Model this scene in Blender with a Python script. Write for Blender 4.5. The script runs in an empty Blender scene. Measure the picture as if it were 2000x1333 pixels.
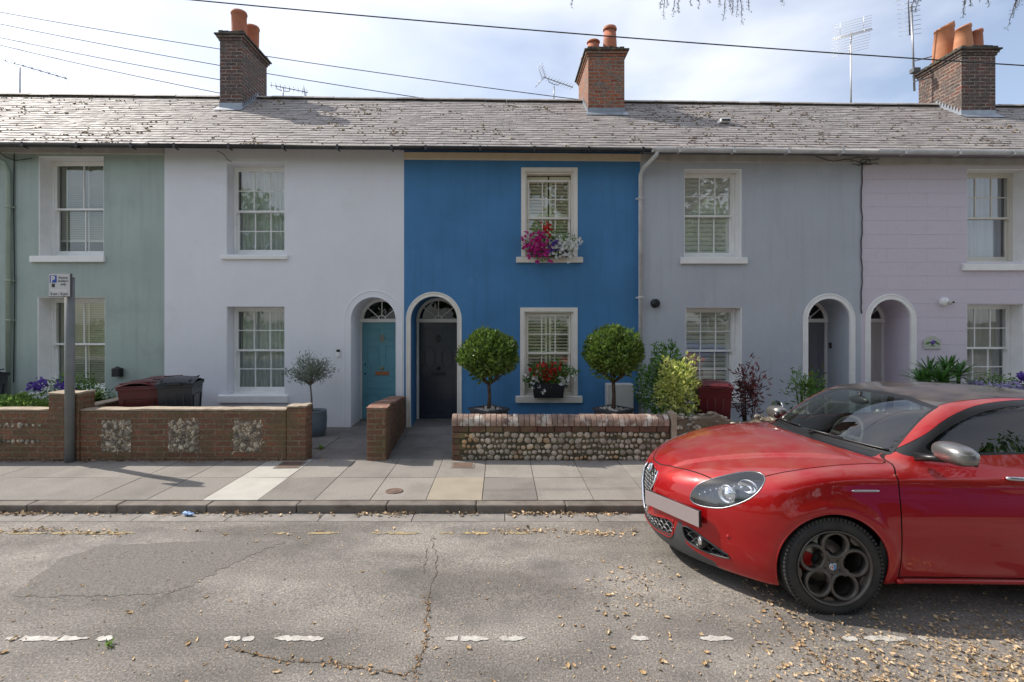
import bpy, math, random
import numpy as np
from mathutils import Vector, Matrix
from mathutils.geometry import tessellate_polygon
random.seed(7); rng = np.random.default_rng(7)
PI = math.pi
S = bpy.context.scene
# ------------------------------------------------------------------ camera
cd = bpy.data.cameras.new('camera'); cam = bpy.data.objects.new('camera', cd)
S.collection.objects.link(cam); S.camera = cam
cam.location = (0, 0, 1.90); cam.rotation_euler = (math.radians(90), 0, 0)
cd.sensor_width = 36; cd.lens = 16.2; cd.shift_x = 0.010; cd.shift_y = -0.0202
cd.clip_start = 0.05; cd.clip_end = 3000
# ------------------------------------------------------------------ light
SUN = Vector((-0.92, 0.335, 1.0)).normalized()
sd = bpy.data.lights.new('sun', 'SUN'); sd.energy = 4.1; sd.angle = math.radians(0.55); sd.color = (1, 0.93, 0.83)
sun = bpy.data.objects.new('sun', sd); S.collection.objects.link(sun)
sun.location = (-10, 5, 20); sun.rotation_euler = SUN.to_track_quat('Z', 'Y').to_euler()
W = bpy.data.worlds.new('World'); S.world = W; W.use_nodes = True
nt = W.node_tree; nt.nodes.clear()
sky = nt.nodes.new('ShaderNodeTexSky'); sky.sky_type = 'NISHITA'; sky.sun_disc = False
sky.sun_elevation = math.asin(SUN.z); sky.sun_rotation = math.atan2(SUN.x, SUN.y)
sky.air_density = 1.0; sky.dust_density = 1.6; sky.ozone_density = 1.2
tc = nt.nodes.new('ShaderNodeTexCoord'); mp = nt.nodes.new('ShaderNodeMapping')
mp.inputs['Scale'].default_value = (1.3, 1.3, 3.4); mp.inputs['Rotation'].default_value = (0, 0.25, 0.3)
nz = nt.nodes.new('ShaderNodeTexNoise'); nz.inputs['Scale'].default_value = 1.5; nz.inputs['Detail'].default_value = 5
nz.inputs['Roughness'].default_value = 0.48; nz.inputs['Distortion'].default_value = 0.35
cr = nt.nodes.new('ShaderNodeValToRGB'); cr.color_ramp.elements[0].position = 0.34; cr.color_ramp.elements[1].position = 0.72
cr.color_ramp.elements[0].color = (0.16, 0.16, 0.16, 1); cr.color_ramp.elements[1].color = (0.95, 0.95, 0.95, 1)
mxs = nt.nodes.new('ShaderNodeMix'); mxs.data_type = 'RGBA'
mxs.inputs['B'].default_value = (6.3, 6.45, 6.95, 1)
bg = nt.nodes.new('ShaderNodeBackground'); bg.inputs['Strength'].default_value = 0.15
wo = nt.nodes.new('ShaderNodeOutputWorld')
L = nt.links.new
L(tc.outputs['Generated'], mp.inputs['Vector']); L(mp.outputs[0], nz.inputs['Vector']); L(nz.outputs['Fac'], cr.inputs[0])
L(cr.outputs[0], mxs.inputs['Factor']); L(sky.outputs[0], mxs.inputs['A']); L(mxs.outputs['Result'], bg.inputs[0]); L(bg.outputs[0], wo.inputs[0])
S.view_settings.view_transform = 'Standard'; S.view_settings.look = 'None'
S.view_settings.exposure = 0.38; S.view_settings.gamma = 1.0
S.cycles.use_denoising = True
S.cycles.max_bounces = 8; S.cycles.transparent_max_bounces = 16
S.cycles.sample_clamp_indirect = 6.0
# ------------------------------------------------------------------ materials
MATS = {}
def rgba(c): return (c[0], c[1], c[2], 1)
def mat(name, c, rough=0.6, metal=0.0, c2=None, ns=3.0, nd=6, lo=0.35, hi=0.65, bump=0.0, bs=60.0, bd=0.01,
        island=0.0, coat=0.0, spec=0.5, coord='Object', c3=None, ns3=1.0, lo3=0.45, hi3=0.6, stretch=None, trans=0.0, rvar=0.0, bump2=0.0, bs2=4.0, streak=None):
    m = bpy.data.materials.new(name); m.use_nodes = True; t = m.node_tree; N = t.nodes; K = t.links.new
    b = N['Principled BSDF']; b.inputs['Roughness'].default_value = rough; b.inputs['Metallic'].default_value = metal
    b.inputs['Coat Weight'].default_value = coat; b.inputs['Coat Roughness'].default_value = 0.03
    b.inputs['Specular IOR Level'].default_value = spec
    b.inputs['Base Color'].default_value = rgba(c)
    co = N.new('ShaderNodeTexCoord'); vec = co.outputs[coord]
    if stretch:
        q = N.new('ShaderNodeMapping'); q.inputs['Scale'].default_value = stretch; K(vec, q.inputs[0]); vec = q.outputs[0]
    cur = None
    def noise(scale, det, lo, hi):
        n = N.new('ShaderNodeTexNoise'); n.inputs['Scale'].default_value = scale; n.inputs['Detail'].default_value = det
        n.inputs['Roughness'].default_value = 0.6; K(vec, n.inputs['Vector'])
        r = N.new('ShaderNodeMapRange'); r.inputs['From Min'].default_value = lo; r.inputs['From Max'].default_value = hi
        K(n.outputs['Fac'], r.inputs['Value']); return n, r.outputs[0]
    def mix(a, bcol, f):
        x = N.new('ShaderNodeMix'); x.data_type = 'RGBA'
        if isinstance(a, tuple): x.inputs['A'].default_value = rgba(a)
        else: K(a, x.inputs['A'])
        x.inputs['B'].default_value = rgba(bcol); K(f, x.inputs['Factor']); return x.outputs['Result']
    if c2 is not None:
        n, f = noise(ns, nd, lo, hi); cur = mix(c, c2, f)
    if c3 is not None:
        n, f = noise(ns3, 8, lo3, hi3); cur = mix(cur if cur is not None else c, c3, f)
    if streak is not None:   # rain streaks: tall thin noise
        q = N.new('ShaderNodeMapping'); q.inputs['Scale'].default_value = (5.5, 5.5, 0.35); K(co.outputs[coord], q.inputs[0])
        n = N.new('ShaderNodeTexNoise'); n.inputs['Scale'].default_value = 1.6; n.inputs['Detail'].default_value = 7; n.inputs['Roughness'].default_value = 0.65; K(q.outputs[0], n.inputs['Vector'])
        r = N.new('ShaderNodeMapRange'); r.inputs['From Min'].default_value = 0.50; r.inputs['From Max'].default_value = 0.78; r.inputs['To Max'].default_value = 0.75; K(n.outputs['Fac'], r.inputs['Value'])
        cur = mix(cur if cur is not None else c, streak, r.outputs[0])
    if island:
        g = N.new('ShaderNodeNewGeometry'); r = N.new('ShaderNodeMapRange')
        r.inputs['To Min'].default_value = 1 - island; r.inputs['To Max'].default_value = 1 + island
        K(g.outputs['Random Per Island'], r.inputs['Value'])
        v = N.new('ShaderNodeVectorMath'); v.operation = 'SCALE'
        if cur is None: v.inputs[0].default_value = c
        else: K(cur, v.inputs[0])
        K(r.outputs[0], v.inputs['Scale']); cur = v.outputs[0]
    if cur is not None: K(cur, b.inputs['Base Color'])
    if rvar:
        n, f = noise(ns * 2.3, 5, 0.3, 0.7); r = N.new('ShaderNodeMapRange')
        r.inputs['To Min'].default_value = max(0, rough - rvar); r.inputs['To Max'].default_value = min(1, rough + rvar)
        K(f, r.inputs['Value']); K(r.outputs[0], b.inputs['Roughness'])
    if bump:
        n = N.new('ShaderNodeTexNoise'); n.inputs['Scale'].default_value = bs; n.inputs['Detail'].default_value = 6; K(vec, n.inputs['Vector'])
        u = N.new('ShaderNodeBump'); u.inputs['Strength'].default_value = bump; u.inputs['Distance'].default_value = bd
        K(n.outputs['Fac'], u.inputs['Height']); last = u
        if bump2:
            n2 = N.new('ShaderNodeTexNoise'); n2.inputs['Scale'].default_value = bs2; n2.inputs['Detail'].default_value = 3; K(vec, n2.inputs['Vector'])
            u2 = N.new('ShaderNodeBump'); u2.inputs['Strength'].default_value = bump2; u2.inputs['Distance'].default_value = 0.03
            K(n2.outputs['Fac'], u2.inputs['Height']); K(u.outputs[0], u2.inputs['Normal']); last = u2
        K(last.outputs[0], b.inputs['Normal'])
    if trans:
        tr = N.new('ShaderNodeBsdfTranslucent'); ms = N.new('ShaderNodeMixShader'); ms.inputs[0].default_value = trans
        if cur is not None: K(cur, tr.inputs['Color'])
        else: tr.inputs['Color'].default_value = rgba(c)
        o = N['Material Output']; K(b.outputs[0], ms.inputs[1]); K(tr.outputs[0], ms.inputs[2]); K(ms.outputs[0], o.inputs[0])
    MATS[name] = m; return m
def brick_mat(name, c1, c2, mortar, bw=0.225, rh=0.075, ms=0.009, dirt=(0.05, 0.045, 0.03), dlo=0.5, dhi=0.75, moss=None, off=0.5, seedscale=1.0, mlo=0.52, mhi=0.68, fine=(0.6, 1.45)):
    m = bpy.data.materials.new(name); m.use_nodes = True; t = m.node_tree; N = t.nodes; K = t.links.new
    b = N['Principled BSDF']; b.inputs['Roughness'].default_value = 0.85; b.inputs['Specular IOR Level'].default_value = 0.25
    uv = N.new('ShaderNodeTexCoord')
    wz = N.new('ShaderNodeTexNoise'); wz.inputs['Scale'].default_value = 9.0; wz.inputs['Detail'].default_value = 3; K(uv.outputs['UV'], wz.inputs['Vector'])
    wv = N.new('ShaderNodeVectorMath'); wv.operation = 'MULTIPLY_ADD'; wv.inputs[1].default_value = (0.012, 0.012, 0); K(wz.outputs['Color'], wv.inputs[0]); K(uv.outputs['UV'], wv.inputs[2])
    br = N.new('ShaderNodeTexBrick'); br.inputs['Scale'].default_value = 1.0; br.inputs['Brick Width'].default_value = bw; br.inputs['Row Height'].default_value = rh
    br.inputs['Mortar Size'].default_value = ms; br.inputs['Mortar Smooth'].default_value = 0.25; br.inputs['Bias'].default_value = -0.1; br.offset = off
    br.inputs['Color1'].default_value = rgba(c1); br.inputs['Color2'].default_value = rgba(c2); br.inputs['Mortar'].default_value = rgba(mortar)
    K(wv.outputs[0], br.inputs['Vector'])
    n = N.new('ShaderNodeTexNoise'); n.inputs['Scale'].default_value = 5.0 * seedscale; n.inputs['Detail'].default_value = 9; n.inputs['Roughness'].default_value = 0.7; K(uv.outputs['Object'], n.inputs['Vector'])
    r = N.new('ShaderNodeMapRange'); r.inputs['From Min'].default_value = dlo; r.inputs['From Max'].default_value = dhi; K(n.outputs['Fac'], r.inputs['Value'])
    x = N.new('ShaderNodeMix'); x.data_type = 'RGBA'; K(br.outputs['Color'], x.inputs['A']); x.inputs['B'].default_value = rgba(dirt); K(r.outputs[0], x.inputs['Factor'])
    cur = x.outputs['Result']
    n3 = N.new('ShaderNodeTexNoise'); n3.inputs['Scale'].default_value = 38.0; n3.inputs['Detail'].default_value = 5; K(uv.outputs['Object'], n3.inputs['Vector'])
    r3 = N.new('ShaderNodeMapRange'); r3.inputs['From Min'].default_value = 0.3; r3.inputs['From Max'].default_value = 0.7; r3.inputs['To Min'].default_value = fine[0]; r3.inputs['To Max'].default_value = fine[1]; K(n3.outputs['Fac'], r3.inputs['Value'])
    v = N.new('ShaderNodeVectorMath'); v.operation = 'SCALE'; K(cur, v.inputs[0]); K(r3.outputs[0], v.inputs['Scale']); cur = v.outputs[0]
    if moss is not None:
        n2 = N.new('ShaderNodeTexNoise'); n2.inputs['Scale'].default_value = 3.1; n2.inputs['Detail'].default_value = 10; K(uv.outputs['Object'], n2.inputs['Vector'])
        r2 = N.new('ShaderNodeMapRange'); r2.inputs['From Min'].default_value = mlo; r2.inputs['From Max'].default_value = mhi; r2.inputs['To Max'].default_value = 0.55; K(n2.outputs['Fac'], r2.inputs['Value'])
        x2 = N.new('ShaderNodeMix'); x2.data_type = 'RGBA'; K(cur, x2.inputs['A']); x2.inputs['B'].default_value = rgba(moss); K(r2.outputs[0], x2.inputs['Factor']); cur = x2.outputs['Result']
    K(cur, b.inputs['Base Color'])
    a = N.new('ShaderNodeMath'); a.operation = 'MULTIPLY_ADD'; a.inputs[1].default_value = -1.0; K(br.outputs['Fac'], a.inputs[0]); K(n3.outputs['Fac'], a.inputs[2])
    u = N.new('ShaderNodeBump'); u.inputs['Strength'].default_value = 0.8; u.inputs['Distance'].default_value = 0.008; K(a.outputs[0], u.inputs['Height']); K(u.outputs[0], b.inputs['Normal'])
    MATS[name] = m; return m
def glass_mat(name, tint=(0.9, 0.95, 0.95), refl=0.10, power=0.5):
    m = bpy.data.materials.new(name); m.use_nodes = True; t = m.node_tree; N = t.nodes; K = t.links.new
    N.remove(N['Principled BSDF'])
    tr = N.new('ShaderNodeBsdfTransparent'); tr.inputs[0].default_value = rgba(tint)
    g = N.new('ShaderNodeBsdfGlossy'); g.inputs['Roughness'].default_value = 0.0; g.inputs[0].default_value = (1, 1, 1, 1)
    lw = N.new('ShaderNodeLayerWeight'); lw.inputs['Blend'].default_value = 0.5
    pw = N.new('ShaderNodeMath'); pw.operation = 'POWER'; pw.inputs[1].default_value = 4.5; K(lw.outputs['Facing'], pw.inputs[0])
    a = N.new('ShaderNodeMath'); a.operation = 'MULTIPLY_ADD'; a.inputs[1].default_value = 0.9; a.inputs[2].default_value = 0.04 + refl; a.use_clamp = True; K(pw.outputs[0], a.inputs[0])
    n = N.new('ShaderNodeTexNoise'); n.inputs['Scale'].default_value = 3.0; u = N.new('ShaderNodeBump'); u.inputs['Strength'].default_value = 0.05; u.inputs['Distance'].default_value = 0.02
    co = N.new('ShaderNodeTexCoord'); K(co.outputs['Object'], n.inputs['Vector']); K(n.outputs['Fac'], u.inputs['Height']); K(u.outputs[0], g.inputs['Normal'])
    ms = N.new('ShaderNodeMixShader'); K(a.outputs[0], ms.inputs[0]); K(tr.outputs[0], ms.inputs[1]); K(g.outputs[0], ms.inputs[2]); K(ms.outputs[0], N['Material Output'].inputs[0])
    MATS[name] = m; return m
# ------------------------------------------------------------------ mesh builder
YK = 1.0   # depth factor applied to the terrace, which was measured in units of the facade distance
class MB:
    def __init__(s): s.v = []; s.f = []; s.m = []; s.n = 0; s.sm = []
    def add(s, V, F, mi=0, smooth=False):
        o = s.n; s.v.extend([tuple(p) for p in V]); s.n += len(V)
        for f in F: s.f.append(tuple(i + o for i in f)); s.m.append(mi); s.sm.append(smooth)
    def box(s, x0, x1, y0, y1, z0, z1, mi=0, M=None):
        V = [(x0,y0,z0),(x1,y0,z0),(x1,y1,z0),(x0,y1,z0),(x0,y0,z1),(x1,y0,z1),(x1,y1,z1),(x0,y1,z1)]
        if M is not None: V = [tuple(M @ Vector(p)) for p in V]
        s.add(V, [(0,3,2,1),(4,5,6,7),(0,1,5,4),(1,2,6,5),(2,3,7,6),(3,0,4,7)], mi)
    def quad(s, a, b, c, d, mi=0): s.add([a, b, c, d], [(0,1,2,3)], mi)
    def prism(s, loop, y0, y1, mi=0, axis='y', M=None):
        n = len(loop)
        def P(u, w, t):
            return (u, t, w) if axis == 'y' else ((t, u, w) if axis == 'x' else (u, w, t))
        V = [P(u, w, y0) for u, w in loop] + [P(u, w, y1) for u, w in loop]
        if M is not None: V = [tuple(M @ Vector(p)) for p in V]
        F = [tuple(range(n)), tuple(reversed(range(n, 2 * n)))] + [(i, i + n, (i + 1) % n + n, (i + 1) % n) for i in range(n)]
        if axis == 'y': pass
        s.add(V, F, mi)
    def tube(s, pts, r, n=8, mi=0, closed=False, cap=True):
        pts = [Vector(p) for p in pts]; m = len(pts); rr = r if isinstance(r, (list, tuple)) else [r] * m
        V = []; up = None
        for i, p in enumerate(pts):
            if closed: d = pts[(i + 1) % m] - pts[i - 1]
            else: d = pts[min(i + 1, m - 1)] - pts[max(i - 1, 0)]
            if d.length < 1e-9: d = Vector((0, 0, 1))
            d.normalize()
            if up is None: up = Vector((0, 0, 1)) if abs(d.z) < 0.9 else Vector((1, 0, 0))
            a = d.cross(up)
            if a.length < 1e-6: a = d.orthogonal()
            a.normalize(); b = a.cross(d); up = b
            for k in range(n):
                t = 2 * PI * k / n; V.append(p + a * (math.cos(t) * rr[i]) + b * (math.sin(t) * rr[i]))
        F = []
        for i in range(m if closed else m - 1):
            j = (i + 1) % m
            for k in range(n): F.append((i * n + k, i * n + (k + 1) % n, j * n + (k + 1) % n, j * n + k))
        if cap and not closed: F.append(tuple(reversed(range(n)))); F.append(tuple(range((m - 1) * n, m * n)))
        s.add(V, F, mi, True)
    def lathe(s, prof, c=(0,0,0), n=24, mi=0, axis='z', smooth=True, sh=None, a0=0.0, a1=2*PI):
        V = []; c = Vector(c); full = abs(a1 - a0 - 2 * PI) < 1e-6; nn = n if full else n + 1
        for r, h in prof:
            for k in range(nn):
                t = a0 + (a1 - a0) * k / n; x, y = r * math.cos(t), r * math.sin(t)
                p = (x, y, h) if axis == 'z' else ((x, h, y) if axis == 'y' else (h, x, y))
                V.append(c + Vector(p))
        F = []
        for i in range(len(prof) - 1):
            for k in range(n if full else n):
                k2 = (k + 1) % nn
                F.append((i * nn + k, i * nn + k2, (i + 1) * nn + k2, (i + 1) * nn + k))
        s.add(V, F, mi, smooth)
    def blob(s, c, r, mi=0, seg=8, rings=5, jit=0.0, M=None):
        V = []; F = []; rx, ry, rz = (r, r, r) if not isinstance(r, (tuple, list)) else r
        for i in range(rings + 1):
            ph = PI * i / rings
            for k in range(seg):
                t = 2 * PI * k / seg; q = 1 + jit * (random.random() - 0.5)
                p = Vector((rx * math.sin(ph) * math.cos(t) * q, ry * math.sin(ph) * math.sin(t) * q, rz * math.cos(ph) * q))
                if M is not None: p = M @ p
                V.append((c[0] + p[0], c[1] + p[1], c[2] + p[2]))
        for i in range(rings):
            for k in range(seg):
                F.append((i * seg + k, (i + 1) * seg + k, (i + 1) * seg + (k + 1) % seg, i * seg + (k + 1) % seg))
        s.add(V, F, mi, True)
    def leaves(s, P, D, size, asp=0.42, mi=0, fold=0.25, jit=0.35, nrm=None):
        # P points, D pointing directions (tip), folded four-point leaves
        P = np.asarray(P, float); n = len(P)
        if n == 0: return
        D = np.asarray(D, float); D /= np.linalg.norm(D, axis=1)[:, None] + 1e-9
        R = rng.normal(size=(n, 3)) if nrm is None else np.asarray(nrm, float) + 0.5 * rng.normal(size=(n, 3))
        A = np.cross(D, R); A /= np.linalg.norm(A, axis=1)[:, None] + 1e-9
        U = np.cross(A, D)
        z = size * (1 + jit * (rng.random(n) * 2 - 1)); z = z[:, None]
        mid = P + D * z * 0.5 
        v0 = P; v1 = mid + A * z * asp * 0.5 + U * z * fold * asp; v2 = P + D * z - U * z * 0.10; v3 = mid - A * z * asp * 0.5 + U * z * fold * asp
        V = np.stack([v0, v1, v2, v3], 1).reshape(-1, 3)
        F = [(4*i, 4*i+1, 4*i+2) for i in range(n)] + [(4*i, 4*i+2, 4*i+3) for i in range(n)]
        s.add(V.tolist(), F, mi, False)
    def build(s, name, mats, parent=None, bevel=0.0, smooth_angle=None):
        me = bpy.data.meshes.new(name); off = Vector((0, 0, 0))
        if parent is not None:
            r = parent
            while r.parent is not None: r = r.parent
            if not r.get('local'): off = r.location.copy()
        V = np.array(s.v, float).reshape(-1, 3)
        if YK != 1.0 and not (parent is not None and r.get('local')): V[:, 1] *= YK
        UVsrc = V.copy(); V = V - np.array(off)[None]
        me.from_pydata(V.tolist(), [], s.f); me.update()
        if not isinstance(mats, (list, tuple)): mats = [mats]
        for q in mats: me.materials.append(q)
        me.polygons.foreach_set('material_index', s.m); me.polygons.foreach_set('use_smooth', s.sm)
        npoly = len(me.polygons); nr = np.zeros(npoly * 3); me.polygons.foreach_get('normal', nr); nr = nr.reshape(-1, 3)
        tot = np.zeros(npoly, int); me.polygons.foreach_get('loop_total', tot); li = np.zeros(len(me.loops), int); me.loops.foreach_get('vertex_index', li)
        ax = np.argmax(np.abs(nr) + np.array([0.0, 0.01, 0.005]), axis=1); axl = np.repeat(ax, tot); P = UVsrc[li]
        uv = np.where((axl == 0)[:, None], P[:, [1, 2]], np.where((axl == 1)[:, None], P[:, [0, 2]], P[:, [0, 1]]))
        lay = me.uv_layers.new(name='UVMap'); lay.data.foreach_set('uv', uv.ravel())
        o = bpy.data.objects.new(name, me); S.collection.objects.link(o)
        if parent is not None: o.parent = parent
        if bevel:
            b = o.modifiers.new('bevel', 'BEVEL'); b.width = bevel; b.segments = 2; b.limit_method = 'ANGLE'; b.angle_limit = math.radians(35); b.harden_normals = False
        return o
def thing(name, label, cat, loc=(0,0,0), group=None, rot=0.0, local=False):
    o = bpy.data.objects.new(name, None); S.collection.objects.link(o); o.location = (loc[0], loc[1] * YK, loc[2]); o.rotation_euler = (0, 0, rot)
    o.empty_display_size = 0.2; tag(o, label, cat, group)
    if local or rot: o['local'] = 1
    return o
def tag(o, label, cat=None, group=None, kind=None):
    if label: o['label'] = label
    if cat: o['category'] = cat
    if group: o['group'] = group
    if kind: o['kind'] = kind
    return o
def structure(o): o['kind'] = 'structure'; return o
def clone(root, label=None, loc=None, rot=None):
    c = root.copy(); S.collection.objects.link(c)
    for ch in root.children:
        k = ch.copy(); S.collection.objects.link(k); k.parent = c
        for g in ch.children:
            j = g.copy(); S.collection.objects.link(j); j.parent = k
    if label: c['label'] = label
    if loc is not None: c.location = loc
    if rot is not None: c.rotation_euler = (0, 0, rot)
    return c
def text_mb(mb, txt, size, x, z, y, mi=0, align='LEFT', bold=0.0):
    cu = bpy.data.curves.new('t', 'FONT'); cu.body = txt; cu.size = size; cu.align_x = align; cu.offset = bold; cu.resolution_u = 3
    o = bpy.data.objects.new('t', cu); S.collection.objects.link(o); bpy.context.view_layer.update()
    me = bpy.data.meshes.new_from_object(o.evaluated_get(bpy.context.evaluated_depsgraph_get()))
    V = [(x + v.co.x, y, z + v.co.y) for v in me.vertices]; F = [tuple(p.vertices) for p in me.polygons]
    mb.add(V, F, mi); bpy.data.objects.remove(o); bpy.data.curves.remove(cu); bpy.data.meshes.remove(me)
FP = 900.0
def PX(px, d): return (px - 980) / FP * d
def PZ(py, d): return 1.9 - (py - 626) / FP * d
# ------------------------------------------------------------------ material library
white_wall = mat('white_stucco', (0.80, 0.81, 0.86), 0.8, c2=(0.76, 0.765, 0.80), ns=0.9, c3=(0.71, 0.71, 0.73), ns3=2.2, lo3=0.55, hi3=0.85, bump=0.35, bs=45, bd=0.012, bump2=0.35, bs2=2.2, streak=(0.76, 0.76, 0.80))
blue_wall = mat('blue_stucco', (0.064, 0.222, 0.455), 0.75, c2=(0.052, 0.182, 0.375), ns=1.1, c3=(0.14, 0.28, 0.47), ns3=1.6, lo3=0.62, hi3=0.80, bump=0.4, bs=38, bd=0.012, bump2=0.4, bs2=2.4, streak=(0.050, 0.165, 0.32))
grey_wall = mat('grey_stucco', (0.49, 0.525, 0.575), 0.8, c2=(0.44, 0.47, 0.52), ns=0.8, c3=(0.57, 0.59, 0.63), ns3=1.9, lo3=0.6, hi3=0.85, bump=0.4, bs=30, bd=0.014, bump2=0.4, bs2=2.0, streak=(0.40, 0.42, 0.45))
green_wall = mat('sage_stucco', (0.42, 0.50, 0.455), 0.8, c2=(0.35, 0.415, 0.39), ns=0.9, c3=(0.27, 0.30, 0.29), ns3=1.3, lo3=0.55, hi3=0.8, bump=0.35, bs=30, bd=0.012, bump2=0.4, bs2=2.0, streak=(0.29, 0.33, 0.31))
lav_wall = brick_mat('lavender_blockwork', (0.66, 0.60, 0.68), (0.65, 0.59, 0.67), (0.60, 0.55, 0.62), bw=0.72, rh=0.245, ms=0.002, dirt=(0.56, 0.52, 0.58), dlo=0.55, dhi=0.9, fine=(0.96, 1.05))
trim_white = mat('white_paint', (0.88, 0.88, 0.87), 0.35, c2=(0.82, 0.815, 0.80), ns=6, bump=0.08, bs=40, bd=0.004)
trim_cream = mat('cream_paint', (0.82, 0.69, 0.50), 0.4, c2=(0.74, 0.61, 0.43), ns=5, bump=0.08, bs=40, bd=0.004)
fascia_white = mat('weathered_white_paint', (0.55, 0.53, 0.50), 0.6, c2=(0.40, 0.38, 0.35), ns=4, nd=9, lo=0.4, hi=0.75, bump=0.2, bs=30, bd=0.006)
shutter_cream = mat('cream_shutter', (0.80, 0.76, 0.60), 0.4)
shutter_white = mat('pale_shutter', (0.84, 0.83, 0.80), 0.45, c2=(0.80, 0.79, 0.76), ns=5)
shutter_white.node_tree.nodes['Principled BSDF'].inputs['Emission Strength'].default_value = 0
curtain_m = mat('net_curtain', (0.74, 0.76, 0.73), 0.9, trans=0.2, c2=(0.62, 0.64, 0.61), ns=9, stretch=(3, 3, 0.5))
curtain_g = mat('grey_curtain', (0.50, 0.49, 0.50), 0.9, trans=0.25)
curtain_l = mat('lilac_curtain', (0.62, 0.62, 0.76), 0.9, trans=0.3)
room_m = mat('room_wall', (0.055, 0.06, 0.055), 0.9)
glass = glass_mat('window_glass', (0.95, 0.97, 0.96), 0.035)
glass_dark = glass_mat('fanlight_glass', (0.35, 0.37, 0.37), 0.0)
black_gut = mat('black_plastic', (0.018, 0.018, 0.02), 0.35, c2=(0.035, 0.035, 0.035), ns=8)
white_gut = mat('white_plastic', (0.66, 0.66, 0.66), 0.4, c2=(0.50, 0.50, 0.49), ns=5)
green_pipe = mat('green_pipe_paint', (0.36, 0.42, 0.34), 0.5, c2=(0.30, 0.36, 0.30), ns=5)
lead = mat('lead', (0.36, 0.40, 0.45), 0.45, metal=0.3, c2=(0.26, 0.29, 0.33), ns=6, bump=0.2, bs=20)
slate_m = mat('slate', (0.31, 0.285, 0.27), 0.72, c2=(0.23, 0.20, 0.195), ns=3.2, nd=10, lo=0.35, hi=0.7, c3=(0.46, 0.41, 0.34), ns3=14, lo3=0.52, hi3=0.80, island=0.17, bump=0.5, bs=55, bd=0.006, spec=0.5, rvar=0.12)
ridge_m = mat('ridge_tile', (0.40, 0.37, 0.33), 0.7, c2=(0.25, 0.23, 0.21), ns=4, island=0.25, bump=0.3, bs=30)
moss_dark = mat('brown_moss', (0.20, 0.14, 0.06), 0.95, c2=(0.32, 0.23, 0.09), ns=30, island=0.4)
moss_gold = mat('golden_lichen', (0.34, 0.20, 0.06), 0.95, c2=(0.20, 0.13, 0.05), ns=20, island=0.4)
brick_ch = brick_mat('chimney_brick', (0.17, 0.07, 0.05), (0.06, 0.048, 0.052), (0.27, 0.24, 0.20), dirt=(0.12, 0.10, 0.09), dlo=0.42, dhi=0.62, ms=0.012)
brick_ch2 = brick_mat('red_chimney_brick', (0.36, 0.12, 0.06), (0.20, 0.075, 0.05), (0.26, 0.22, 0.18), dirt=(0.21, 0.17, 0.14), dlo=0.47, dhi=0.62, ms=0.012)
brick_gw = brick_mat('garden_brick', (0.24, 0.105, 0.065), (0.13, 0.065, 0.045), (0.21, 0.165, 0.11), dirt=(0.15, 0.105, 0.065), dlo=0.44, dhi=0.68, moss=(0.105, 0.10, 0.045), mlo=0.50, mhi=0.70, ms=0.012, fine=(0.72, 1.3))
brick_loose = mat('old_brick', (0.30, 0.15, 0.10), 0.85, c2=(0.20, 0.11, 0.08), ns=10, c3=(0.42, 0.38, 0.34), ns3=7, lo3=0.55, hi3=0.66, island=0.38, bump=0.6, bs=50, bd=0.006)
cap_mortar = mat('coping_mortar', (0.42, 0.35, 0.27), 0.9, c2=(0.28, 0.22, 0.16), ns=9, bump=0.6, bs=35)
mortar_m = mat('flint_mortar', (0.165, 0.125, 0.08), 0.95, c2=(0.08, 0.085, 0.04), ns=4, c3=(0.06, 0.055, 0.04), ns3=9, bump=0.8, bs=50, bd=0.01)
flint_m = mat('cobble_flint', (0.50, 0.43, 0.33), 0.5, c2=(0.30, 0.26, 0.22), ns=14, c3=(0.42, 0.27, 0.14), ns3=4.5, lo3=0.55, hi3=0.62, island=0.36, bump=0.25, bs=60)
knap_m = mat('knapped_flint', (0.47, 0.41, 0.31), 0.6, c2=(0.14, 0.12, 0.10), ns=12, lo=0.42, hi=0.6, island=0.5, bump=0.5, bs=70)
terra = mat('terracotta', (0.44, 0.15, 0.075), 0.75, c2=(0.33, 0.11, 0.06), ns=6, c3=(0.15, 0.09, 0.07), ns3=4, lo3=0.58, hi3=0.75, bump=0.2, bs=30)
terra_o = mat('orange_terracotta', (0.50, 0.215, 0.10), 0.75, c2=(0.40, 0.155, 0.075), ns=5, c3=(0.12, 0.09, 0.07), ns3=3.5, lo3=0.60, hi3=0.74, bump=0.2, bs=30)
metal_ant = mat('aerial_metal', (0.30, 0.31, 0.33), 0.4, metal=0.7)
metal_wht = mat('pale_aerial', (0.7, 0.7, 0.7), 0.4, metal=0.3)
wire_m = mat('wire', (0.03, 0.03, 0.035), 0.6)
teal_door = mat('teal_paint', (0.125, 0.34, 0.42), 0.35, c2=(0.11, 0.30, 0.375), ns=4, bump=0.05, bs=20)
navy_door = mat('navy_paint', (0.034, 0.042, 0.058), 0.22)
grey_door = mat('slate_grey_paint', (0.17, 0.175, 0.205), 0.4)
cream_door = mat('pale_door_paint', (0.55, 0.52, 0.49), 0.4)
brass = mat('brass', (0.60, 0.36, 0.14), 0.35, metal=0.9)
copper = mat('copper_plate', (0.42, 0.17, 0.08), 0.45, metal=0.5)
iron = mat('black_iron', (0.015, 0.015, 0.016), 0.4)
mat_m = mat('coir_mat', (0.035, 0.03, 0.028), 0.95, bump=0.6, bs=120)
asphalt = None
leaf_tree = mat('glossy_leaf', (0.070, 0.135, 0.028), 0.28, c2=(0.21, 0.31, 0.06), ns=10, island=0.45, trans=0.25, spec=0.6)
leaf_olive = mat('olive_leaf', (0.17, 0.215, 0.16), 0.5, c2=(0.27, 0.31, 0.24), ns=6, island=0.4, trans=0.15)
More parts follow.
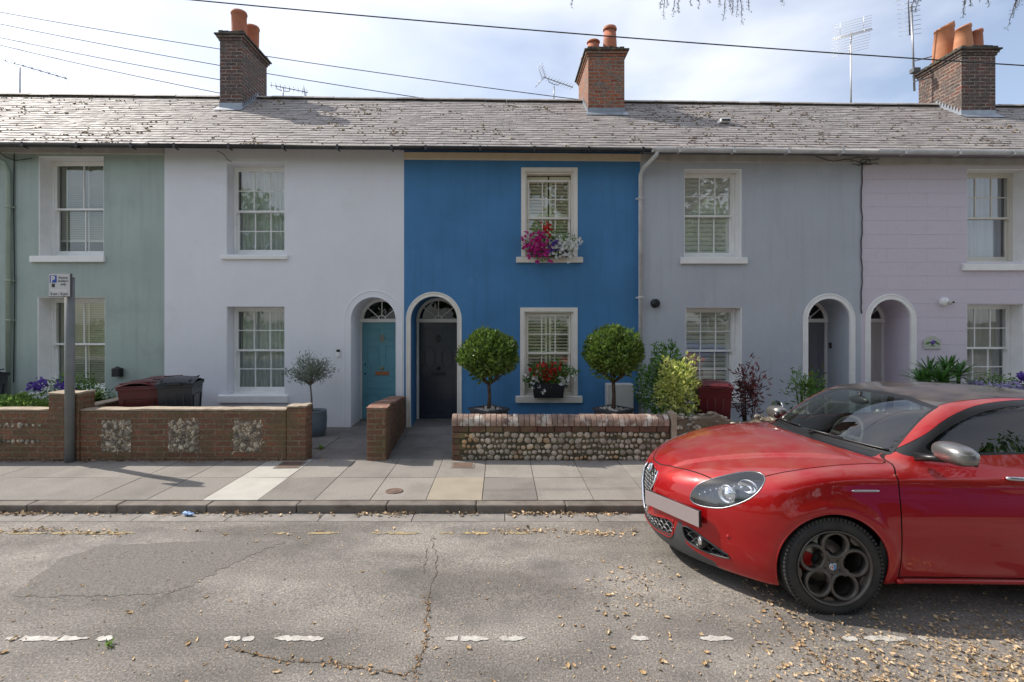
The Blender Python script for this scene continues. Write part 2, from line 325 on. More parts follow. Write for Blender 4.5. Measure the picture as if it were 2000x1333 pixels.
leaf_bright = mat('variegated_leaf', (0.42, 0.52, 0.09), 0.45, c2=(0.68, 0.68, 0.25), ns=9, island=0.35, trans=0.35)
leaf_green = mat('green_leaf', (0.08, 0.20, 0.035), 0.45, c2=(0.17, 0.31, 0.05), ns=5, island=0.45, trans=0.3)
leaf_red = mat('maroon_leaf', (0.17, 0.03, 0.035), 0.5, c2=(0.07, 0.03, 0.03), ns=6, island=0.5, trans=0.3)
leaf_fern = mat('fern_leaf', (0.14, 0.27, 0.07), 0.5, c2=(0.28, 0.38, 0.09), ns=5, island=0.35, trans=0.4)
leaf_cord = mat('strap_leaf', (0.05, 0.15, 0.03), 0.35, c2=(0.10, 0.24, 0.05), ns=4, island=0.4, trans=0.2)
bark = mat('bark', (0.10, 0.07, 0.05), 0.9, c2=(0.05, 0.035, 0.025), ns=14, bump=0.7, bs=40)
bark_pale = mat('pale_bark', (0.22, 0.19, 0.15), 0.9, c2=(0.13, 0.11, 0.09), ns=14, bump=0.5, bs=40)
pet_mag = mat('magenta_petal', (0.55, 0.015, 0.25), 0.5, island=0.3, trans=0.3)
pet_white = mat('white_petal', (0.75, 0.76, 0.72), 0.5, island=0.12, trans=0.3)
pet_red = mat('red_petal', (0.55, 0.02, 0.015), 0.5, island=0.35, trans=0.3)
pet_purple = mat('violet_petal', (0.12, 0.05, 0.38), 0.5, island=0.4, trans=0.2)
pet_lilac = mat('lilac_petal', (0.42, 0.38, 0.62), 0.5, island=0.3, trans=0.3)
maroon_bin = mat('maroon_plastic', (0.115, 0.016, 0.022), 0.33, c2=(0.09, 0.014, 0.018), ns=4, c3=(0.17, 0.09, 0.08), ns3=9, lo3=0.62, hi3=0.9)
black_bin = mat('charcoal_plastic', (0.028, 0.032, 0.042), 0.38, c3=(0.07, 0.07, 0.07), ns3=7, lo3=0.6, hi3=0.9)
pot_blue = mat('grey_glazed_pot', (0.15, 0.19, 0.22), 0.5, c2=(0.11, 0.14, 0.17), ns=4)
planter_m = mat('lead_look_planter', (0.045, 0.05, 0.06), 0.5, c2=(0.07, 0.07, 0.075), ns=8)
soil = mat('soil', (0.05, 0.035, 0.02), 0.95, bump=0.8, bs=40)
pebble_m = mat('pebble', (0.45, 0.42, 0.38), 0.6, island=0.4)
YK = 900.0 / 1100.0; FP = 1100.0
# ------------------------------------------------------------------ terrace geometry
YF = 10.0
def ze(X): return 4.856 - 0.0083 * X            # eave edge height at Y 9.65
def zr(X): return 6.752 - 0.0115 * X            # ridge height at Y 12.5
def roofp(X, t, lift=0.0):
    z = ze(X) + (zr(X) - ze(X)) * t
    return Vector((X, 9.65 + 2.85 * t - lift * 0.55, z + lift * 0.83))
def rect_loop(x0, x1, z0, z1):
    return lambda o: [(x0 - o, z0 - o), (x1 + o, z0 - o), (x1 + o, z1 + o), (x0 - o, z1 + o)]
def arch_loop(cx, r, zs, z0, n=28):
    def f(o):
        R = r + o; L = [(cx - R, z0), (cx + R, z0)]
        return L + [(cx + R * math.cos(PI * k / n), zs + R * math.sin(PI * k / n)) for k in range(n + 1)]
    return f
def facade(h, X0, X1, holes, wallm, z0=-0.25):
    """holes: (loopfn, depth, reveal material index)"""
    mb = MB(); outer = [(X0, z0), (X1, z0), (X1, ze(X1) + 0.2), (X0, ze(X0) + 0.2)]
    polys = [[Vector((x, 0, z)) for x, z in outer]] + [[Vector((x, 0, z)) for x, z in reversed(fn(0.012))] for fn, d, mi in holes]
    flat = [p for q in polys for p in q]
    tris = tessellate_polygon([[Vector((p.x, p.z, 0)) for p in q] for q in polys])
    V = [(p.x, YF, p.z) for p in flat]; F = []
    for a, b, c in tris:
        A, B, Cc = flat[a], flat[b], flat[c]
        cr_ = (B.x - A.x) * (Cc.z - A.z) - (B.z - A.z) * (Cc.x - A.x)
        F.append((a, b, c) if cr_ > 0 else (a, c, b))
    mb.add(V, F, 0)
    for fn, d, mi in holes:
        A = fn(0.012); B = fn(0.0); n = len(A)
        rings = [[(x, YF, z) for x, z in A], [(x, YF + 0.004, z) for x, z in fn(0.005)], [(x, YF + 0.014, z) for x, z in B], [(x, YF + d, z) for x, z in B]]
        mb.add([p for r_ in rings for p in r_], [(k * n + i, k * n + (i + 1) % n, (k + 1) * n + (i + 1) % n, (k + 1) * n + i) for k in range(3) for i in range(n)], mi)
    # back wall, party walls
    mb.box(X0, X1, 15.0, 15.12, z0, ze(X0) + 0.1, 0)
    for xx in (X0, X1 - 0.1): mb.box(xx + 0.002, xx + 0.098, YF + 0.03, 14.99, 0.0, 4.7, 0)
    return mb.build('wall', wallm, h)
def ringbox(mb, x0, x1, z0, z1, y0, y1, wl, wr, wb, wt, mi=0):
    mb.box(x0, x0 + wl, y0, y1, z0, z1, mi); mb.box(x1 - wr, x1, y0, y1, z0, z1, mi)
    mb.box(x0 + wl, x1 - wr, y0, y1, z0, z0 + wb, mi); mb.box(x0 + wl, x1 - wr, y0, y1, z1 - wt, z1, mi)
def window(h, x0, x1, z0, z1, depth, fm, cols=3, rows=2, rows2=2, lift=0.0, kind='curtain', im=None, sill=None, sillm=None, label=None, arch=0.0, cols2=None, slat=-32):
    y = YF + depth; cols2 = cols2 or cols
    mb = MB(); ringbox(mb, x0 + 0.002, x1 - 0.002, z0, z1 - 0.002, y, y + 0.14, 0.035, 0.035, 0.045, 0.035)
    if arch:   # proud surround painted round the opening
        a = arch; ringbox(mb, x0 - 0.0, x1 + 0.0, z0, z1, YF - 0.022, y - 0.0005, a, a, 0.002, a)
    w = mb.build('window', fm, h, bevel=0.004)
    if label: w['label'] = label
    a0, a1 = x0 + 0.037 + arch, x1 - 0.037 - arch; b0, b1 = z0 + 0.045, z1 - 0.037 - arch - lift; zm = z0 + 0.045 + (z1 - z0 - 0.08 - arch) * 0.5 - lift * 0.7
    if arch: 
        mb = MB(); ringbox(mb, x0 + arch + 0.001, x1 - arch - 0.001, z0, z1 - arch - 0.001, y - 0.03, y + 0.1, 0.03, 0.03, 0.02, 0.03); mb.build('inner_frame', fm, w, bevel=0.003)
    g = MB()
    # upper sash (outer), lower sash (inner)
    s = MB(); ys = y + 0.02
    ringbox(s, a0, a1, zm - 0.018, b1, ys, ys + 0.04, 0.035, 0.035, 0.036, 0.04)
    iw = (a1 - a0 - 0.07)
    for k in range(1, cols): xx = a0 + 0.035 + iw * k / cols; s.box(xx - 0.009, xx + 0.009, ys + 0.002, ys + 0.03, zm + 0.018, b1 - 0.04)
    ih = (b1 - 0.04 - zm - 0.018)
    for k in range(1, rows): zz = zm + 0.018 + ih * k / rows; s.box(a0 + 0.035, a1 - 0.035, ys + 0.004, ys + 0.028, zz - 0.009, zz + 0.009)
    for xx in (a0, a1 - 0.035): s.box(xx + 0.004, xx + 0.031, ys + 0.004, ys + 0.036, zm - 0.05, zm - 0.018)
    s.build('sash', fm, w, bevel=0.003)
    g.box(a0 + 0.03, a1 - 0.03, ys + 0.015, ys + 0.019, zm + 0.01, b1 - 0.035)
    s = MB(); yt = ys + 0.045
    ringbox(s, a0, a1, b0, zm + 0.018, yt, yt + 0.04, 0.04, 0.04, 0.075, 0.034)
    iw = (a1 - a0 - 0.08)
    for k in range(1, cols2): xx = a0 + 0.04 + iw * k / cols2; s.box(xx - 0.009, xx + 0.009, yt + 0.002, yt + 0.03, b0 + 0.075, zm - 0.016)
    ih = (zm - 0.016 - b0 - 0.075)
    for k in range(1, rows2): zz = b0 + 0.075 + ih * k / rows2; s.box(a0 + 0.04, a1 - 0.04, yt + 0.004, yt + 0.028, zz - 0.009, zz + 0.009)
    s.build('sash', fm, w, bevel=0.003)
    g.box(a0 + 0.035, a1 - 0.035, yt + 0.015, yt + 0.019, b0 + 0.07, zm - 0.01)
    g.build('pane', glass, w)
    yi = yt + (0.10 if kind in ('curtain', 'blind') else 0.055)
    if kind == 'shutter':
        c = MB()
        xm = (a0 + a1) / 2; top = z1 - 0.04 - arch
        for (u0, u1) in ((a0, xm - 0.012), (xm + 0.012, a1)):
            ringbox(c, u0, u1, b0, top, yi, yi + 0.028, 0.045, 0.045, 0.07, 0.06)
            for zz in (b0 + (top - b0) * 0.48,): c.box(u0 + 0.045, u1 - 0.045, yi, yi + 0.028, zz, zz + 0.06)
            k = b0 + 0.09
            while k < top - 0.08:
                M = Matrix.Translation((0, yi + 0.014, k)) @ Matrix.Rotation(math.radians(-35), 4, 'X')
                c.box(u0 + 0.045, u1 - 0.045, -0.028, 0.028, -0.004, 0.004, 0, M); k += 0.058
        c.build('shutter', im, w)
    elif kind == 'louvre':
        c = MB(); top = z1 - 0.03 - arch
        ringbox(c, a0, a1, b0, top, yi, yi + 0.03, 0.05, 0.09, 0.06, 0.06)
        k = b0 + 0.08
        while k < top - 0.06:
            M = Matrix.Translation((0, yi + 0.016, k)) @ Matrix.Rotation(math.radians(-58), 4, 'X')
            c.box(a0 + 0.05, a1 - 0.09, -0.041, 0.041, -0.004, 0.004, 0, M); k += 0.082
        c.build('shutter', im, w)
    elif kind == 'blind':
        c = MB(); top = z1 - 0.05 - arch; k = b0 + (0.26 if lift < 0 else 0.02)
        c.box(a0 + 0.01, a1 - 0.01, yi - 0.01, yi + 0.03, k, k + 0.03); k += 0.05
        while k < top:
            M = Matrix.Translation((0, yi + 0.01, k)) @ Matrix.Rotation(math.radians(slat), 4, 'X')
            c.box(a0 + 0.01, a1 - 0.01, -0.019, 0.019, -0.0015, 0.0015, 0, M); k += 0.033
        for q in (0.12, 0.5, 0.88):
            xx = a0 + (a1 - a0) * q; c.box(xx - 0.012, xx + 0.012, yi - 0.014, yi - 0.012, b0 + 0.02, top)
        c.build('blind', im, w)
    elif kind == 'curtain':
        for (u0, u1, sw) in ((a0, (a0 + a1) / 2 + 0.04, 1), ((a0 + a1) / 2 - 0.04, a1, -1)):
            c = MB(); n = 60; V = []; zs_ = np.linspace(b0 - 0.02, z1 - 0.04, 9)
            for j, zz in enumerate(zs_):
                t = (zz - b0) / (z1 - b0); pinch = 1.0 - 0.05 * math.exp(-((t - 0.25) / 0.22) ** 2)
                for i in range(n + 1):
                    u = i / n; xx = (u0 + (u1 - u0) * u * pinch) if sw > 0 else (u1 - (u1 - u0) * (1 - u) * pinch)
                    V.append((xx, yi + 0.03 + 0.018 * math.sin(u * 38 + 0.8 * math.sin(u * 9 + t)) + 0.01 * math.sin(u * 17 + 2), zz))
            F = [(j * (n + 1) + i, j * (n + 1) + i + 1, (j + 1) * (n + 1) + i + 1, (j + 1) * (n + 1) + i) for j in range(8) for i in range(n)]
            c.add(V, F, 0, True); c.build('curtain', im, w)
    r = MB(); y2 = yi + 0.9; e = 0.12
    X0_, X1_, Z0_, Z1_ = x0 - e, x1 + e, z0 - e, z1 + e; yb = y + 0.1
    r.quad((X0_, y2, Z0_), (X1_, y2, Z0_), (X1_, y2, Z1_), (X0_, y2, Z1_)); r.quad((X0_, yb, Z0_), (X0_, y2, Z0_), (X0_, y2, Z1_), (X0_, yb, Z1_))
    r.quad((X1_, yb, Z0_), (X1_, yb, Z1_), (X1_, y2, Z1_), (X1_, y2, Z0_)); r.quad((X0_, yb, Z1_), (X0_, y2, Z1_), (X1_, y2, Z1_), (X1_, yb, Z1_)); r.quad((X0_, yb, Z0_), (X1_, yb, Z0_), (X1_, y2, Z0_), (X0_, y2, Z0_))
    r.build('room_lining', room_m, w)
    if sill:
        sx0, sx1, st, sb = sill; q = MB()
        q.add([(sx0, YF - 0.06, sb), (sx1, YF - 0.06, sb), (sx1, YF - 0.06, st - 0.012), (sx0, YF - 0.06, st - 0.012), (sx0, YF + 0.002, sb), (sx1, YF + 0.002, sb), (sx1, YF + 0.002, st), (sx0, YF + 0.002, st)],
              [(0,1,2,3), (3,2,6,7), (0,4,5,1), (0,3,7,4), (1,5,6,2), (4,7,6,5)])
        q.box(x0 + 0.004, x1 - 0.004, YF + 0.003, YF + depth + 0.02, st - 0.03, st + 0.002)
        q.build('sill', sillm or fm, w, bevel=0.008)
    return w
def mould(mb, x0, x1, z0, z1, y, w=0.014, p=0.008, mi=0):
    ringbox(mb, x0, x1, z0, z1, y - p, y + 0.01, w, w, w, w, mi)
def door(h, cx, r, zs, dm, fm, dw, style, bars=(40, 90, 140), label=None):
    y = 10.70; z0 = 0.0; zt = 1.86
    f = MB(); n = 32
    L0, R0 = cx - r, cx + r
    f.box(L0 + 0.001, cx - dw / 2, y, y + 0.12, z0 + 0.001, zt); f.box(cx + dw / 2, R0 - 0.001, y, y + 0.12, z0 + 0.001, zt)
    f.box(L0 + 0.001, R0 - 0.001, y - 0.03, y + 0.12, zt + 0.0005, zs + 0.02)
    # fan ring
    for (ro, ri, yy) in ((r - 0.002, r - 0.055, y), (r - 0.002, r - 0.03, y - 0.025)):
        V = []; F = []
        for k in range(n + 1):
            t = PI * k / n
            for rr, y_ in ((ro, yy), (ri, yy), (ri, y + 0.06), (ro, y + 0.06)): V.append((cx + rr * math.cos(t), y_, zs + rr * math.sin(t)))
        for k in range(n):
            for q in range(4): F.append((k * 4 + q, k * 4 + (q + 1) % 4, (k + 1) * 4 + (q + 1) % 4, (k + 1) * 4 + q))
        f.add(V, F)
    for a in bars:
        t = math.radians(a); M = Matrix.Translation((cx, 0, zs)) @ Matrix.Rotation(-t, 4, 'Y')
        f.box(0.06, r - 0.04, y + 0.012, y + 0.036, -0.009, 0.009, 0, M)
    f.lathe([(0.0, y + 0.01), (0.045, y + 0.01), (0.045, y + 0.04), (0.0, y + 0.04)], (cx, 0, zs), 20, axis='y') if False else None
    V = []; F = []
    for k in range(13):
        t = PI * k / 12
        for rr, y_ in ((0.075, y + 0.01), (0.058, y + 0.01), (0.058, y + 0.04), (0.075, y + 0.04)): V.append((cx + rr * math.cos(t), y_, zs + 0.02 + rr * math.sin(t)))
    for k in range(12):
        for q in range(4): F.append((k * 4 + q, k * 4 + (q + 1) % 4, (k + 1) * 4 + (q + 1) % 4, (k + 1) * 4 + q))
    f.add(V, F)
    fr = f.build('door_frame', fm, h, bevel=0.003)
    g = MB(); g.add([(cx + (r - 0.04) * math.cos(PI * k / 24), y + 0.025, zs + (r - 0.04) * math.sin(PI * k / 24)) for k in range(25)], [tuple(range(24, -1, -1))])
    g.build('fanlight', glass_dark, fr)
    g = MB(); g.box(cx - r - 0.1, cx + r + 0.1, y + 0.5, y + 0.52, zs - 0.2, zs + r + 0.1); g.build('hall_backing', room_m, fr)
    d = MB(); yd = y + 0.045
    x0, x1 = cx - dw / 2 + 0.004, cx + dw / 2 - 0.004
    d.box(x0, x1, yd, yd + 0.045, z0 + 0.03, zt - 0.004)
    w = x1 - x0; pm = 0.085; mid = 0.05
    def panel(ax0, ax1, az0, az1):
        mould(d, ax0, ax1, az0, az1, yd, 0.016, 0.012); d.box(ax0 + 0.05, ax1 - 0.05, yd - 0.007, yd + 0.01, az0 + 0.05, az1 - 0.05)
    cl = (x0 + x1) / 2
    if style == 'six':
        for (u0, u1) in ((x0 + pm, cl - mid), (cl + mid, x1 - pm)):
            panel(u0, u1, 1.52, 1.76)
            mould(d, u0, u1, 0.96, 1.42, yd, 0.014, 0.012)
            d.tube([(0.5 * (u0 + u1) + 0.42 * (u1 - u0) * math.cos(t * PI / 12), yd - 0.002, 1.19 + 0.20 * math.sin(t * PI / 12)) for t in range(24)], 0.007, 6, closed=True)
            panel(u0, u1, 0.16, 0.50)
        mould(d, x0 + pm, x1 - pm, 0.60, 0.84, yd, 0.014, 0.012)
        d.tube([(cl + (w / 2 - pm - 0.04) * (t / 8 - 1), yd - 0.002, 0.70 + 0.07 * abs(t / 8 - 1) ** 1.5) for t in range(17)], 0.006, 6)
        d.box(x0, x1, yd - 0.02, yd + 0.01, 0.03, 0.10)
    elif style == 'four':
        for (u0, u1) in ((x0 + pm, cl - mid), (cl + mid, x1 - pm)):
            panel(u0, u1, 1.40, 1.72); panel(u0, u1, 0.78, 1.28); panel(u0, u1, 0.18, 0.66)
    else:
        panel(x0 + pm, cl - mid, 0.95, 1.72); panel(cl + mid, x1 - pm, 0.95, 1.72); panel(x0 + pm, cl - mid, 0.16, 0.66); panel(cl + mid, x1 - pm, 0.16, 0.66)
    dr = d.build('door', dm, h, bevel=0.002)
    if label: dr['label'] = label
    k = MB(); 
    metal = brass if style != 'plain' and dm is teal_door else (iron if dm is navy_door else brass)
    k.blob((cl, yd - 0.045, 0.99 if dm is not cream_door else 1.0), 0.03, seg=12, rings=8); k.tube([(cl, yd - 0.04, 0.99), (cl, yd, 0.99)], 0.012); k.build('door_knob', metal, dr)
    k = MB(); k.box(cl - 0.13, cl + 0.13, yd - 0.012, yd + 0.001, 0.855, 0.925); k.box(cl - 0.10, cl + 0.10, yd - 0.02, yd - 0.011, 0.872, 0.908)
    k.build('letterbox', copper if dm is teal_door else metal, dr, bevel=0.003)
    k = MB(); k.tube([(cl + 0.028 * math.cos(t * PI / 8), yd - 0.02, 1.55 + 0.06 * math.sin(t * PI / 8)) for t in range(16)], 0.008, 6, closed=True); k.blob((cl, yd - 0.01, 1.61), 0.018); k.build('knocker', iron if dm in (navy_door,) else brass, dr)
    k = MB(); k.blob((x0 + 0.05, yd - 0.006, 1.06), (0.018, 0.012, 0.018)); k.build('lock', iron, dr)
    k = MB(); k.blob((x0 + 0.05, yd - 0.006, 0.88), (0.015, 0.012, 0.022)); k.build('keyhole_cover', iron, dr)
    st = MB(); st.box(cx - r + 0.001, cx + r - 0.001, y - 0.06, y + 0.13, -0.1, 0.028); st.build('threshold', MATS['stone_step'] if 'stone_step' in MATS else grey_door, h)
    return dr
def arch_trim(h, cx, ri, ro, zs, m, z0=0.0, proud=0.018, lipw=0.02):
    t = MB(); n = 36
    prof = [(ro, 0.001), (ro, -proud * 0.6), (ro - lipw * 0.4, -proud), (ro - lipw, -proud), (ro - lipw * 1.3, -proud * 0.55), (ri + lipw, -proud * 0.55), (ri + lipw * 0.8, -proud * 0.9), (ri + 0.001, -proud * 0.9), (ri - 0.004, 0.0), (ri - 0.004, 0.03)]
    path = [(-1, z0)] + [None] * (n + 1) + [(1, z0)]
    V = []; np_ = len(prof); rows = n + 3
    for i in range(rows):
        for rr, yy in prof:
            if i == 0: V.append((cx - rr, YF + yy, z0))
            elif i == rows - 1: V.append((cx + rr, YF + yy, z0))
            else:
                a = PI - PI * (i - 1) / n; V.append((cx + rr * math.cos(a), YF + yy, zs + rr * math.sin(a)))
    F = [(i * np_ + k, (i + 1) * np_ + k, (i + 1) * np_ + k + 1, i * np_ + k + 1) for i in range(rows - 1) for k in range(np_ - 1)]
    t.add(V, F); return t.build('arch_trim', m, h)
def slates(h, X0, X1, moss_n, gold_n, holes=()):
    mb = MB(); courses = 23; L = 3.43; ex = 1.0 / courses
    mb2 = MB(); 
    A, B, C_, D = roofp(X0, 0, -0.02), roofp(X1, 0, -0.02), roofp(X1, 1, -0.02), roofp(X0, 1, -0.02)
    mb2.quad(A, B, C_, D)
    E, F_ = Vector((X1, 15.35, ze(X1))), Vector((X0, 15.35, ze(X0))); mb2.quad(D, C_, E, F_)
    def inhole(x, t): return any(a < x < b and t0 < t < t1 for a, b, t0, t1 in holes)
    for c in range(courses):
        t0 = c * ex - 0.012 * (c == 0); t1 = min(1.0, (c + 2.05) * ex)
        x = X0 - (0.14 if c % 2 else 0.0); 
        while x < X1:
            w = 0.255 + random.uniform(-0.012, 0.012); g = 0.004
            a, b = max(x, X0), min(x + w - g, X1)
            if b - a > 0.03 and not inhole((a + b) / 2, t0 + ex / 2):
                l0 = 0.022 + random.uniform(-0.002, 0.003); l1 = 0.004; d0 = random.uniform(-0.004, 0.004) ; sk = random.uniform(-0.002, 0.002)
                P = [roofp(a, t0 + d0 + sk, l0), roofp(b, t0 + d0 - sk, l0 + random.uniform(-0.002, 0.004)), roofp(b, t1, l1), roofp(a, t1, l1)]
                Q = [roofp(a, t0 + d0 + sk, l0 - 0.009), roofp(b, t0 + d0 - sk, l0 - 0.009)]
                mb.add(P + Q, [(0, 1, 2, 3), (4, 5, 1, 0), (0, 3, 4), (1, 5, 2)])
            x += w
    r = mb.build('roof', slate_m, h)
    mb2.build('roof_deck', MATS['deck'] if 'deck' in MATS else room_m, h)
    rt = MB(); x = X0
    while x < X1 - 0.02:
        w = min(0.46, X1 - x); a, b = x + 0.003, x + w - 0.003; dz = random.uniform(-0.006, 0.006)
        pts = []
        for q in range(7):
            an = math.radians(-62 + q * 124 / 6); pts.append((12.5 + 0.15 * math.sin(an), -0.07 + 0.13 * math.cos(an)))
        V = [(a, yy, zr(a) + zz + dz) for yy, zz in pts] + [(b, yy, zr(b) + zz + dz) for yy, zz in pts]
        F = [(k, k + 7, k + 8, k + 1) for k in range(6)] + [tuple(range(7)), tuple(range(13, 6, -1))]
        rt.add(V, F); x += w
    rt.build('ridge_tile_row', ridge_m, r)
    for nn, mm, nm, sz in ((moss_n, moss_dark, 'moss', 0.0195), (gold_n, moss_gold, 'lichen', 0.020)):
        if nn <= 0: continue
        q = MB()
        cl_ = [(random.uniform(X0, X1), random.uniform(-0.5, courses)) for _q in range(max(4, nn // 13))]
        for _ in range(nn):
            kx, kc = random.choice(cl_); spread = random.random() < 0.35
            c = random.randint(0, courses - 1) if spread else int(round(min(courses - 1, max(0, random.gauss(kc, 1.3)))))
            t = c * ex + 0.002 + random.uniform(0, 0.006); x = random.uniform(X0 + 0.05, X1 - 0.05) if spread else min(X1 - 0.05, max(X0 + 0.05, random.gauss(kx, 0.22)))
            if inhole(x, t): continue
            for _k in range(random.choice((1, 1, 2, 3))):
                s_ = sz * random.uniform(0.45, 1.15); p = roofp(x + random.uniform(-0.05, 0.05), t + random.uniform(-0.004, 0.01), 0.028)
                q.blob(p, (s_, s_ * 0.7, s_ * (0.5 if nm == 'moss' else 0.18)), seg=6, rings=4, jit=0.5)
        if q.n: tag(q.build(nm, mm, r), None, kind='stuff')
    return r
def gutter(h, X0, X1, m, label=None):
    mb = MB(); n = 10; V = []
    for X in (X0, X1):
        for k in range(n + 1):
            a = PI + PI * k / n; V.append((X, 9.575 + 0.058 * math.cos(a), ze(X) - 0.012 + 0.062 * math.sin(a)))
        for k in range(n, -1, -1):
            a = PI + PI * k / n; V.append((X, 9.575 + 0.052 * math.cos(a), ze(X) - 0.012 + 0.056 * math.sin(a)))
    w = 2 * (n + 1); mb.add(V, [(k, (k + 1) % w, (k + 1) % w + w, k + w) for k in range(w)] + [tuple(range(w)), tuple(range(2 * w - 1, w - 1, -1))], 0, True)
    x = X0 + 0.45
    while x < X1 - 0.1:
        mb.box(x - 0.012, x + 0.012, 9.51, 9.66, ze(x) - 0.085, ze(x) - 0.072); mb.box(x - 0.02, x + 0.02, 9.507, 9.514, ze(x) - 0.085, ze(x) - 0.005); x += 0.92
    o = mb.build('gutter', m, h)
    mb = MB(); mb.box(X0, X1, 9.66, 9.685, ze((X0 + X1) / 2) - 0.10, ze((X0 + X1) / 2) + 0.0); 
    V = [(X0, 9.685, ze(X0) - 0.10), (X1, 9.685, ze(X1) - 0.10), (X1, 9.999, ze(X1) - 0.09), (X0, 9.999, ze(X0) - 0.09)]
    mb.v[:] = mb.v; mb.add(V, [(0, 1, 2, 3)])
    return o
def frieze(h, X0, X1, zt, zb, m, d=0.05):
    mb = MB(); V = []
    for X in (X0, X1):
        s_ = -0.0083 * X
        V += [(X, YF - d, zb + s_), (X, YF - d, zt + s_), (X, YF + 0.002, zt + s_), (X, YF + 0.002, zb - 0.01 + s_)]
    mb.add(V, [(0, 4, 5, 1), (1, 5, 6, 2), (3, 7, 4, 0), (0, 1, 2, 3), (4, 7, 6, 5)])
    return mb.build('frieze', m, h)
def chimney(h, x0, x1, y0, y1, zt, bm, pots, label=None, capm=None):
    c = MB(); c.box(x0, x1, y0, y1, 5.6, zt)
    for k, e in enumerate((0.022, 0.05)): c.box(x0 - e, x1 + e, y0 - e, y1 + e, zt + k * 0.05 + 0.001, zt + (k + 1) * 0.05)
    ch = c.build('chimney', bm, h, bevel=0.006)
    if label: ch['label'] = label
    c = MB(); e = 0.085; z = zt + 0.101
    c.box(x0 - e, x1 + e, y0 - e, y1 + e, z, z + 0.035)
    # irregular top course
    x = x0 - 0.02
    for (ya, yb) in ((y0 - 0.03, y0 + 0.10), (y1 - 0.10, y1 + 0.03)):
        x = x0 - 0.02
        while x < x1 - 0.02:
            c.box(x + 0.004, min(x + 0.105, x1 + 0.03), ya + random.uniform(-0.008, 0.008), yb, z + 0.036, z + 0.10 + random.uniform(-0.012, 0.012)); x += 0.11
    for xa, xb in ((x0 - 0.03, x0 + 0.09), (x1 - 0.09, x1 + 0.03)):
        yy = y0 + 0.11
        while yy < y1 - 0.12:
            c.box(xa + random.uniform(-0.008, 0.008), xb, yy + 0.004, yy + 0.10, z + 0.036, z + 0.095 + random.uniform(-0.012, 0.012)); yy += 0.105
    c.build('cap_course', capm or MATS['cap_stone'], ch, bevel=0.008)
    c = MB(); c.add([(x0 + 0.05, y0 + 0.06, z + 0.03), (x1 - 0.05, y0 + 0.06, z + 0.03), (x1 - 0.05, y1 - 0.06, z + 0.03), (x0 + 0.05, y1 - 0.06, z + 0.03), (x0 + 0.13, y0 + 0.2, z + 0.16), (x1 - 0.13, y0 + 0.2, z + 0.16), (x1 - 0.13, y1 - 0.2, z + 0.16), (x0 + 0.13, y1 - 0.2, z + 0.16)],
                    [(4,5,6,7),(0,1,5,4),(1,2,6,5),(2,3,7,6),(3,0,4,7)]); c.build('flaunching', cap_mortar, ch)
    for (px_, py_, rb, rt_, hh, sl, pm_, rim) in pots:
        c = MB(); z0 = z + 0.05
        prof = [(rb, 0), (rb * 0.98, hh * 0.1), ((rb + rt_) / 2 * 1.0, hh * 0.5), (rt_, hh * 0.88)]
        if rim: prof += [(rt_ + 0.0, hh * 0.86), (rt_ + 0.02, hh * 0.89), (rt_ + 0.02, hh * 0.95), (rt_ + 0.004, hh * 0.96), (rt_ + 0.004, hh), (rt_ - 0.02, hh), (rt_ - 0.025, hh * 0.6)]
        else: prof += [(rt_ + 0.012, hh * 0.90), (rt_ + 0.012, hh * 0.94), (rt_, hh), (rt_ - 0.02, hh), (rt_ - 0.025, hh * 0.6)]
        c.lathe(prof, (0, 0, 0), 28); c.n = len(c.v)
        c.v = [(px_ + x, py_ + y, z0 + zz + (sl * (x / rt_) * max(0, (zz / hh - 0.85) / 0.15) if sl else 0)) for x, y, zz in c.v]
        c.build('chimney_pot', pm_, ch)
    # lead flashing
    c = MB(); xs = x0 - 0.006; xe = x1 + 0.006
    tf = (y0 - 9.65) / 2.85; zf = roofp((x0 + x1) / 2, tf).z
    c.box(xs, xe, y0 - 0.008, y0 + 0.01, zf - 0.06, zf + 0.13)
    c.add([roofp(xs - 0.05, tf - 0.055, 0.034), roofp(xe + 0.05, tf - 0.055, 0.034), (xe + 0.05, y0 - 0.004, zf + 0.045), (xs - 0.05, y0 - 0.004, zf + 0.045)], [(0, 1, 2, 3)])
    for X, sg in ((xs, -1), (xe, 1)):
        n = 9
        for k in range(n):
            ya = y0 + (12.5 - y0) * k / n; yb = y0 + (12.5 - y0) * (k + 1) / n
            za = roofp(X, (ya - 9.65) / 2.85).z; zb = roofp(X, (yb - 9.65) / 2.85).z
            V = [(X + sg * 0.004, ya, za - 0.03), (X + sg * 0.004, yb, zb - 0.03), (X + sg * 0.004, yb, zb + 0.055), (X + sg * 0.004, ya, zb + 0.12), (X + sg * 0.004, ya, za + 0.12)]
            c.add(V, [(0, 1, 2, 3, 4)])
    c.build('flashing', lead, ch)
    return ch
MATS['stone_step'] = mat('stone_step', (0.22, 0.20, 0.18), 0.85, c2=(0.12, 0.11, 0.10), ns=6, bump=0.5, bs=50)
MATS['deck'] = mat('roofing_felt', (0.04, 0.038, 0.035), 0.9)
MATS['cap_stone'] = mat('weathered_cap', (0.105, 0.09, 0.075), 0.9, c2=(0.05, 0.045, 0.035), ns=9, c3=(0.22, 0.17, 0.07), ns3=6, lo3=0.56, hi3=0.7, island=0.35, bump=0.7, bs=40)
ZS = 1.91
def wx(px): return (px - 980) / 110
def wz(py): return 1.9 - (py - 626) / 110
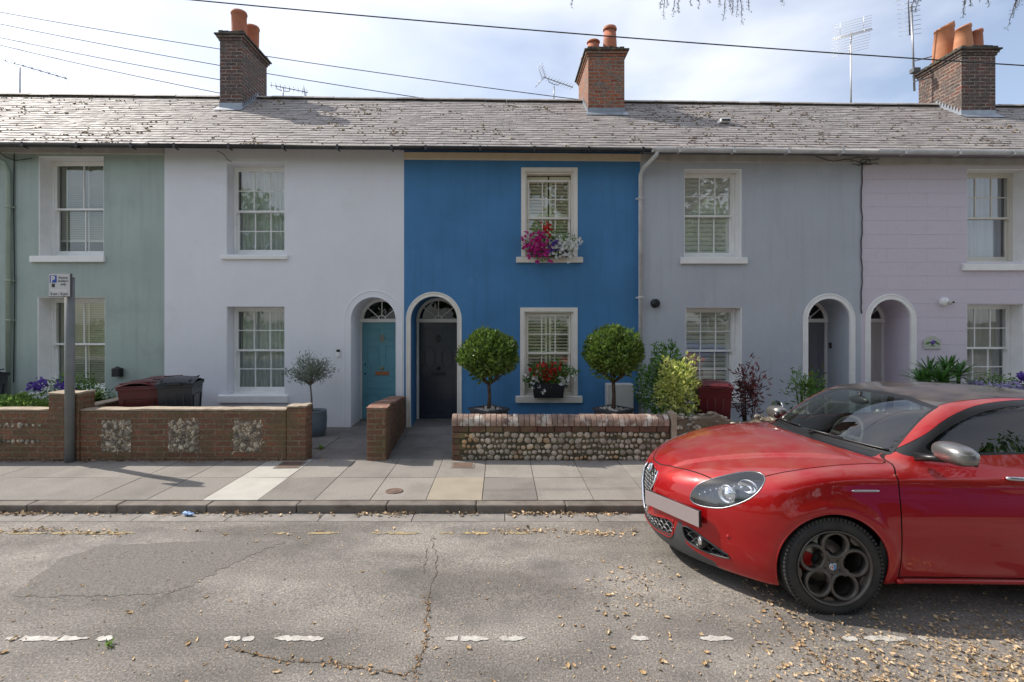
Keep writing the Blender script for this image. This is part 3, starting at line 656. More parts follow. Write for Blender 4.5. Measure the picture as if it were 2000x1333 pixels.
# ---- green house
hg = thing('terraced_house', 'sage green terraced house at the left end with white window surrounds and slatted blinds', 'house', (-8.6, 10, 0))
R1 = rect_loop(-8.21, -7.08, 3.05, 4.80); R2 = rect_loop(-8.23, -7.055, 0.62, 2.30)
facade(hg, -15.0, -5.99, [(R1, 0.30, 1), (R2, 0.30, 1)], [green_wall, trim_white])
blind_m = mat('blind_slat', (0.55, 0.56, 0.48), 0.5)
window(hg, -8.21, -7.08, 3.05, 4.80, 0.28, trim_white, 2, 1, 1, kind='blind', im=blind_m, lift=-0.0001, sill=(-8.345, -7.03, 3.05, 2.93))
window(hg, -8.23, -7.055, 0.62, 2.30, 0.28, trim_white, 2, 1, 1, kind='blind', slat=-44, im=mat('cream_slat', (0.80, 0.79, 0.60), 0.5), sill=(-8.36, -7.0, 0.62, 0.50))
slates(hg, -15.0, -5.99, 430, 90); gutter(hg, -15.0, -5.99, black_gut)
frieze(hg, -15.0, -5.992, 4.96, 4.80, fascia_white, 0.04)
# ---- white house
hw = thing('terraced_house', 'white rendered terraced house with pale blue front door and net curtains', 'house', (-3.9, 10, 0))
W1 = rect_loop(-4.88, -3.864, 3.07, 4.69); W2 = rect_loop(-4.88, -3.864, 0.56, 2.136); A1 = arch_loop(-2.28, 0.40, ZS, -0.02)
facade(hw, -5.99, -1.736, [(W1, 0.28, 0), (W2, 0.28, 0), (A1, 0.76, 0)], [white_wall])
window(hw, -4.88, -3.864, 3.07, 4.69, 0.25, trim_white, 3, 2, 2, kind='curtain', im=curtain_m, sill=(-4.97, -3.79, 3.06, 2.98))
window(hw, -4.88, -3.864, 0.56, 2.136, 0.25, trim_white, 3, 2, 2, kind='curtain', im=curtain_m, sill=(-5.02, -3.79, 0.58, 0.44))
door(hw, -2.28, 0.40, ZS, teal_door, trim_white, 0.76, 'six')
arch_trim(hw, -2.28, 0.40, 0.525, ZS, white_wall)
slates(hw, -5.99, -1.736, 150, 60); gutter(hw, -5.99, -1.736, black_gut)
P0 = [(wx(462 + 14), 12.0)]
chimney(hw, -5.87, -5.40, 11.72, 12.95, 7.72, brick_ch, [(-5.62, 12.05, 0.15, 0.155, 0.62, 0, terra, False), (-5.60, 12.62, 0.15, 0.155, 0.60, 0, terra, False)])
# ---- blue house
hb = thing('terraced_house', 'deep blue terraced house with navy door, cream trim and flower window boxes', 'house', (0.36, 10, 0))
B1 = rect_loop(0.345 + 0.05, 1.345 - 0.05, 3.03, 4.61 - 0.05); B2 = rect_loop(0.327 + 0.05, 1.345 - 0.05, 0.56, 2.127 - 0.05); A2 = arch_loop(-1.205, 0.415, ZS, -0.02)
facade(hb, -1.736, 2.455, [(B1, 0.2, 1), (B2, 0.2, 1), (A2, 0.76, 0)], [blue_wall, trim_cream])
trim_blue_house = mat('warm_white_paint', (0.80, 0.765, 0.70), 0.4, c2=(0.73, 0.69, 0.62), ns=5, bump=0.08, bs=40, bd=0.004)
window(hb, 0.345, 1.345, 3.03, 4.61, 0.06, trim_blue_house, 3, 2, 2, lift=0.085, kind='shutter', im=shutter_cream, arch=0.075, sill=(wx(1008), wx(1138), 3.03, 2.92))
window(hb, 0.327, 1.345, 0.56, 2.127, 0.06, trim_blue_house, 3, 2, 2, kind='shutter', im=shutter_cream, arch=0.075, sill=(wx(1007), wx(1137), 0.565, 0.44))
door(hb, -1.205, 0.415, ZS, navy_door, trim_blue_house, 0.74, 'six')
arch_trim(hb, -1.205, 0.415, 0.495, ZS, trim_blue_house)
slates(hb, -1.736, 2.455, 60, 60); gutter(hb, -1.736, 2.54, black_gut)
frieze(hb, -1.736, 2.455, 4.86, 4.748, trim_cream, 0.05)
chimney(hb, 1.787, 2.54, 11.65, 13.1, 7.36, brick_ch2, [(2.30, 11.98, 0.155, 0.125, 0.62, 0, terra, True), (1.96, 12.05, 0.13, 0.12, 0.36, 0, terra, True), (1.93, 12.75, 0.13, 0.12, 0.34, 0, terra, True), (2.33, 12.75, 0.14, 0.12, 0.5, 0, terra, True)])
# ---- grey house
hy = thing('terraced_house', 'grey rendered terraced house with closed white shutters and slate grey door', 'house', (4.4, 10, 0))
G1 = rect_loop(3.254, 4.245, 3.02, 4.573); G2 = rect_loop(3.28, 4.25, 0.56, 2.118); A3 = arch_loop(5.81, 0.375, ZS, -0.02)
facade(hy, 2.455, 6.38, [(G1, 0.28, 1), (G2, 0.28, 1), (A3, 0.76, 0)], [grey_wall, trim_white])
window(hy, 3.254, 4.245, 3.02, 4.573, 0.25, trim_white, 3, 2, 1, kind='louvre', im=shutter_white, sill=(wx(1328), wx(1458), 3.02, 2.90))
window(hy, 3.28, 4.25, 0.56, 2.118, 0.25, trim_white, 3, 2, 2, kind='louvre', im=shutter_white, sill=(wx(1331), wx(1460), 0.56, 0.44))
door(hy, 5.81, 0.375, ZS, grey_door, trim_white, 0.69, 'four')
arch_trim(hy, 5.81, 0.375, 0.465, ZS, trim_white)
slates(hy, 2.455, 6.38, 40, 420); gutter(hy, 2.56, 6.38, white_gut)
frieze(hy, 2.455, 6.38, 4.86, 4.745, fascia_white, 0.045)
# ---- lavender house
hl = thing('terraced_house', 'pale lavender terraced house at the right end with lined blockwork and white door', 'house', (9.0, 10, 0))
L1 = rect_loop(8.27, 9.30, 2.94, 4.573); L2 = rect_loop(8.27, 9.27, 0.60, 2.18); A4 = arch_loop(6.905, 0.36, ZS, -0.02)
facade(hl, 6.38, 15.5, [(L1, 0.28, 1), (L2, 0.28, 1), (A4, 0.76, 0)], [lav_wall, trim_white])
window(hl, 8.27, 9.30, 2.94, 4.573, 0.25, mat('stone_paint', (0.70, 0.66, 0.59), 0.4), 3, 2, 1, cols2=1, kind='curtain', im=curtain_l, sill=(wx(1878), 9.42, 2.91, 2.78), sillm=trim_white)
window(hl, 8.27, 9.27, 0.60, 2.18, 0.25, trim_white, 3, 2, 2, kind='curtain', im=curtain_g, sill=(8.15, 9.4, 0.60, 0.48))
door(hl, 6.905, 0.36, ZS, cream_door, trim_white, 0.66, 'plain')
arch_trim(hl, 6.905, 0.36, 0.455, ZS, trim_white)
slates(hl, 6.38, 15.5, 60, 420); gutter(hl, 6.38, 15.5, white_gut)
frieze(hl, 6.38, 15.5, 4.84, 4.72, fascia_white, 0.045)
chimney(hl, 9.62, 10.33, 11.78, 13.0, 7.44, brick_ch, [(9.86, 12.55, 0.235, 0.18, 0.86, 0.09, terra_o, False), (9.85, 12.02, 0.185, 0.135, 0.58, 0.05, terra_o, False), (10.17, 12.10, 0.150, 0.130, 0.52, 0.035, terra, False)])
# ---- pipes and cables on the fronts
def pipe(h, pts, r, m, name='downpipe', clips=()):
    mb = MB(); mb.tube(pts, r, 12)
    for (x, y, z) in clips: mb.lathe([(r, -0.02), (r + 0.008, -0.02), (r + 0.008, 0.02), (r, 0.02)], (x, y, z), 14); mb.box(x - r * 1.9, x + r * 1.9, y + r * 0.6, YF + 0.001, z - 0.015, z + 0.015)
    return mb.build(name, m, h)
xg = wx(14) + 0.08
pipe(hg, [(xg - 0.25, 9.6, 4.86), (xg - 0.02, 9.88, 4.66), (xg, 9.93, 4.5), (xg, 9.93, 0.05)], 0.042, green_pipe, clips=[(xg, 9.93, 3.9), (xg, 9.93, 2.6), (xg, 9.93, 1.9)])
pipe(hg, [(xg + 0.07, 9.97, 4.85), (xg + 0.06, 9.97, 4.0), (xg + 0.08, 9.97, 2.5), (xg + 0.06, 9.97, 0.8)], 0.008, wire_m, 'cable')
pipe(hg, [(xg - 0.25, 9.94, 4.93), (xg - 0.05, 9.94, 4.78), (xg + 0.12, 9.94, 4.72), (xg + 0.4, 9.95, 4.76)], 0.007, wire_m, 'cable')
xb = wx(1249)
pipe(hy, [(xb + 0.20, 9.575, 4.79), (xb + 0.19, 9.60, 4.72), (xb + 0.03, 9.84, 4.56), (xb, 9.93, 4.47), (xb, 9.93, 0.04)], 0.036, white_gut, clips=[(xb, 9.93, 4.05), (xb, 9.93, 2.3), (xb, 9.93, 0.62)])
xc = wx(1682)
pipe(hl, [(xc + 0.006 * math.sin(k * 2.1) + 0.01 * math.sin(k * 0.7), 9.985, 4.72 - 0.1 * k) for k in range(28)], 0.009, wire_m, 'cable')
def squig(h, px0, py0, n, sx, sz, seed, r=0.006):
    rr = random.Random(seed); x, z = wx(px0), wz(py0); pts = []
    for k in range(n): pts.append((x, 9.935 + rr.uniform(-0.01, 0.01), z)); x += sx * rr.uniform(0.3, 1.6); z += sz + rr.uniform(-0.035, 0.035)
    mb = MB(); mb.tube(pts, r, 5); return mb.build('cable', wire_m, h)
squig(hl, 1655, 318, 9, 0.05, -0.003, 1); squig(hl, 1660, 322, 8, 0.06, 0.004, 2); squig(hl, 1590, 308, 14, 0.065, -0.006, 3); squig(hl, 1672, 326, 8, 0.05, 0.01, 5); squig(hg, 130, 288, 8, 0.05, -0.01, 6); squig(hw, 428, 298, 6, 0.06, -0.02, 7)
mb = MB(); mb.tube([(wx(1685) + 0.09 * math.cos(a * 0.5), 9.93, wz(319) + 0.05 * math.sin(a * 0.5)) for a in range(13)], 0.006, 5); mb.build('cable', wire_m, hl)
# ---- fittings fixed to the fronts
t = thing('wall_lantern', 'small black box lantern on the sage green wall left of the bins', 'lamp', (wx(235), 9.94, wz(726)))
m = MB(); x, z = wx(235), wz(726); m.box(x - 0.065, x + 0.065, 9.86, 9.985, z - 0.08, z + 0.05); m.build('lamp_body', iron, t, bevel=0.006)
m = MB(); m.add([(x - 0.075, 9.85, z + 0.051), (x + 0.075, 9.85, z + 0.051), (x + 0.075, 9.99, z + 0.051), (x - 0.075, 9.99, z + 0.051), (x, 9.92, z + 0.10)], [(0,1,4),(1,2,4),(2,3,4),(3,0,4),(3,2,1,0)]); m.build('lamp_cap', iron, t)
t = thing('doorbell', 'white video doorbell with dark lens beside the pale blue door', 'doorbell', (wx(661), 9.99, wz(690)))
m = MB(); x, z = wx(661), wz(690); m.box(x - 0.028, x + 0.028, 9.965, 10.0, z - 0.065, z + 0.02); m.build('bell_body', trim_white, t, bevel=0.006)
m = MB(); m.box(x - 0.028, x + 0.028, 9.963, 10.0, z + 0.021, z + 0.065); m.build('bell_lens', iron, t, bevel=0.006)
t = thing('flue_vent', 'round black vent cap on the grey wall near the downpipe', 'vent', (wx(1279), 9.95, wz(593)))
m = MB(); m.lathe([(0.0, -0.11), (0.06, -0.105), (0.078, -0.07), (0.08, 0.0)], (wx(1279), 10.0, wz(593)), 24, axis='y'); m.build('vent_cap', iron, t)
m = MB(); [m.lathe([(rr, -0.113), (rr + 0.006, -0.118), (rr + 0.012, -0.108)], (wx(1279), 10.0, wz(593)), 20, axis='y') for rr in (0.02, 0.045)]; m.build('vent_ring', black_bin, t)
t = thing('security_camera', 'white dome camera on the lavender wall above the house plaque', 'camera', (wx(1845), 9.93, wz(590)))
x, z = wx(1845), wz(590); m = MB(); m.lathe([(0.0, -0.09), (0.055, -0.08), (0.078, -0.045), (0.08, 0)], (x - 0.02, 10.0, z), 24, axis='y'); m.build('dome', trim_white, t)
m = MB(); m.blob((x + 0.03, 9.90, z - 0.01), 0.042, seg=14, rings=9); m.build('camera_eye', MATS['white_plastic'], t); m = MB(); m.lathe([(0, -0.014), (0.016, -0.013), (0.019, 0.01)], (x + 0.045, 9.862, z - 0.01), 14, axis='y'); m.build('lens', iron, t)
t = thing('house_plaque', 'cream ceramic house plaque painted with flowers on the lavender wall', 'plaque', (wx(1819), 9.98, wz(669)))
x, z = wx(1819), wz(670); m = MB(); w_ = 0.147
lp = [(x - w_, z - 0.11), (x + w_, z - 0.11), (x + w_, z + 0.06)] + [(x + w_ - 0.02 - (2 * w_ - 0.04) * k / 12, z + 0.065 + 0.062 * math.sin(PI * k / 12)) for k in range(13)] + [(x - w_, z + 0.06)]
m.prism(lp, 9.972, 9.999); m.build('plaque_tile', mat('glazed_ceramic', (0.50, 0.51, 0.46), 0.25, c2=(0.42, 0.45, 0.40), ns=8), t, bevel=0.005)
m = MB(); rr = random.Random(3)
for dx_, dz_, s_ in ((-0.08, 0.0, 0.026), (-0.10, -0.012, 0.022), (-0.06, 0.008, 0.024), (0.055, 0.022, 0.022), (0.085, -0.004, 0.026), (0.11, -0.02, 0.02), (-0.02, -0.045, 0.02), (0.02, -0.05, 0.014)): m.blob((x + dx_, 9.969, z + dz_), (s_, 0.003, s_ * 0.7), seg=8, rings=4, jit=0.6)
m.build('painted_leaves', leaf_green, t)
m = MB()
for dx_, dz_, s_ in ((-0.01, 0.008, 0.032), (0.015, 0.03, 0.024), (0.0, -0.015, 0.024), (0.03, 0.005, 0.02)): m.blob((x + dx_, 9.967, z + dz_), (s_, 0.003, s_ * 0.75), seg=8, rings=4, jit=0.6)
m.build('painted_flower', pet_purple, t)
t = thing('doorbell', 'small black doorbell in the porch beside the slate grey door', 'doorbell', (wx(1621) + 0.3, 10.6, 1.45))
m = MB(); X_ = 5.81 + 0.375 - 0.012; m.box(X_ - 0.025, X_ + 0.011, 10.55, 10.60, 1.38, 1.48); m.build('bell_body', iron, t, bevel=0.004)
m = MB(); m.lathe([(0.0, -0.004), (0.014, -0.002), (0.014, 0.004)], (X_ - 0.026, 10.575, 1.42), 10, axis='x'); m.build('bell_button', brass, t)
t = thing('meter_box', 'white utility box standing against the blue wall behind the right topiary', 'utility box', (wx(1206), 9.9, 0.5))
x0, x1 = wx(1181), wx(1232); m = MB(); m.box(x0, x1, 9.78, 9.995, 0.22, wz(750) + 0.02); m.build('box_body', mat('box_white', (0.68, 0.67, 0.64), 0.4, c2=(0.60, 0.59, 0.55), ns=3), t, bevel=0.012)
m = MB(); ringbox(m, x0 + 0.015, x1 - 0.012, 0.25, wz(750) - 0.005, 9.775, 9.7795, 0.004, 0.004, 0.004, 0.004); m.box(x1 - 0.03, x1 - 0.02, 9.772, 9.7795, 0.42, 0.45); m.build('box_door', MATS['box_white'], t)
t = thing('roof_vent', 'small white vent cowl set in the slates above the grey house', 'vent', tuple(roofp(wx(1433) * 1.0 + 0.02, 0.45)))
p = roofp(4.35, 0.485, 0.03); m = MB(); m.box(p.x - 0.10, p.x + 0.10, p.y - 0.1, p.y + 0.12, p.z, p.z + 0.07); m.build('vent_hood', trim_white, t, bevel=0.01)
m = MB(); m.box(p.x - 0.075, p.x + 0.085, p.y - 0.104, p.y - 0.09, p.z + 0.008, p.z + 0.045); m.build('vent_slot', iron, t)
# ------------------------------------------------------------------ ground, road, pavement
def ground_mats():
    m = mat('asphalt', (0.145, 0.134, 0.123), 0.85, c2=(0.33, 0.30, 0.265), ns=75, nd=4, lo=0.38, hi=0.68, c3=(0.135, 0.127, 0.122), ns3=1.6, lo3=0.52, hi3=0.74, bump=0.9, bs=170, bd=0.006, spec=0.35, bump2=0.25, bs2=3.0)
    t = m.node_tree; N = t.nodes; K = t.links.new; b = N['Principled BSDF']; src = b.inputs['Base Color'].links[0].from_socket
    co = N.new('ShaderNodeTexCoord')
    # pale stones showing in the surface
    v = N.new('ShaderNodeTexVoronoi'); v.inputs['Scale'].default_value = 60; K(co.outputs['Object'], v.inputs['Vector'])
    lt = N.new('ShaderNodeMapRange'); lt.inputs['From Min'].default_value = 0.30; lt.inputs['From Max'].default_value = 0.12; K(v.outputs['Distance'], lt.inputs['Value'])
    sp = N.new('ShaderNodeSeparateColor'); K(v.outputs['Color'], sp.inputs[0]); th = N.new('ShaderNodeMapRange'); th.inputs['From Min'].default_value = 0.62; th.inputs['From Max'].default_value = 0.95; K(sp.outputs[0], th.inputs['Value'])
    mu = N.new('ShaderNodeMath'); mu.operation = 'MULTIPLY'; K(lt.outputs[0], mu.inputs[0]); K(th.outputs[0], mu.inputs[1])
    x = N.new('ShaderNodeMix'); x.data_type = 'RGBA'; K(src, x.inputs['A']); x.inputs['B'].default_value = (0.55, 0.48, 0.40, 1); K(mu.outputs[0], x.inputs['Factor'])
    # large patches and wear stretched along the road
    mp_ = N.new('ShaderNodeMapping'); mp_.inputs['Scale'].default_value = (0.55, 1.3, 1); K(co.outputs['Object'], mp_.inputs[0])
    n = N.new('ShaderNodeTexNoise'); n.inputs['Scale'].default_value = 1.3; n.inputs['Detail'].default_value = 8; K(mp_.outputs[0], n.inputs['Vector'])
    r = N.new('ShaderNodeMapRange'); r.inputs['From Min'].default_value = 0.38; r.inputs['From Max'].default_value = 0.62; r.inputs['To Min'].default_value = 0.66; r.inputs['To Max'].default_value = 1.20; K(n.outputs['Fac'], r.inputs['Value'])
    s_ = N.new('ShaderNodeVectorMath'); s_.operation = 'SCALE'; K(x.outputs['Result'], s_.inputs[0]); K(r.outputs[0], s_.inputs['Scale']); K(s_.outputs[0], b.inputs['Base Color'])
    return m
asphalt = ground_mats()
patch_m = mat('dark_asphalt_patch', (0.112, 0.104, 0.097), 0.85, c2=(0.24, 0.218, 0.192), ns=75, nd=4, lo=0.38, hi=0.68, bump=0.9, bs=160, bd=0.006, spec=0.35)
kerb_m = mat('kerb_stone', (0.20, 0.175, 0.15), 0.85, c2=(0.12, 0.10, 0.085), ns=5, nd=9, island=0.15, bump=0.7, bs=45, bd=0.008)
slab_m = mat('paving_slab', (0.195, 0.180, 0.160), 0.85, c2=(0.285, 0.262, 0.235), ns=70, nd=5, c3=(0.165, 0.150, 0.132), ns3=1.6, lo3=0.46, hi3=0.75, island=0.16, bump=0.55, bs=80, bd=0.006)
slab_white = mat('new_pale_slab', (0.44, 0.425, 0.385), 0.8, c2=(0.39, 0.375, 0.34), ns=5, bump=0.2, bs=90)
slab_tan = mat('tan_slab', (0.32, 0.28, 0.215), 0.85, c2=(0.28, 0.245, 0.19), ns=4, bump=0.3, bs=90)
joint_m = mat('joint_soil', (0.085, 0.068, 0.05), 0.95, bump=0.6, bs=70)
path_m = mat('garden_concrete', (0.20, 0.185, 0.17), 0.9, c2=(0.125, 0.115, 0.105), ns=2.5, nd=9, c3=(0.28, 0.25, 0.23), ns3=5, lo3=0.55, hi3=0.8, bump=0.6, bs=60)
earth_m = mat('earth_ground', (0.10, 0.085, 0.05), 0.95, c2=(0.06, 0.08, 0.03), ns=2, bump=0.5, bs=30)
white_line = mat('worn_white_paint', (0.56, 0.54, 0.50), 0.7, c2=(0.36, 0.34, 0.31), ns=30, bump=0.5, bs=120)
yellow_line = mat('worn_yellow_paint', (0.40, 0.30, 0.13), 0.75, c2=(0.25, 0.21, 0.15), ns=12, lo=0.42, hi=0.6, bump=0.5, bs=120)
def roadz(y): 
    pts = [(-60, -0.06), (0.2, -0.02), (2.0, 0.0), (3.6, 0.0), (4.6, -0.022), (5.4, -0.05), (5.75, -0.054)]
    return float(np.interp(y, [p[0] for p in pts], [p[1] for p in pts]))
mb = MB(); ys = [-6.5, -4, -1, 0.2, 1.0, 2.0, 2.8, 3.6, 3.9, 4.2, 4.6, 4.9, 5.15, 5.46]; xs = np.linspace(-60, 60, 61)
V = [(x, y, roadz(y)) for y in ys for x in xs]; nx = len(xs)
mb.add(V, [(j * nx + i, j * nx + i + 1, (j + 1) * nx + i + 1, (j + 1) * nx + i) for j in range(len(ys) - 1) for i in range(nx - 1)], 0, True)
structure(mb.build('road', asphalt))
# gutter channel of concrete between road and kerb
mb = MB(); x = -30.0; gm = mat('channel_concrete', (0.27, 0.25, 0.228), 0.85, c2=(0.19, 0.175, 0.16), ns=7, nd=9, island=0.08, bump=0.5, bs=90)
while x < 30: mb.quad((x + 0.004, 5.462, -0.049), (x + 0.906, 5.462, -0.049), (x + 0.906, 5.72, -0.052), (x + 0.004, 5.72, -0.052)); x += 0.91
structure(mb.build('gutter_channel', gm))
mb = MB(); mb.quad((-300, -300, -0.12), (300, -300, -0.12), (300, 600, -0.12), (-300, 600, -0.12)); structure(mb.build('ground', earth_m))
mb = MB(); x = -3.9 - 0.91 * 30
while x < 28:
    mb.box(x + 0.003, x + 0.907, 5.70, 5.855, -0.15, 0.03 + random.uniform(-0.003, 0.003)); x += 0.91
structure(mb.build('kerb', kerb_m, bevel=0.014))
# pavement slabs
mb = MB(); mb.quad((-60, 5.80, 0.018), (60, 5.80, 0.018), (60, 7.62, 0.014), (-60, 7.62, 0.014), 3)
X0 = -0.79 - 0.583 * 60
for k in range(110):
    a = X0 + k * 0.583; 
    if a < -22 or a > 22: continue
    for r_, (ya, yb) in enumerate(((5.865, 6.70), (6.708, 7.60))):
        mi = 0
        if abs(a + 3.12) < 0.1: mi = 1
        if abs(a + 0.79) < 0.1 : mi = 2 if r_ == 0 else 0
        tl = random.uniform(-0.003, 0.003); z = 0.03
        mb.add([(a + 0.004, ya, z + tl), (a + 0.579, ya, z - tl), (a + 0.579, yb, z + random.uniform(-0.002, 0.002)), (a + 0.004, yb, z + tl), (a + 0.004, ya, 0), (a + 0.579, ya, 0), (a + 0.579, yb, 0), (a + 0.004, yb, 0)],
               [(0,1,2,3), (4,5,1,0), (5,6,2,1), (6,7,3,2), (7,4,0,3)], mi)
structure(mb.build('pavement', [slab_m, slab_white, slab_tan, joint_m]))
# garden ground
mb = MB(); mb.quad((-22, 7.6, 0.012), (22, 7.6, 0.012), (22, 10.9, 0.004), (-22, 10.9, 0.004)); structure(mb.build('garden_ground', path_m))
# path of the blue house: slabs with joints
mb = MB()
for (xa, xb, ya, yb) in ((-1.53, -0.68, 7.615, 8.35), (-1.55, -0.68, 8.36, 9.15), (-1.58, -0.68, 9.16, 9.93), (-2.60, -1.80, 7.615, 8.2), (-2.60, -1.80, 8.22, 8.95), (-2.6, -1.8, 8.96, 9.93), (-3.4, -2.61, 8.3, 9.1)):
    mb.box(xa, xb, ya, yb, 0.0, 0.024 + random.uniform(-0.003, 0.003))
structure(mb.build('garden_path', mat('path_slab', (0.215, 0.20, 0.19), 0.9, c2=(0.15, 0.14, 0.13), ns=3, nd=9, island=0.15, bump=0.5, bs=60), bevel=0.004))
# worn white bay marking, faded yellow line, asphalt patch
def worn_strip(name, segs, y0, y1, m, label, cat, rag=0.012, z=0.004):
    mb = MB()
    for (xa, xb) in segs:
        n = max(6, int((xb - xa) / 0.018)); top = []; bot = []
        for i in range(n + 1):
            x = xa + (xb - xa) * i / n; e = min(1, 3.5 * min(i, n - i) / n + 0.35)
            c = (y0 + y1) / 2 + random.uniform(-1, 1) * rag * 0.3; h = (y1 - y0) / 2 * e
            top.append((x, c + h + random.uniform(-rag, rag * 0.4))); bot.append((x, c - h + random.uniform(-rag * 0.4, rag)))
        for i in range(n):
            if random.random() < 0.025 and 2 < i < n - 2: continue
            P = [bot[i], bot[i + 1], top[i + 1], top[i]]
            if False: P = [bot[i], bot[i + 1], ((bot[i + 1][0] + top[i + 1][0]) / 2, (bot[i + 1][1] + top[i + 1][1]) / 2), ((bot[i][0] + top[i][0]) / 2, (bot[i][1] + top[i][1]) / 2)]
            mb.add([(x, y, roadz(y) + z) for x, y in P], [(0, 1, 2, 3)])
    o = mb.build(name, m); structure(o); return o
def rx(px, d): return PX(px, d)
d0 = 3.36
worn_strip('white_bay_marking', [(rx(a, d0), rx(b, d0)) for a, b in ((12, 172), (190, 220), (438, 470), (474, 497), (536, 632), (870, 955), (975, 1027), (1232, 1266), (1366, 1432))] + [(rx(a, d0 + 0.02), rx(b, d0 + 0.02)) for a, b in ((1640, 1672), (1680, 1765), (1790, 1815))], d0 - 0.030, d0 + 0.028, white_line, '', '')
d1 = 5.13
worn_strip('yellow_line', [(rx(a, d1), rx(b, d1)) for a, b in ((-400, -160), (8, 90), (95, 262), (530, 560), (596, 664), (725, 822), (860, 885), (900, 960), (985, 1040), (1120, 1180))], d1 - 0.03, d1 + 0.03, yellow_line, '', '', rag=0.022)
# ragged darker repair patch at left
def rp0(px, py): d = 1.9 * 1100 / (py - 626); return ((px - 980) / 1100 * d, d)
mb = MB(); A = [rp0(*q) for q in ((20, 1163), (200, 1163), (330, 1156), (375, 1142), (430, 1110), (500, 1075), (560, 1050), (400, 1050), (200, 1058), (110, 1092))]
def wob(L_, n=14, a=0.02):
    out = []
    for i in range(len(L_)):
        p, q = L_[i], L_[(i + 1) % len(L_)]
        for k in range(n): t_ = k / n; out.append((p[0] + (q[0] - p[0]) * t_ + random.uniform(-a, a), p[1] + (q[1] - p[1]) * t_ + random.uniform(-a, a)))
    return out
P_ = wob(A); tr_ = tessellate_polygon([[Vector((x, y, 0)) for x, y in P_]])
cx_, cy_ = -3.7, 4.4
F = []
for a, b, c in tr_:
    k = (P_[b][0] - P_[a][0]) * (P_[c][1] - P_[a][1]) - (P_[b][1] - P_[a][1]) * (P_[c][0] - P_[a][0]); F.append((a, b, c) if k > 0 else (a, c, b))
mb.add([(x, y, roadz(y) + 0.0022) for x, y in P_], F); structure(mb.build('road_patch', patch_m))
# cracks filled with dry debris
crack_m = mat('crack_dirt', (0.11, 0.088, 0.065), 0.95); debris_m = mat('dry_debris', (0.42, 0.26, 0.12), 0.9, c2=(0.22, 0.14, 0.08), ns=40, island=0.5)
def crack(pts, w, seed):
    rr = random.Random(seed); L_ = []
    for i in range(len(pts) - 1):
        (ax, ay), (bx, by) = pts[i], pts[i + 1]; n = max(2, int(math.hypot(bx - ax, by - ay) / 0.02))
        for k in range(n): t_ = k / n; L_.append((ax + (bx - ax) * t_, ay + (by - ay) * t_))
    L_.append(pts[-1]); j = 0; out = []
    for (x, y) in L_: j = j * 0.85 + rr.uniform(-0.009, 0.009); out.append((x + j, y + j * 0.4))
    return out
def crack_obj(lines, w):
    mb = MB()
    for ln in lines:
        n = len(ln); V = []
        for i, (x, y) in enumerate(ln):
            a, b = ln[max(0, i - 1)], ln[min(n - 1, i + 1)]; dx, dy = b[0] - a[0], b[1] - a[1]; l_ = math.hypot(dx, dy) + 1e-9
            q = w * random.uniform(0.25, 1.0) * min(1, (i + 2) / 8, (n - i + 1) / 8); nx_, ny_ = -dy / l_ * q, dx / l_ * q
            V += [(x - nx_, y - ny_, roadz(y) + 0.0035), (x + nx_, y + ny_, roadz(y) + 0.0035)]
        mb.add(V, [(2 * i, 2 * i + 1, 2 * i + 3, 2 * i + 2) for i in range(n - 1)])
    return mb
def rp(px, py): d = 1.9 * 1100 / (py - 626); return (PX(px, d), d)
C1 = crack([rp(845, 1040), rp(852, 1085), rp(848, 1120), rp(838, 1170), rp(838, 1200), rp(828, 1250), rp(820, 1300), rp(812, 1333)], 0.01, 4)
C2 = crack([rp(650, 1292), rp(700, 1305), rp(760, 1312), rp(795, 1320), rp(815, 1300), rp(824, 1285)], 0.01, 8)
C3 = crack([rp(440, 1262), rp(500, 1280), rp(560, 1292), rp(650, 1296), rp(700, 1308)], 0.01, 12)
C4 = crack([rp(1510, 1190), rp(1545, 1235), rp(1590, 1280), rp(1640, 1330)], 0.01, 19)
C5 = crack([rp(837, 1060), rp(827, 1100), rp(822, 1122)], 0.01, 22)
structure(crack_obj([C1, C2, C3, C4, C5], 0.0042).build('road_crack', crack_m))
# ------------------------------------------------------------------ garden walls (measured like the terrace)
def zw(py, Y=7.51): return 1.9 - (py - 626) / 1100 * Y
def flints(mb, x0, x1, z0, z1, y, n, smin_, smax_, seed, rows=None, prot=0.4):
    rr = random.Random(seed); pl = []
    tries = 0
    while len(pl) < n and tries < n * 40:
        tries += 1; s = rr.uniform(smin_, smax_) * (1 if len(pl) > n * 0.3 else 1.35); x = rr.uniform(x0 + s, x1 - s); z = rr.uniform(z0 + s * 0.7, z1 - s * 0.7)
        if all(math.hypot(x - a, (z - b) * 1.2) > (s + c) * 0.86 for a, b, c in pl): pl.append((x, z, s))
    for x, z, s in pl:
        M = Matrix.Rotation(rr.uniform(0, 6.3), 4, 'Y'); mb.blob((x, y, z), (s * rr.uniform(0.85, 1.25), s * prot * rr.uniform(0.6, 1.2), s * rr.uniform(0.7, 1.0)), seg=8, rings=5, jit=0.35, M=M)
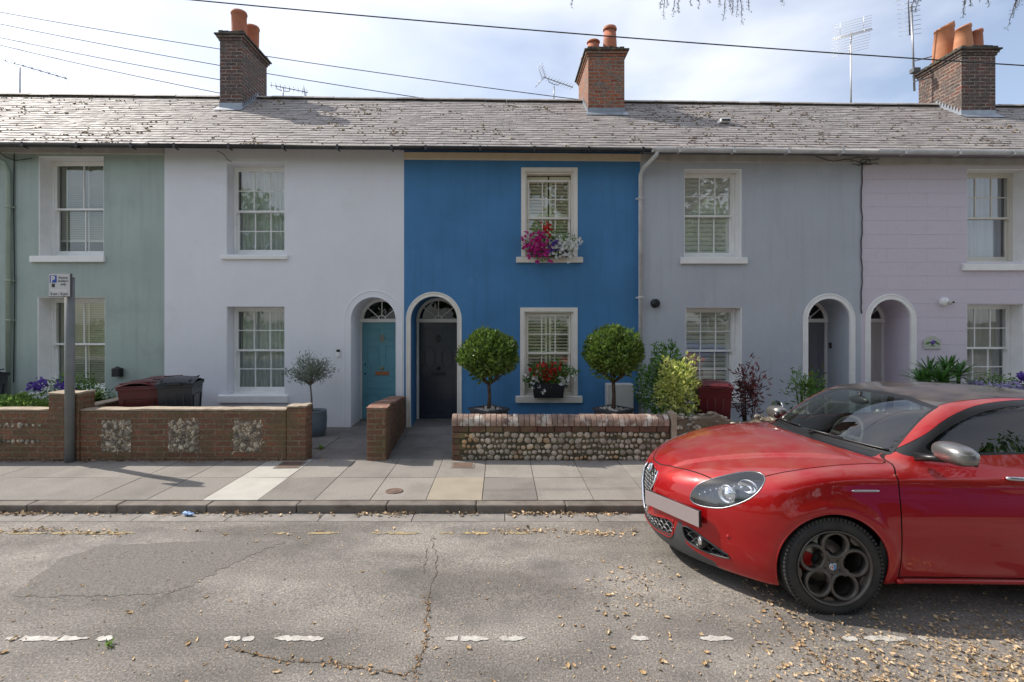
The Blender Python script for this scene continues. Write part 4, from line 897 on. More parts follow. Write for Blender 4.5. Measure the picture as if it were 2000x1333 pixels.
def rough_top(mb, x0, x1, y0, y1, z, seed, step=0.16):
    rr = random.Random(seed); n = max(2, int((x1 - x0) / step)); V = []; 
    for i in range(n + 1):
        x = x0 + (x1 - x0) * i / n; h = rr.uniform(-0.006, 0.008)
        V += [(x, y0 - 0.006 + rr.uniform(-0.004, 0.002), z + h), (x, (y0 + y1) / 2, z + h + 0.006), (x, y1 + 0.006, z + h), (x, y0 - 0.006, z - 0.018), (x, y1 + 0.006, z - 0.018)]
    F = []
    for i in range(n): a, b = i * 5, i * 5 + 5; F += [(a, b, b + 1, a + 1), (a + 1, b + 1, b + 2, a + 2), (a + 3, b + 3, b, a), (a + 2, b + 2, b + 4, a + 4)]
    F += [(0, 1, 2, 4, 3), (n * 5 + 3, n * 5 + 4, n * 5 + 2, n * 5 + 1, n * 5)]; mb.add(V, F)
w = thing('garden_wall', 'long brick garden wall with square flint panels in front of the green and white houses', 'garden wall', (-5.6, 7.6, 0))
m = MB(); m.box(-12, -6.035, 7.51, 7.74, -0.1, 0.695); m.box(-6.03, -5.63, 7.49, 7.80, -0.1, 0.915); m.box(-5.625, -2.875, 7.51, 7.74, -0.1, 0.695); m.box(-2.87, -2.61, 7.505, 7.76, -0.1, 0.735)
m.box(-5.86, -5.64, 7.81, 9.98, -0.1, 0.70); m.build('brickwork', brick_gw, w, bevel=0.010)
m = MB(); rough_top(m, -12, -6.04, 7.51, 7.74, 0.712, 1); rough_top(m, -6.035, -5.625, 7.485, 7.80, 0.932, 2); rough_top(m, -5.62, -2.88, 7.51, 7.74, 0.712, 3); rough_top(m, -2.872, -2.605, 7.505, 7.76, 0.757, 4, 0.06); rough_top(m, -5.86, -5.64, 7.81, 9.98, 0.722, 7)
m.build('coping', cap_mortar, w)
for i, (xa, xb) in enumerate(((-5.33, -4.94), (-4.44, -4.04), (-3.57, -3.21))):
    m = MB(); m.box(xa, xb, 7.506, 7.52, 0.152, 0.555); q = m.build('flint_panel', mat('panel_mortar', (0.24, 0.17, 0.11), 0.95, c2=(0.13, 0.09, 0.06), ns=12, bump=0.8, bs=50), w)
    m = MB(); flints(m, xa - 0.015, xb + 0.015, 0.14, 0.57, 7.508, 170, 0.009, 0.036, 10 + i, prot=0.55); flints(m, xa - 0.05, xb + 0.05, 0.11, 0.60, 7.512, 26, 0.010, 0.020, 50 + i, prot=0.4); tag(m.build('flint', knap_m, q), None, kind='stuff')
m = MB(); flints(m, -8.6, -6.12, 0.47, 0.53, 7.506, 40, 0.02, 0.034, 21, prot=0.4); flints(m, -8.6, -6.12, 0.25, 0.31, 7.506, 40, 0.02, 0.034, 22, prot=0.4); tag(m.build('flint_course', knap_m, w), None, kind='stuff')
# dividing wall between the two front doors
w = thing('dividing_wall', 'short brick dividing wall running back between the pale blue and navy doors', 'garden wall', (-1.75, 8.6, 0))
m = MB(); V = []
def sk(x, y): return x - 0.16 * (y - 7.51) / 2.46
def zt_(y): return 0.70 - 0.19 * max(0, y - 7.75) / 2.2
ysl = [7.51, 7.76, 7.77, 8.5, 9.2, 9.975]
for y in ysl:
    a, b = sk(-1.80, y), sk(-1.545, y); t_ = 0.715 if y < 7.765 else zt_(y); V += [(a, y, -0.1), (b, y, -0.1), (b, y, t_), (a, y, t_)]
F = [(i * 4 + k, i * 4 + (k + 1) % 4, (i + 1) * 4 + (k + 1) % 4, (i + 1) * 4 + k) for i in range(len(ysl) - 1) for k in range(4)] + [(3, 2, 1, 0), tuple(range(4 * len(ysl) - 4, 4 * len(ysl)))]
F = [tuple(reversed(f)) for f in F]
m.add(V, F); m.build('brickwork', brick_gw, w, bevel=0.008)
m = MB(); y = 7.515; rr = random.Random(4)
while y < 9.9:
    t_ = 0.735 if y < 7.765 else zt_(y) + 0.045; a, b = sk(-1.805, y), sk(-1.54, y)
    e = 0.0 if y > 7.76 else 0.012
    m.box(a - e, b + e, y + 0.004, y + 0.092, t_ - (0.020 if y < 7.765 else 0.044), t_ + rr.uniform(-0.004, 0.006)); y += 0.096
m.build('coping_brick_row', brick_loose, w, bevel=0.008)
# blue house wall
w = thing('garden_wall', 'low cobble flint wall with rounded brick coping in front of the blue house', 'garden wall', (0.78, 7.6, 0))
x0, x1 = -0.662, 2.235
m = MB(); m.box(x0, x1, 7.525, 7.735, -0.1, 0.405); mo = m.build('mortar_core', mortar_m, w)
m = MB(); x = x0 - 0.004; k = 0
while x < x1 - 0.05: m.box(x + 0.004, min(x + 0.222, x1), 7.512 + random.uniform(-0.003, 0.003), 7.745, 0.410, 0.484); x += 0.228
for k in range(5): 
    l_ = 0.17 if k % 2 == 0 else 0.10; m.box(x0 - 0.003, x0 + l_, 7.512, 7.75, 0.02 + k * 0.077, 0.02 + k * 0.077 + 0.070); m.box(x1 - l_ + 0.06, x1 + 0.003, 7.512, 7.75, 0.02 + k * 0.077, 0.02 + k * 0.077 + 0.070)
m.build('brick_course', brick_loose_d := mat('dark_old_brick', (0.15, 0.065, 0.045), 0.85, c2=(0.10, 0.055, 0.04), ns=12, c3=(0.14, 0.14, 0.06), ns3=2.2, lo3=0.5, hi3=0.7, island=0.3, bump=0.6, bs=50, bd=0.006), w, bevel=0.006)
m = MB(); x = x0 - 0.006
while x < x1 - 0.03:
    wd = 0.071; V = []; n = 12; dz = random.uniform(-0.004, 0.004); dy = random.uniform(-0.004, 0.004)
    for X in (x + 0.003, x + wd):
        V += [(X, 7.495 + dy, 0.489)] + [(X, 7.625 - 0.130 * math.cos(PI * i / n) + dy, 0.530 + 0.100 * math.sin(PI * i / n) + dz) for i in range(n + 1)] + [(X, 7.755 + dy, 0.489)]
    c_ = n + 3; m.add(V, [(i, i + c_, i + c_ + 1, i + 1) for i in range(c_ - 1)] + [(c_ - 1, 2 * c_ - 1, c_, 0)] + [tuple(range(c_)), tuple(range(2 * c_ - 1, c_ - 1, -1))]); x += wd + 0.0035
m.build('coping_brick_row', mat('bullnose_brick', (0.34, 0.235, 0.185), 0.85, c2=(0.20, 0.135, 0.11), ns=9, c3=(0.50, 0.46, 0.41), ns3=7, lo3=0.53, hi3=0.62, island=0.22, bump=0.7, bs=50, bd=0.006), w, bevel=0.004)
m = MB(); rr = random.Random(5)
for r_ in range(5):
    z = 0.368 - r_ * 0.0765; x = x0 + 0.12 + rr.uniform(0, 0.06)
    while x < x1 - 0.06:
        s = rr.choice((rr.uniform(0.020, 0.030), rr.uniform(0.030, 0.050))); M = Matrix.Rotation(rr.uniform(-0.7, 0.7), 4, 'Y')
        x += s; m.blob((x, 7.524 + rr.uniform(-0.004, 0.004), z + rr.uniform(-0.014, 0.014)), (s, 0.022, min(0.036, s * rr.uniform(0.7, 1.1))), seg=12, rings=8, jit=0.22, M=M); x += s + rr.uniform(0.003, 0.012)
for _ in range(40): m.blob((rr.uniform(x0 + 0.1, x1 - 0.05), 7.522, rr.uniform(0.03, 0.39)), (rr.uniform(0.006, 0.012), 0.008, 0.007), seg=6, rings=4, jit=0.3)
tag(m.build('cobble', flint_m, w), None, kind='stuff')
# rough flint wall of the grey house
w = thing('garden_wall', 'rough old flint wall with broken top running behind the red car', 'garden wall', (5.5, 7.6, 0))
m = MB(); xs_ = np.linspace(2.27, 9.6, 60); rr = random.Random(9); V = []
for i, x in enumerate(xs_):
    t_ = 0.60 + 0.035 * math.sin(x * 5.1) + 0.03 * math.sin(x * 11 + 1) - 0.05 * (1 if 2.9 < x < 3.4 else 0) + rr.uniform(-0.015, 0.015)
    V += [(x, 7.53, -0.1), (x, 7.53, t_ - 0.03), (x, 7.60, t_), (x, 7.70, t_), (x, 7.75, t_ - 0.04), (x, 7.75, -0.1)]
m.add(V, [(i * 6 + k, (i + 1) * 6 + k, (i + 1) * 6 + (k + 1) % 6, i * 6 + (k + 1) % 6) for i in range(59) for k in range(6)] + [tuple(range(6))]); m.build('rubble_core', mat('rubble_mortar', (0.20, 0.16, 0.115), 0.95, c2=(0.11, 0.09, 0.06), ns=8, bump=1.0, bs=22, bd=0.03), w)
m = MB()
for _ in range(520):
    x = rr.uniform(2.3, 9.5); t_ = 0.60 + 0.035 * math.sin(x * 5.1) + 0.03 * math.sin(x * 11 + 1) - 0.05 * (1 if 2.9 < x < 3.4 else 0)
    if rr.random() < 0.55: p = (x, rr.uniform(7.53, 7.72), t_ + rr.uniform(-0.035, 0.012))
    else: p = (x, 7.525, rr.uniform(0.05, t_ - 0.04))
    s = rr.uniform(0.018, 0.042); m.blob(p, (s * 1.15, s * 0.8, s * 0.75), seg=8, rings=5, jit=0.5)
tag(m.build('flint', mat('pale_knapped_flint', (0.42, 0.38, 0.30), 0.7, c2=(0.16, 0.14, 0.12), ns=13, lo=0.45, hi=0.6, island=0.4, bump=0.5, bs=60), w), None, kind='stuff')
m = MB(); m.box(2.262, 2.34, 7.50, 7.72, 0.30, 0.665); m.build('end_stone', cap_mortar, w, bevel=0.015)
# drain covers let into the pavement
cover_m = mat('rusty_cover', (0.17, 0.105, 0.075), 0.8, c2=(0.11, 0.075, 0.06), ns=9, bump=0.6, bs=80)
for lab, xa, xb, ya, yb in (('rusty square drain cover set in the pale slab at left', -2.86, -2.60, 7.14, 7.42), ('rusty square drain cover set in the pavement by the blue house path', -0.62, -0.38, 7.14, 7.38)):
    t = thing('drain_cover', lab, 'drain cover', ((xa + xb) / 2, (ya + yb) / 2, 0.035))
    m = MB(); m.box(xa, xb, ya, yb, 0.025, 0.0355); m.build('cover_plate', cover_m, t)
    m = MB(); ringbox_z = [(xa - 0.03, xb + 0.03, ya - 0.03, ya - 0.002), (xa - 0.03, xb + 0.03, yb + 0.002, yb + 0.03), (xa - 0.03, xa - 0.002, ya - 0.002, yb + 0.002), (xb + 0.002, xb + 0.03, ya - 0.002, yb + 0.002)]
    for a, b, c_, d_ in ringbox_z: m.box(a, b, c_, d_, 0.025, 0.0345)
    m.build('cover_frame', kerb_m, t)
t = thing('manhole_cover', 'small round iron cover set in the pavement slab', 'drain cover', (PX(770, 1.87 * 1100 / 334), 1.87 * 1100 / 334, 0.034))
yy = 1.87 * 1100 / 334; xx = (770 - 980) / 1100 * yy; m = MB(); m.lathe([(0.0, 0.037), (0.055, 0.037), (0.060, 0.0345), (0.068, 0.0345), (0.075, 0.038), (0.095, 0.038), (0.10, 0.030)], (xx, yy, 0), 32)
m.build('cover_plate', cover_m, t)
YK = 1.0; FP = 900.0
# ------------------------------------------------------------------ plants, pots and bins (true metres)
KY = 900.0 / 1100.0; YFT = YF * KY
def crown_pts(c, r, n, shell=0.35, lump=0.12, flat=0.0, seed=1):
    g = np.random.default_rng(seed); D = g.normal(size=(n, 3)); D /= np.linalg.norm(D, axis=1)[:, None]
    rad = 1 - shell * g.random(n) ** 1.8
    l = 1 + lump * (np.sin(D[:, 0] * 5 + seed) * np.sin(D[:, 2] * 4 + 1.7 * seed) + 0.6 * np.sin(D[:, 1] * 7 + seed * 2) * np.cos(D[:, 0] * 9))
    P = D * (rad * l)[:, None]
    if flat: P[:, 2] = np.where(P[:, 2] < 0, P[:, 2] * (1 - flat), P[:, 2])
    return np.array(c) + P * np.array(r), D
def branches(mb, base, ends, r0, r1, seed=2, bend=0.15, n=6):
    rr = random.Random(seed); b = Vector(base)
    for e in ends:
        e = Vector(e); pts = []; off = Vector((rr.uniform(-1, 1), rr.uniform(-1, 1), rr.uniform(0.2, 1))) * bend * (e - b).length
        for i in range(n + 1): t = i / n; pts.append(b.lerp(e, t) + off * (t * (1 - t)))
        mb.tube(pts, [r0 + (r1 - r0) * i / n for i in range(n + 1)], 6)
def topiary(label, cx, d, zc, rx_, rz_, ztr, pw, seed):
    t = thing('topiary_tree', label, 'tree', (cx, d, 0.0), group='clipped ball trees in front of the blue house')
    m = MB(); P, D = crown_pts((cx, d, zc), (rx_, rx_ * 0.95, rz_), 4300, 0.36, 0.085, 0.30, seed); D2 = D * 0.9 + rng.normal(size=D.shape) * 0.55 + np.array([0, 0, 0.2])
    m.leaves(P, D2, 0.066, 0.44, nrm=D); P, D = crown_pts((cx, d, zc), (rx_ * 0.8, rx_ * 0.78, rz_ * 0.8), 1400, 0.5, 0.05, 0.15, seed + 5); m.leaves(P, D + rng.normal(size=D.shape), 0.06, 0.5)
    P, D = crown_pts((cx, d, zc), (rx_ * 1.0, rx_ * 0.97, rz_ * 1.0), 420, 0.03, 0.09, 0.1, seed + 9); m.leaves(P, D + np.array([0, 0, 0.7]), 0.075, 0.36, nrm=D); m.build('crown', leaf_tree, t)
    m = MB(); zb = zc - rz_ * 0.62; fork = zb - 0.18; m.tube([(cx, d, ztr - 0.05), (cx + 0.008, d, (ztr + fork) / 2), (cx, d, fork)], [0.034, 0.027, 0.026], 10)
    br_e = [(cx + rx_ * 0.74 * math.cos(a), d + rx_ * 0.6 * math.sin(a), zb + 0.07) for a in (-0.15, 0.5, 1.4, 2.5, 3.0, 3.5, 4.3, 5.3)] + [(cx, d, zc)]
    branches(m, (cx, d, fork), br_e, 0.017, 0.007, seed, -0.22); m.build('trunk', bark, t)
    pt = thing('planter', 'square lead-grey planter holding the ' + ('left' if cx < 0.5 else 'right') + ' topiary tree behind the flint wall', 'planter', (cx, d, 0.0), group='square planters of the ball trees')
    m = MB(); h = pw / 2; z1 = ztr - 0.01
    m.add([(cx-h*0.8, d-h*0.8, 0.0), (cx+h*0.8, d-h*0.8, 0.0), (cx+h*0.8, d+h*0.8, 0.0), (cx-h*0.8, d+h*0.8, 0.0), (cx-h, d-h, z1), (cx+h, d-h, z1), (cx+h, d+h, z1), (cx-h, d+h, z1)], [(0,1,5,4),(1,2,6,5),(2,3,7,6),(3,0,4,7),(3,2,1,0)])
    R_ = Matrix.Translation((cx, d, 0)) @ Matrix.Rotation(math.radians(38 if cx > 0.5 else 40), 4, 'Z') @ Matrix.Translation((-cx, -d, 0))
    for a, b, c_, d_ in ((-h-0.02, h+0.02, -h-0.02, -h+0.02), (-h-0.02, h+0.02, h-0.02, h+0.02), (-h-0.02, -h+0.02, -h+0.021, h-0.021), (h-0.02, h+0.02, -h+0.021, h-0.021)): m.box(cx + a, cx + b, d + c_, d + d_, z1 - 0.02, z1 + 0.012)
    m.v = [tuple(R_ @ Vector(p)) for p in m.v]; m.build('planter_box', planter_m, pt)
    m = MB(); m.box(cx - h + 0.02, cx + h - 0.02, d - h + 0.02, d + h - 0.02, z1 - 0.08, z1 - 0.02); m.v = [tuple(R_ @ Vector(p)) for p in m.v]; m.build('soil', soil, pt)
    m = MB(); rr = random.Random(seed)
    for _ in range(120): m.blob((cx + rr.uniform(-h, h) * 0.88, d + rr.uniform(-h, h) * 0.88, z1 - 0.012 + rr.uniform(-0.005, 0.012)), (rr.uniform(0.014, 0.03), rr.uniform(0.012, 0.024), 0.012), seg=7, rings=5, jit=0.25)
    m.v = [tuple(R_ @ Vector(p)) for p in m.v]; tag(m.build('pebbles', pebble_m, pt), None, kind='stuff')
topiary('clipped ball tree between the navy door and the lower window', PX(955, 6.75), 6.75, 1.367, 0.405, 0.365, 0.615, 0.40, 3)
topiary('clipped ball tree in front of the white utility box by the downpipe', PX(1198, 6.75), 6.75, 1.405, 0.395, 0.380, 0.615, 0.40, 11)
# olive
t = thing('olive_tree', 'small silvery olive tree in a grey pot beside the pale blue door', 'tree', (PX(610, 7.53), 7.53, 0.0)); cx = PX(606, 7.53); d = 7.53
m = MB(); rr = random.Random(12); ends = []
for k in range(20): a = k * 2.4; el = rr.uniform(0.1, 1.4); q = rr.uniform(0.22, 0.35); ends.append((cx + q * math.cos(a) * math.cos(el), d + q * math.sin(a) * math.cos(el), 1.10 + (q + 0.02) * math.sin(el) * 0.95 - 0.10))
mt = MB(); mt.tube([(cx + 0.03, d, 0.42), (cx + 0.02, d, 0.65), (cx, d, 0.86)], [0.018, 0.015, 0.013], 8); branches(mt, (cx, d, 0.84), ends, 0.009, 0.003, 5, 0.12)
P = []; D = []
for e in ends:
    e = Vector(e); b = Vector((cx, d, 0.84))
    for _ in range(85):
        q = rr.uniform(0.42, 1.08); p = b.lerp(e, q) + Vector((rr.gauss(0, 0.042), rr.gauss(0, 0.042), rr.gauss(0, 0.042))); P.append(p); v = (e - b).normalized() + Vector((rr.gauss(0, 0.6), rr.gauss(0, 0.6), rr.gauss(0.15, 0.6))); D.append(v)
m.leaves(P, D, 0.052, 0.24); m.build('crown', leaf_olive, t); mt.build('trunk', bark_pale, t)
t = thing('plant_pot', 'round grey-blue glazed pot holding the olive tree', 'plant pot', (PX(618, 7.53), 7.53, 0.0)); px_ = PX(617, 7.53)
m = MB(); m.lathe([(0.0, 0.005), (0.125, 0.005), (0.145, 0.03), (0.166, 0.16), (0.172, 0.30), (0.166, 0.42), (0.170, 0.435), (0.158, 0.437), (0.152, 0.40)], (px_, d, 0.0), 40); m.build('pot', pot_blue, t)
m = MB(); m.lathe([(0.0, 0.405), (0.153, 0.40)], (px_, d, 0.0), 24); m.build('soil', soil, t)
# wheelie bins -------------------------------------------------
def make_bin(m_, name='wheelie_bin'):
    t = thing(name, 'x', 'wheelie bin', (0, 0, 0), local=True)
    m = MB(); b = [(-0.20, -0.24, 0.06), (0.20, -0.24, 0.06), (0.20, 0.22, 0.06), (-0.20, 0.22, 0.06), (-0.245, -0.31, 0.93), (0.245, -0.31, 0.93), (0.245, 0.29, 0.93), (-0.245, 0.29, 0.93)]
    m.add(b, [(0,1,5,4), (1,2,6,5), (2,3,7,6), (3,0,4,7), (3,2,1,0)])
    for sx_ in (-1, 1):   # pressed side panels
        P_ = [(sx_ * 0.219, -0.17, 0.22), (sx_ * 0.219, 0.15, 0.22), (sx_ * 0.243, 0.20, 0.78), (sx_ * 0.243, -0.22, 0.78)]; m.tube(P_, 0.010, 6, closed=True)
    for x in (-0.12, 0.0, 0.12): m.tube([(x * 0.9, -0.246, 0.12), (x, -0.303, 0.80)], 0.012, 6)
    m.build('bin_body', m_, t, bevel=0.022)
    m = MB(); ringbox_ = None
    m.box(-0.262, 0.262, -0.330, 0.305, 0.905, 0.945); m.build('rim', m_, t, bevel=0.010)
    m = MB(); n = 7; V = []
    for i in range(n):
        y = -0.345 + 0.64 * i / (n - 1); z = 0.962 + 0.075 * math.sin(PI * min(1, (i + 0.6) / (n - 0.4)))
        for j in range(7): x = -0.270 + 0.54 * j / 6; V.append((x, y, z - 0.030 * (abs(j - 3) / 3) ** 3))
    F = [(i * 7 + j, i * 7 + j + 1, (i + 1) * 7 + j + 1, (i + 1) * 7 + j) for i in range(n - 1) for j in range(6)]
    m.add(V, F, 0, True); e = [k for k in range(7)]; 
    V2 = [(x, y, 0.946) for x, y in ((-0.270, -0.345), (0.270, -0.345), (0.270, 0.295), (-0.270, 0.295))]; m.box(-0.268, 0.268, -0.343, 0.293, 0.947, 0.966)
    m.box(-0.10, 0.10, -0.375, -0.343, 0.950, 0.975); m.tube([(-0.20, -0.30, 1.0), (-0.20, 0.25, 1.02)], 0.012, 6); m.tube([(0.20, -0.30, 1.0), (0.20, 0.25, 1.02)], 0.012, 6)
    m.build('lid', m_, t, bevel=0.004)
    m = MB(); m.tube([(-0.22, 0.30, 0.90), (-0.22, 0.35, 0.93), (0.22, 0.35, 0.93), (0.22, 0.30, 0.90)], 0.014, 8); m.build('handle', m_, t)
    for sx_ in (-1, 1): m = MB(); m.lathe([(0.02, -0.025), (0.095, -0.025), (0.10, -0.01), (0.10, 0.01), (0.095, 0.025), (0.02, 0.025)], (sx_ * 0.235, 0.24, 0.10), 20, axis='x'); m.build('wheel', rubber_b, t)
    return t
rubber_b = mat('bin_wheel_rubber', (0.02, 0.02, 0.02), 0.8)
gb = 'wheelie bins in the front gardens'
b1 = make_bin(maroon_bin); b1.scale = (0.88, 0.86, 1.0); b1.location = (PX(286, 6.75), 6.75, 0.0); b1.rotation_euler = (0, 0, math.radians(-72)); b1['label'] = 'maroon wheelie bin at the left end of the row of four behind the brick wall'; b1['group'] = gb
clone(b1, 'second maroon wheelie bin from the left, tucked between maroon and charcoal bins', (PX(316, 7.15), 7.15, 0.0), math.radians(-80))
clone(b1, 'maroon wheelie bin standing alone by the yellow-green shrub at the grey house', (PX(1390, 6.72), 6.72, 0.0), math.radians(-14))
b2 = make_bin(black_bin); b2.scale = (0.88, 0.86, 1.0); b2.location = (PX(342, 6.95), 6.95, 0.02); b2.rotation_euler = (0, 0, math.radians(105)); b2['label'] = 'charcoal wheelie bin pressed against the maroon bins'; b2['group'] = gb
clone(b2, 'charcoal wheelie bin at the right end of the row beside the white house', (PX(354, 6.85), 6.85, 0.03), math.radians(18))
clone(b2, 'dark wheelie bin partly cut off at the far left edge', (PX(-40, 7.5), 7.5, 0.06), math.radians(10))
# shrubs -------------------------------------------------------
def shrub(name, label, cx, d, z0, z1, rx_, n, size, lm, asp=0.45, seed=1, stems=7, cat='shrub', lump=0.2, ry=None, up=0.3, stem_m=None, ofs=0.5, shell=0.7):
    t = thing(name, label, cat, (cx, d, 0.0)); zc = (z0 + z1) / 2; rz_ = (z1 - z0) / 2
    m = MB(); P, D = crown_pts((cx, d, zc), (rx_, ry or rx_, rz_), n, shell, lump, 0.0, seed); m.leaves(P, D * ofs + rng.normal(size=D.shape) * 0.6 + np.array([0, 0, up]), size, asp); m.build('foliage', lm, t)
    m = MB(); rr = random.Random(seed); branches(m, (cx, d, 0.0), [(cx + rr.uniform(-rx_, rx_) * 0.6, d + rr.uniform(-rx_, rx_) * 0.5, zc + rr.uniform(-0.3, 0.6) * rz_) for _ in range(stems)], 0.010, 0.004, seed, 0.08); m.build('stem', stem_m or bark, t)
    return t
shrub('green_shrub', 'dense dark green shrub against the grey wall beside the white downpipe', PX(1302, 7.45), 7.45, 0.20, 1.50, 0.42, 3400, 0.062, leaf_green, seed=5, lump=0.25)
shrub('variegated_shrub', 'bright yellow-green variegated shrub left of the lone maroon bin', PX(1322, 6.55), 6.55, 0.55, 1.36, 0.275, 1500, 0.062, leaf_bright, seed=8, lump=0.3, ry=0.25)
shrub('red_maple_shrub', 'slender maroon-leaved shrub under the grey house window', PX(1461, 6.65), 6.65, 0.50, 1.25, 0.19, 620, 0.085, leaf_red, asp=0.22, seed=13, lump=0.45, shell=0.9)
shrub('nandina_shrub', 'feathery light green shrub growing in front of the grey door', PX(1577, 7.2), 7.2, 0.55, 1.10, 0.27, 620, 0.080, leaf_green, asp=0.22, seed=17, lump=0.5, shell=0.9)
def strap(name, label, heads, n, ln, wd, lm, cat='plant'):
    c = heads[0]; t = thing(name, label, cat, (c[0], c[1], 0.0)); m = MB(); st = MB()
    for h_ in heads:
        st.tube([(h_[0], h_[1], 0.0), h_], 0.025, 8)
        for k in range(n):
            a = rng.random() * 2 * PI; el = rng.uniform(-0.2, 1.35); L_ = ln * rng.uniform(0.7, 1.1); dv = Vector((math.cos(a) * math.cos(el), math.sin(a) * math.cos(el), math.sin(el))); sd_ = dv.cross(Vector((0, 0, 1))).normalized() if abs(dv.z) < 0.99 else Vector((1, 0, 0))
            V = []
            for i in range(6):
                q = i / 5; w_ = wd * (0.6 + 1.2 * q) * (1 - q) ** 0.6 + 0.001; p = Vector(h_) + dv * (L_ * q) - Vector((0, 0, 0.22 * L_ * q * q)); u_ = dv.cross(sd_) * (w_ * 0.35)
                V += [p - sd_ * w_ + u_, p, p + sd_ * w_ + u_]
            m.add(V, [(3*i+j, 3*i+j+1, 3*i+4+j, 3*i+3+j) for i in range(5) for j in (0, 1)], 0, False)
    m.build('foliage', lm, t); st.build('stem', bark, t); return t
strap('cordyline_plant', 'spiky dark green cordyline clump under the house plaque', [(PX(1815, 7.3), 7.3, 1.08), (PX(1850, 7.2), 7.2, 1.12), (PX(1872, 7.35), 7.35, 1.02), (PX(1800, 7.2), 7.2, 0.95), (PX(1838, 7.0), 7.0, 0.98)], 70, 0.34, 0.016, leaf_cord)
def flowering(name, label, cx, d, z0, z1, rx_, greens, groups, seed, lm=leaf_green, size=0.045, cat='flowers', fs=0.05, ry=None):
    """groups: (petal material, n flowers, centre offset (x,z), spread (x,z), part name)"""
    t = thing(name, label, cat, (cx, d, z0)); m = MB(); P, D = crown_pts((cx, d, (z0 + z1) / 2), (rx_, ry or rx_ * 0.5, (z1 - z0) / 2), greens, 0.7, 0.25, 0, seed); m.leaves(P, D * 0.6 + rng.normal(size=D.shape) * 0.6, size, 0.5); m.build('foliage', lm, t)
    g = np.random.default_rng(seed)
    for pm, n, (ox, oz), (sx_, sz_), pn in groups:
        m = MB()
        for _ in range(n):
            a = g.normal(size=2) * 0.5; c = np.array([cx + ox + sx_ * np.clip(a[0], -1.1, 1.1), d - (ry or rx_ * 0.5) * g.uniform(0.5, 1.1), z0 + oz + sz_ * np.clip(a[1], -1.1, 1.1)])
            ax_ = np.array([g.normal() * 0.5, -1.0, g.normal() * 0.4 + 0.3]); ax_ /= np.linalg.norm(ax_); u = np.cross(ax_, [0, 0, 1]); u /= np.linalg.norm(u); v = np.cross(u, ax_); f = fs * g.uniform(0.7, 1.2)
            dirs = [u * math.cos(2 * PI * k / 5) + v * math.sin(2 * PI * k / 5) - ax_ * -0.35 for k in range(5)]
            m.leaves([c] * 5, dirs, f, 0.85, nrm=[ax_] * 5, fold=0.12, jit=0.1)
        m.build(pn, pm, t)
    return t
ysill = YFT - 0.14
flowering('window_flowers', 'magenta, white and red petunias spilling over the upper sill of the blue house', PX(1076, ysill), ysill, wz(510), wz(450), 0.46, 900, [(pet_mag, 130, (-0.24, 0.24), (0.24, 0.26), 'magenta_flowers'), (pet_white, 95, (0.23, 0.18), (0.27, 0.22), 'white_flowers'), (pet_red, 22, (-0.06, 0.52), (0.10, 0.14), 'red_flowers'), (pet_purple, 22, (0.03, 0.22), (0.13, 0.12), 'violet_flowers')], 3, fs=0.036, ry=0.11, size=0.04)
t = thing('window_trough', 'dark trough hidden under petunias on the upper blue sill', 'planter', (PX(1076, ysill), ysill + 0.03, wz(505))); m = MB(); xq = PX(1076, ysill); m.box(xq - 0.36, xq + 0.36, ysill - 0.03, ysill + 0.085, wz(505) + 0.01, wz(505) + 0.15); m.build('trough', planter_m, t, bevel=0.008)
xq = PX(1071, ysill); t = thing('window_planter', 'black ribbed planter on the lower sill of the blue house', 'planter', (xq, ysill, wz(775)))
m = MB(); zb = wz(774); m.add([(xq - 0.25, ysill - 0.07, zb), (xq + 0.25, ysill - 0.07, zb), (xq + 0.25, ysill + 0.08, zb), (xq - 0.25, ysill + 0.08, zb), (xq - 0.28, ysill - 0.10, zb + 0.25), (xq + 0.28, ysill - 0.10, zb + 0.25), (xq + 0.28, ysill + 0.10, zb + 0.25), (xq - 0.28, ysill + 0.10, zb + 0.25)], [(0,1,5,4),(1,2,6,5),(2,3,7,6),(3,0,4,7),(3,2,1,0)])
m.build('planter_box', mat('black_planter', (0.022, 0.023, 0.028), 0.5), t, bevel=0.006); m = MB()
for k in range(12): m.tube([(xq - 0.235 + 0.0427 * k, ysill - 0.073, zb + 0.02), (xq - 0.26 + 0.0473 * k, ysill - 0.098, zb + 0.22)], 0.004, 5)
m.build('rib_row', MATS['black_planter'], t)
m = MB(); m.box(xq - 0.285, xq + 0.285, ysill - 0.105, ysill + 0.10, zb + 0.235, zb + 0.255); m.build('planter_rim', MATS['black_planter'], t, bevel=0.004)
flowering('window_flowers', 'red geraniums with trailing white flowers in the black planter on the lower blue sill', xq, ysill, zb + 0.20, zb + 0.62, 0.40, 1900, [(pet_red, 52, (-0.05, 0.26), (0.30, 0.16), 'red_flowers'), (pet_white, 20, (-0.27, 0.12), (0.16, 0.14), 'white_flowers'), (pet_white, 20, (0.30, 0.14), (0.14, 0.10), 'white_flowers'), (pet_white, 5, (-0.10, -0.08), (0.05, 0.07), 'white_flowers')], 6, fs=0.037, ry=0.12, size=0.045)
flowering('agapanthus_bed', 'lilac flower heads growing below the lavender house window', PX(1940, 7.3), 7.3, 0.35, 1.05, 0.55, 1300, [(pet_lilac, 150, (-0.42, 0.50), (0.16, 0.10), 'lilac_flowers'), (pet_lilac, 200, (0.10, 0.47), (0.26, 0.12), 'lilac_flowers'), (pet_purple, 70, (0.33, 0.66), (0.10, 0.07), 'violet_flowers')], 9, fs=0.032, ry=0.2)
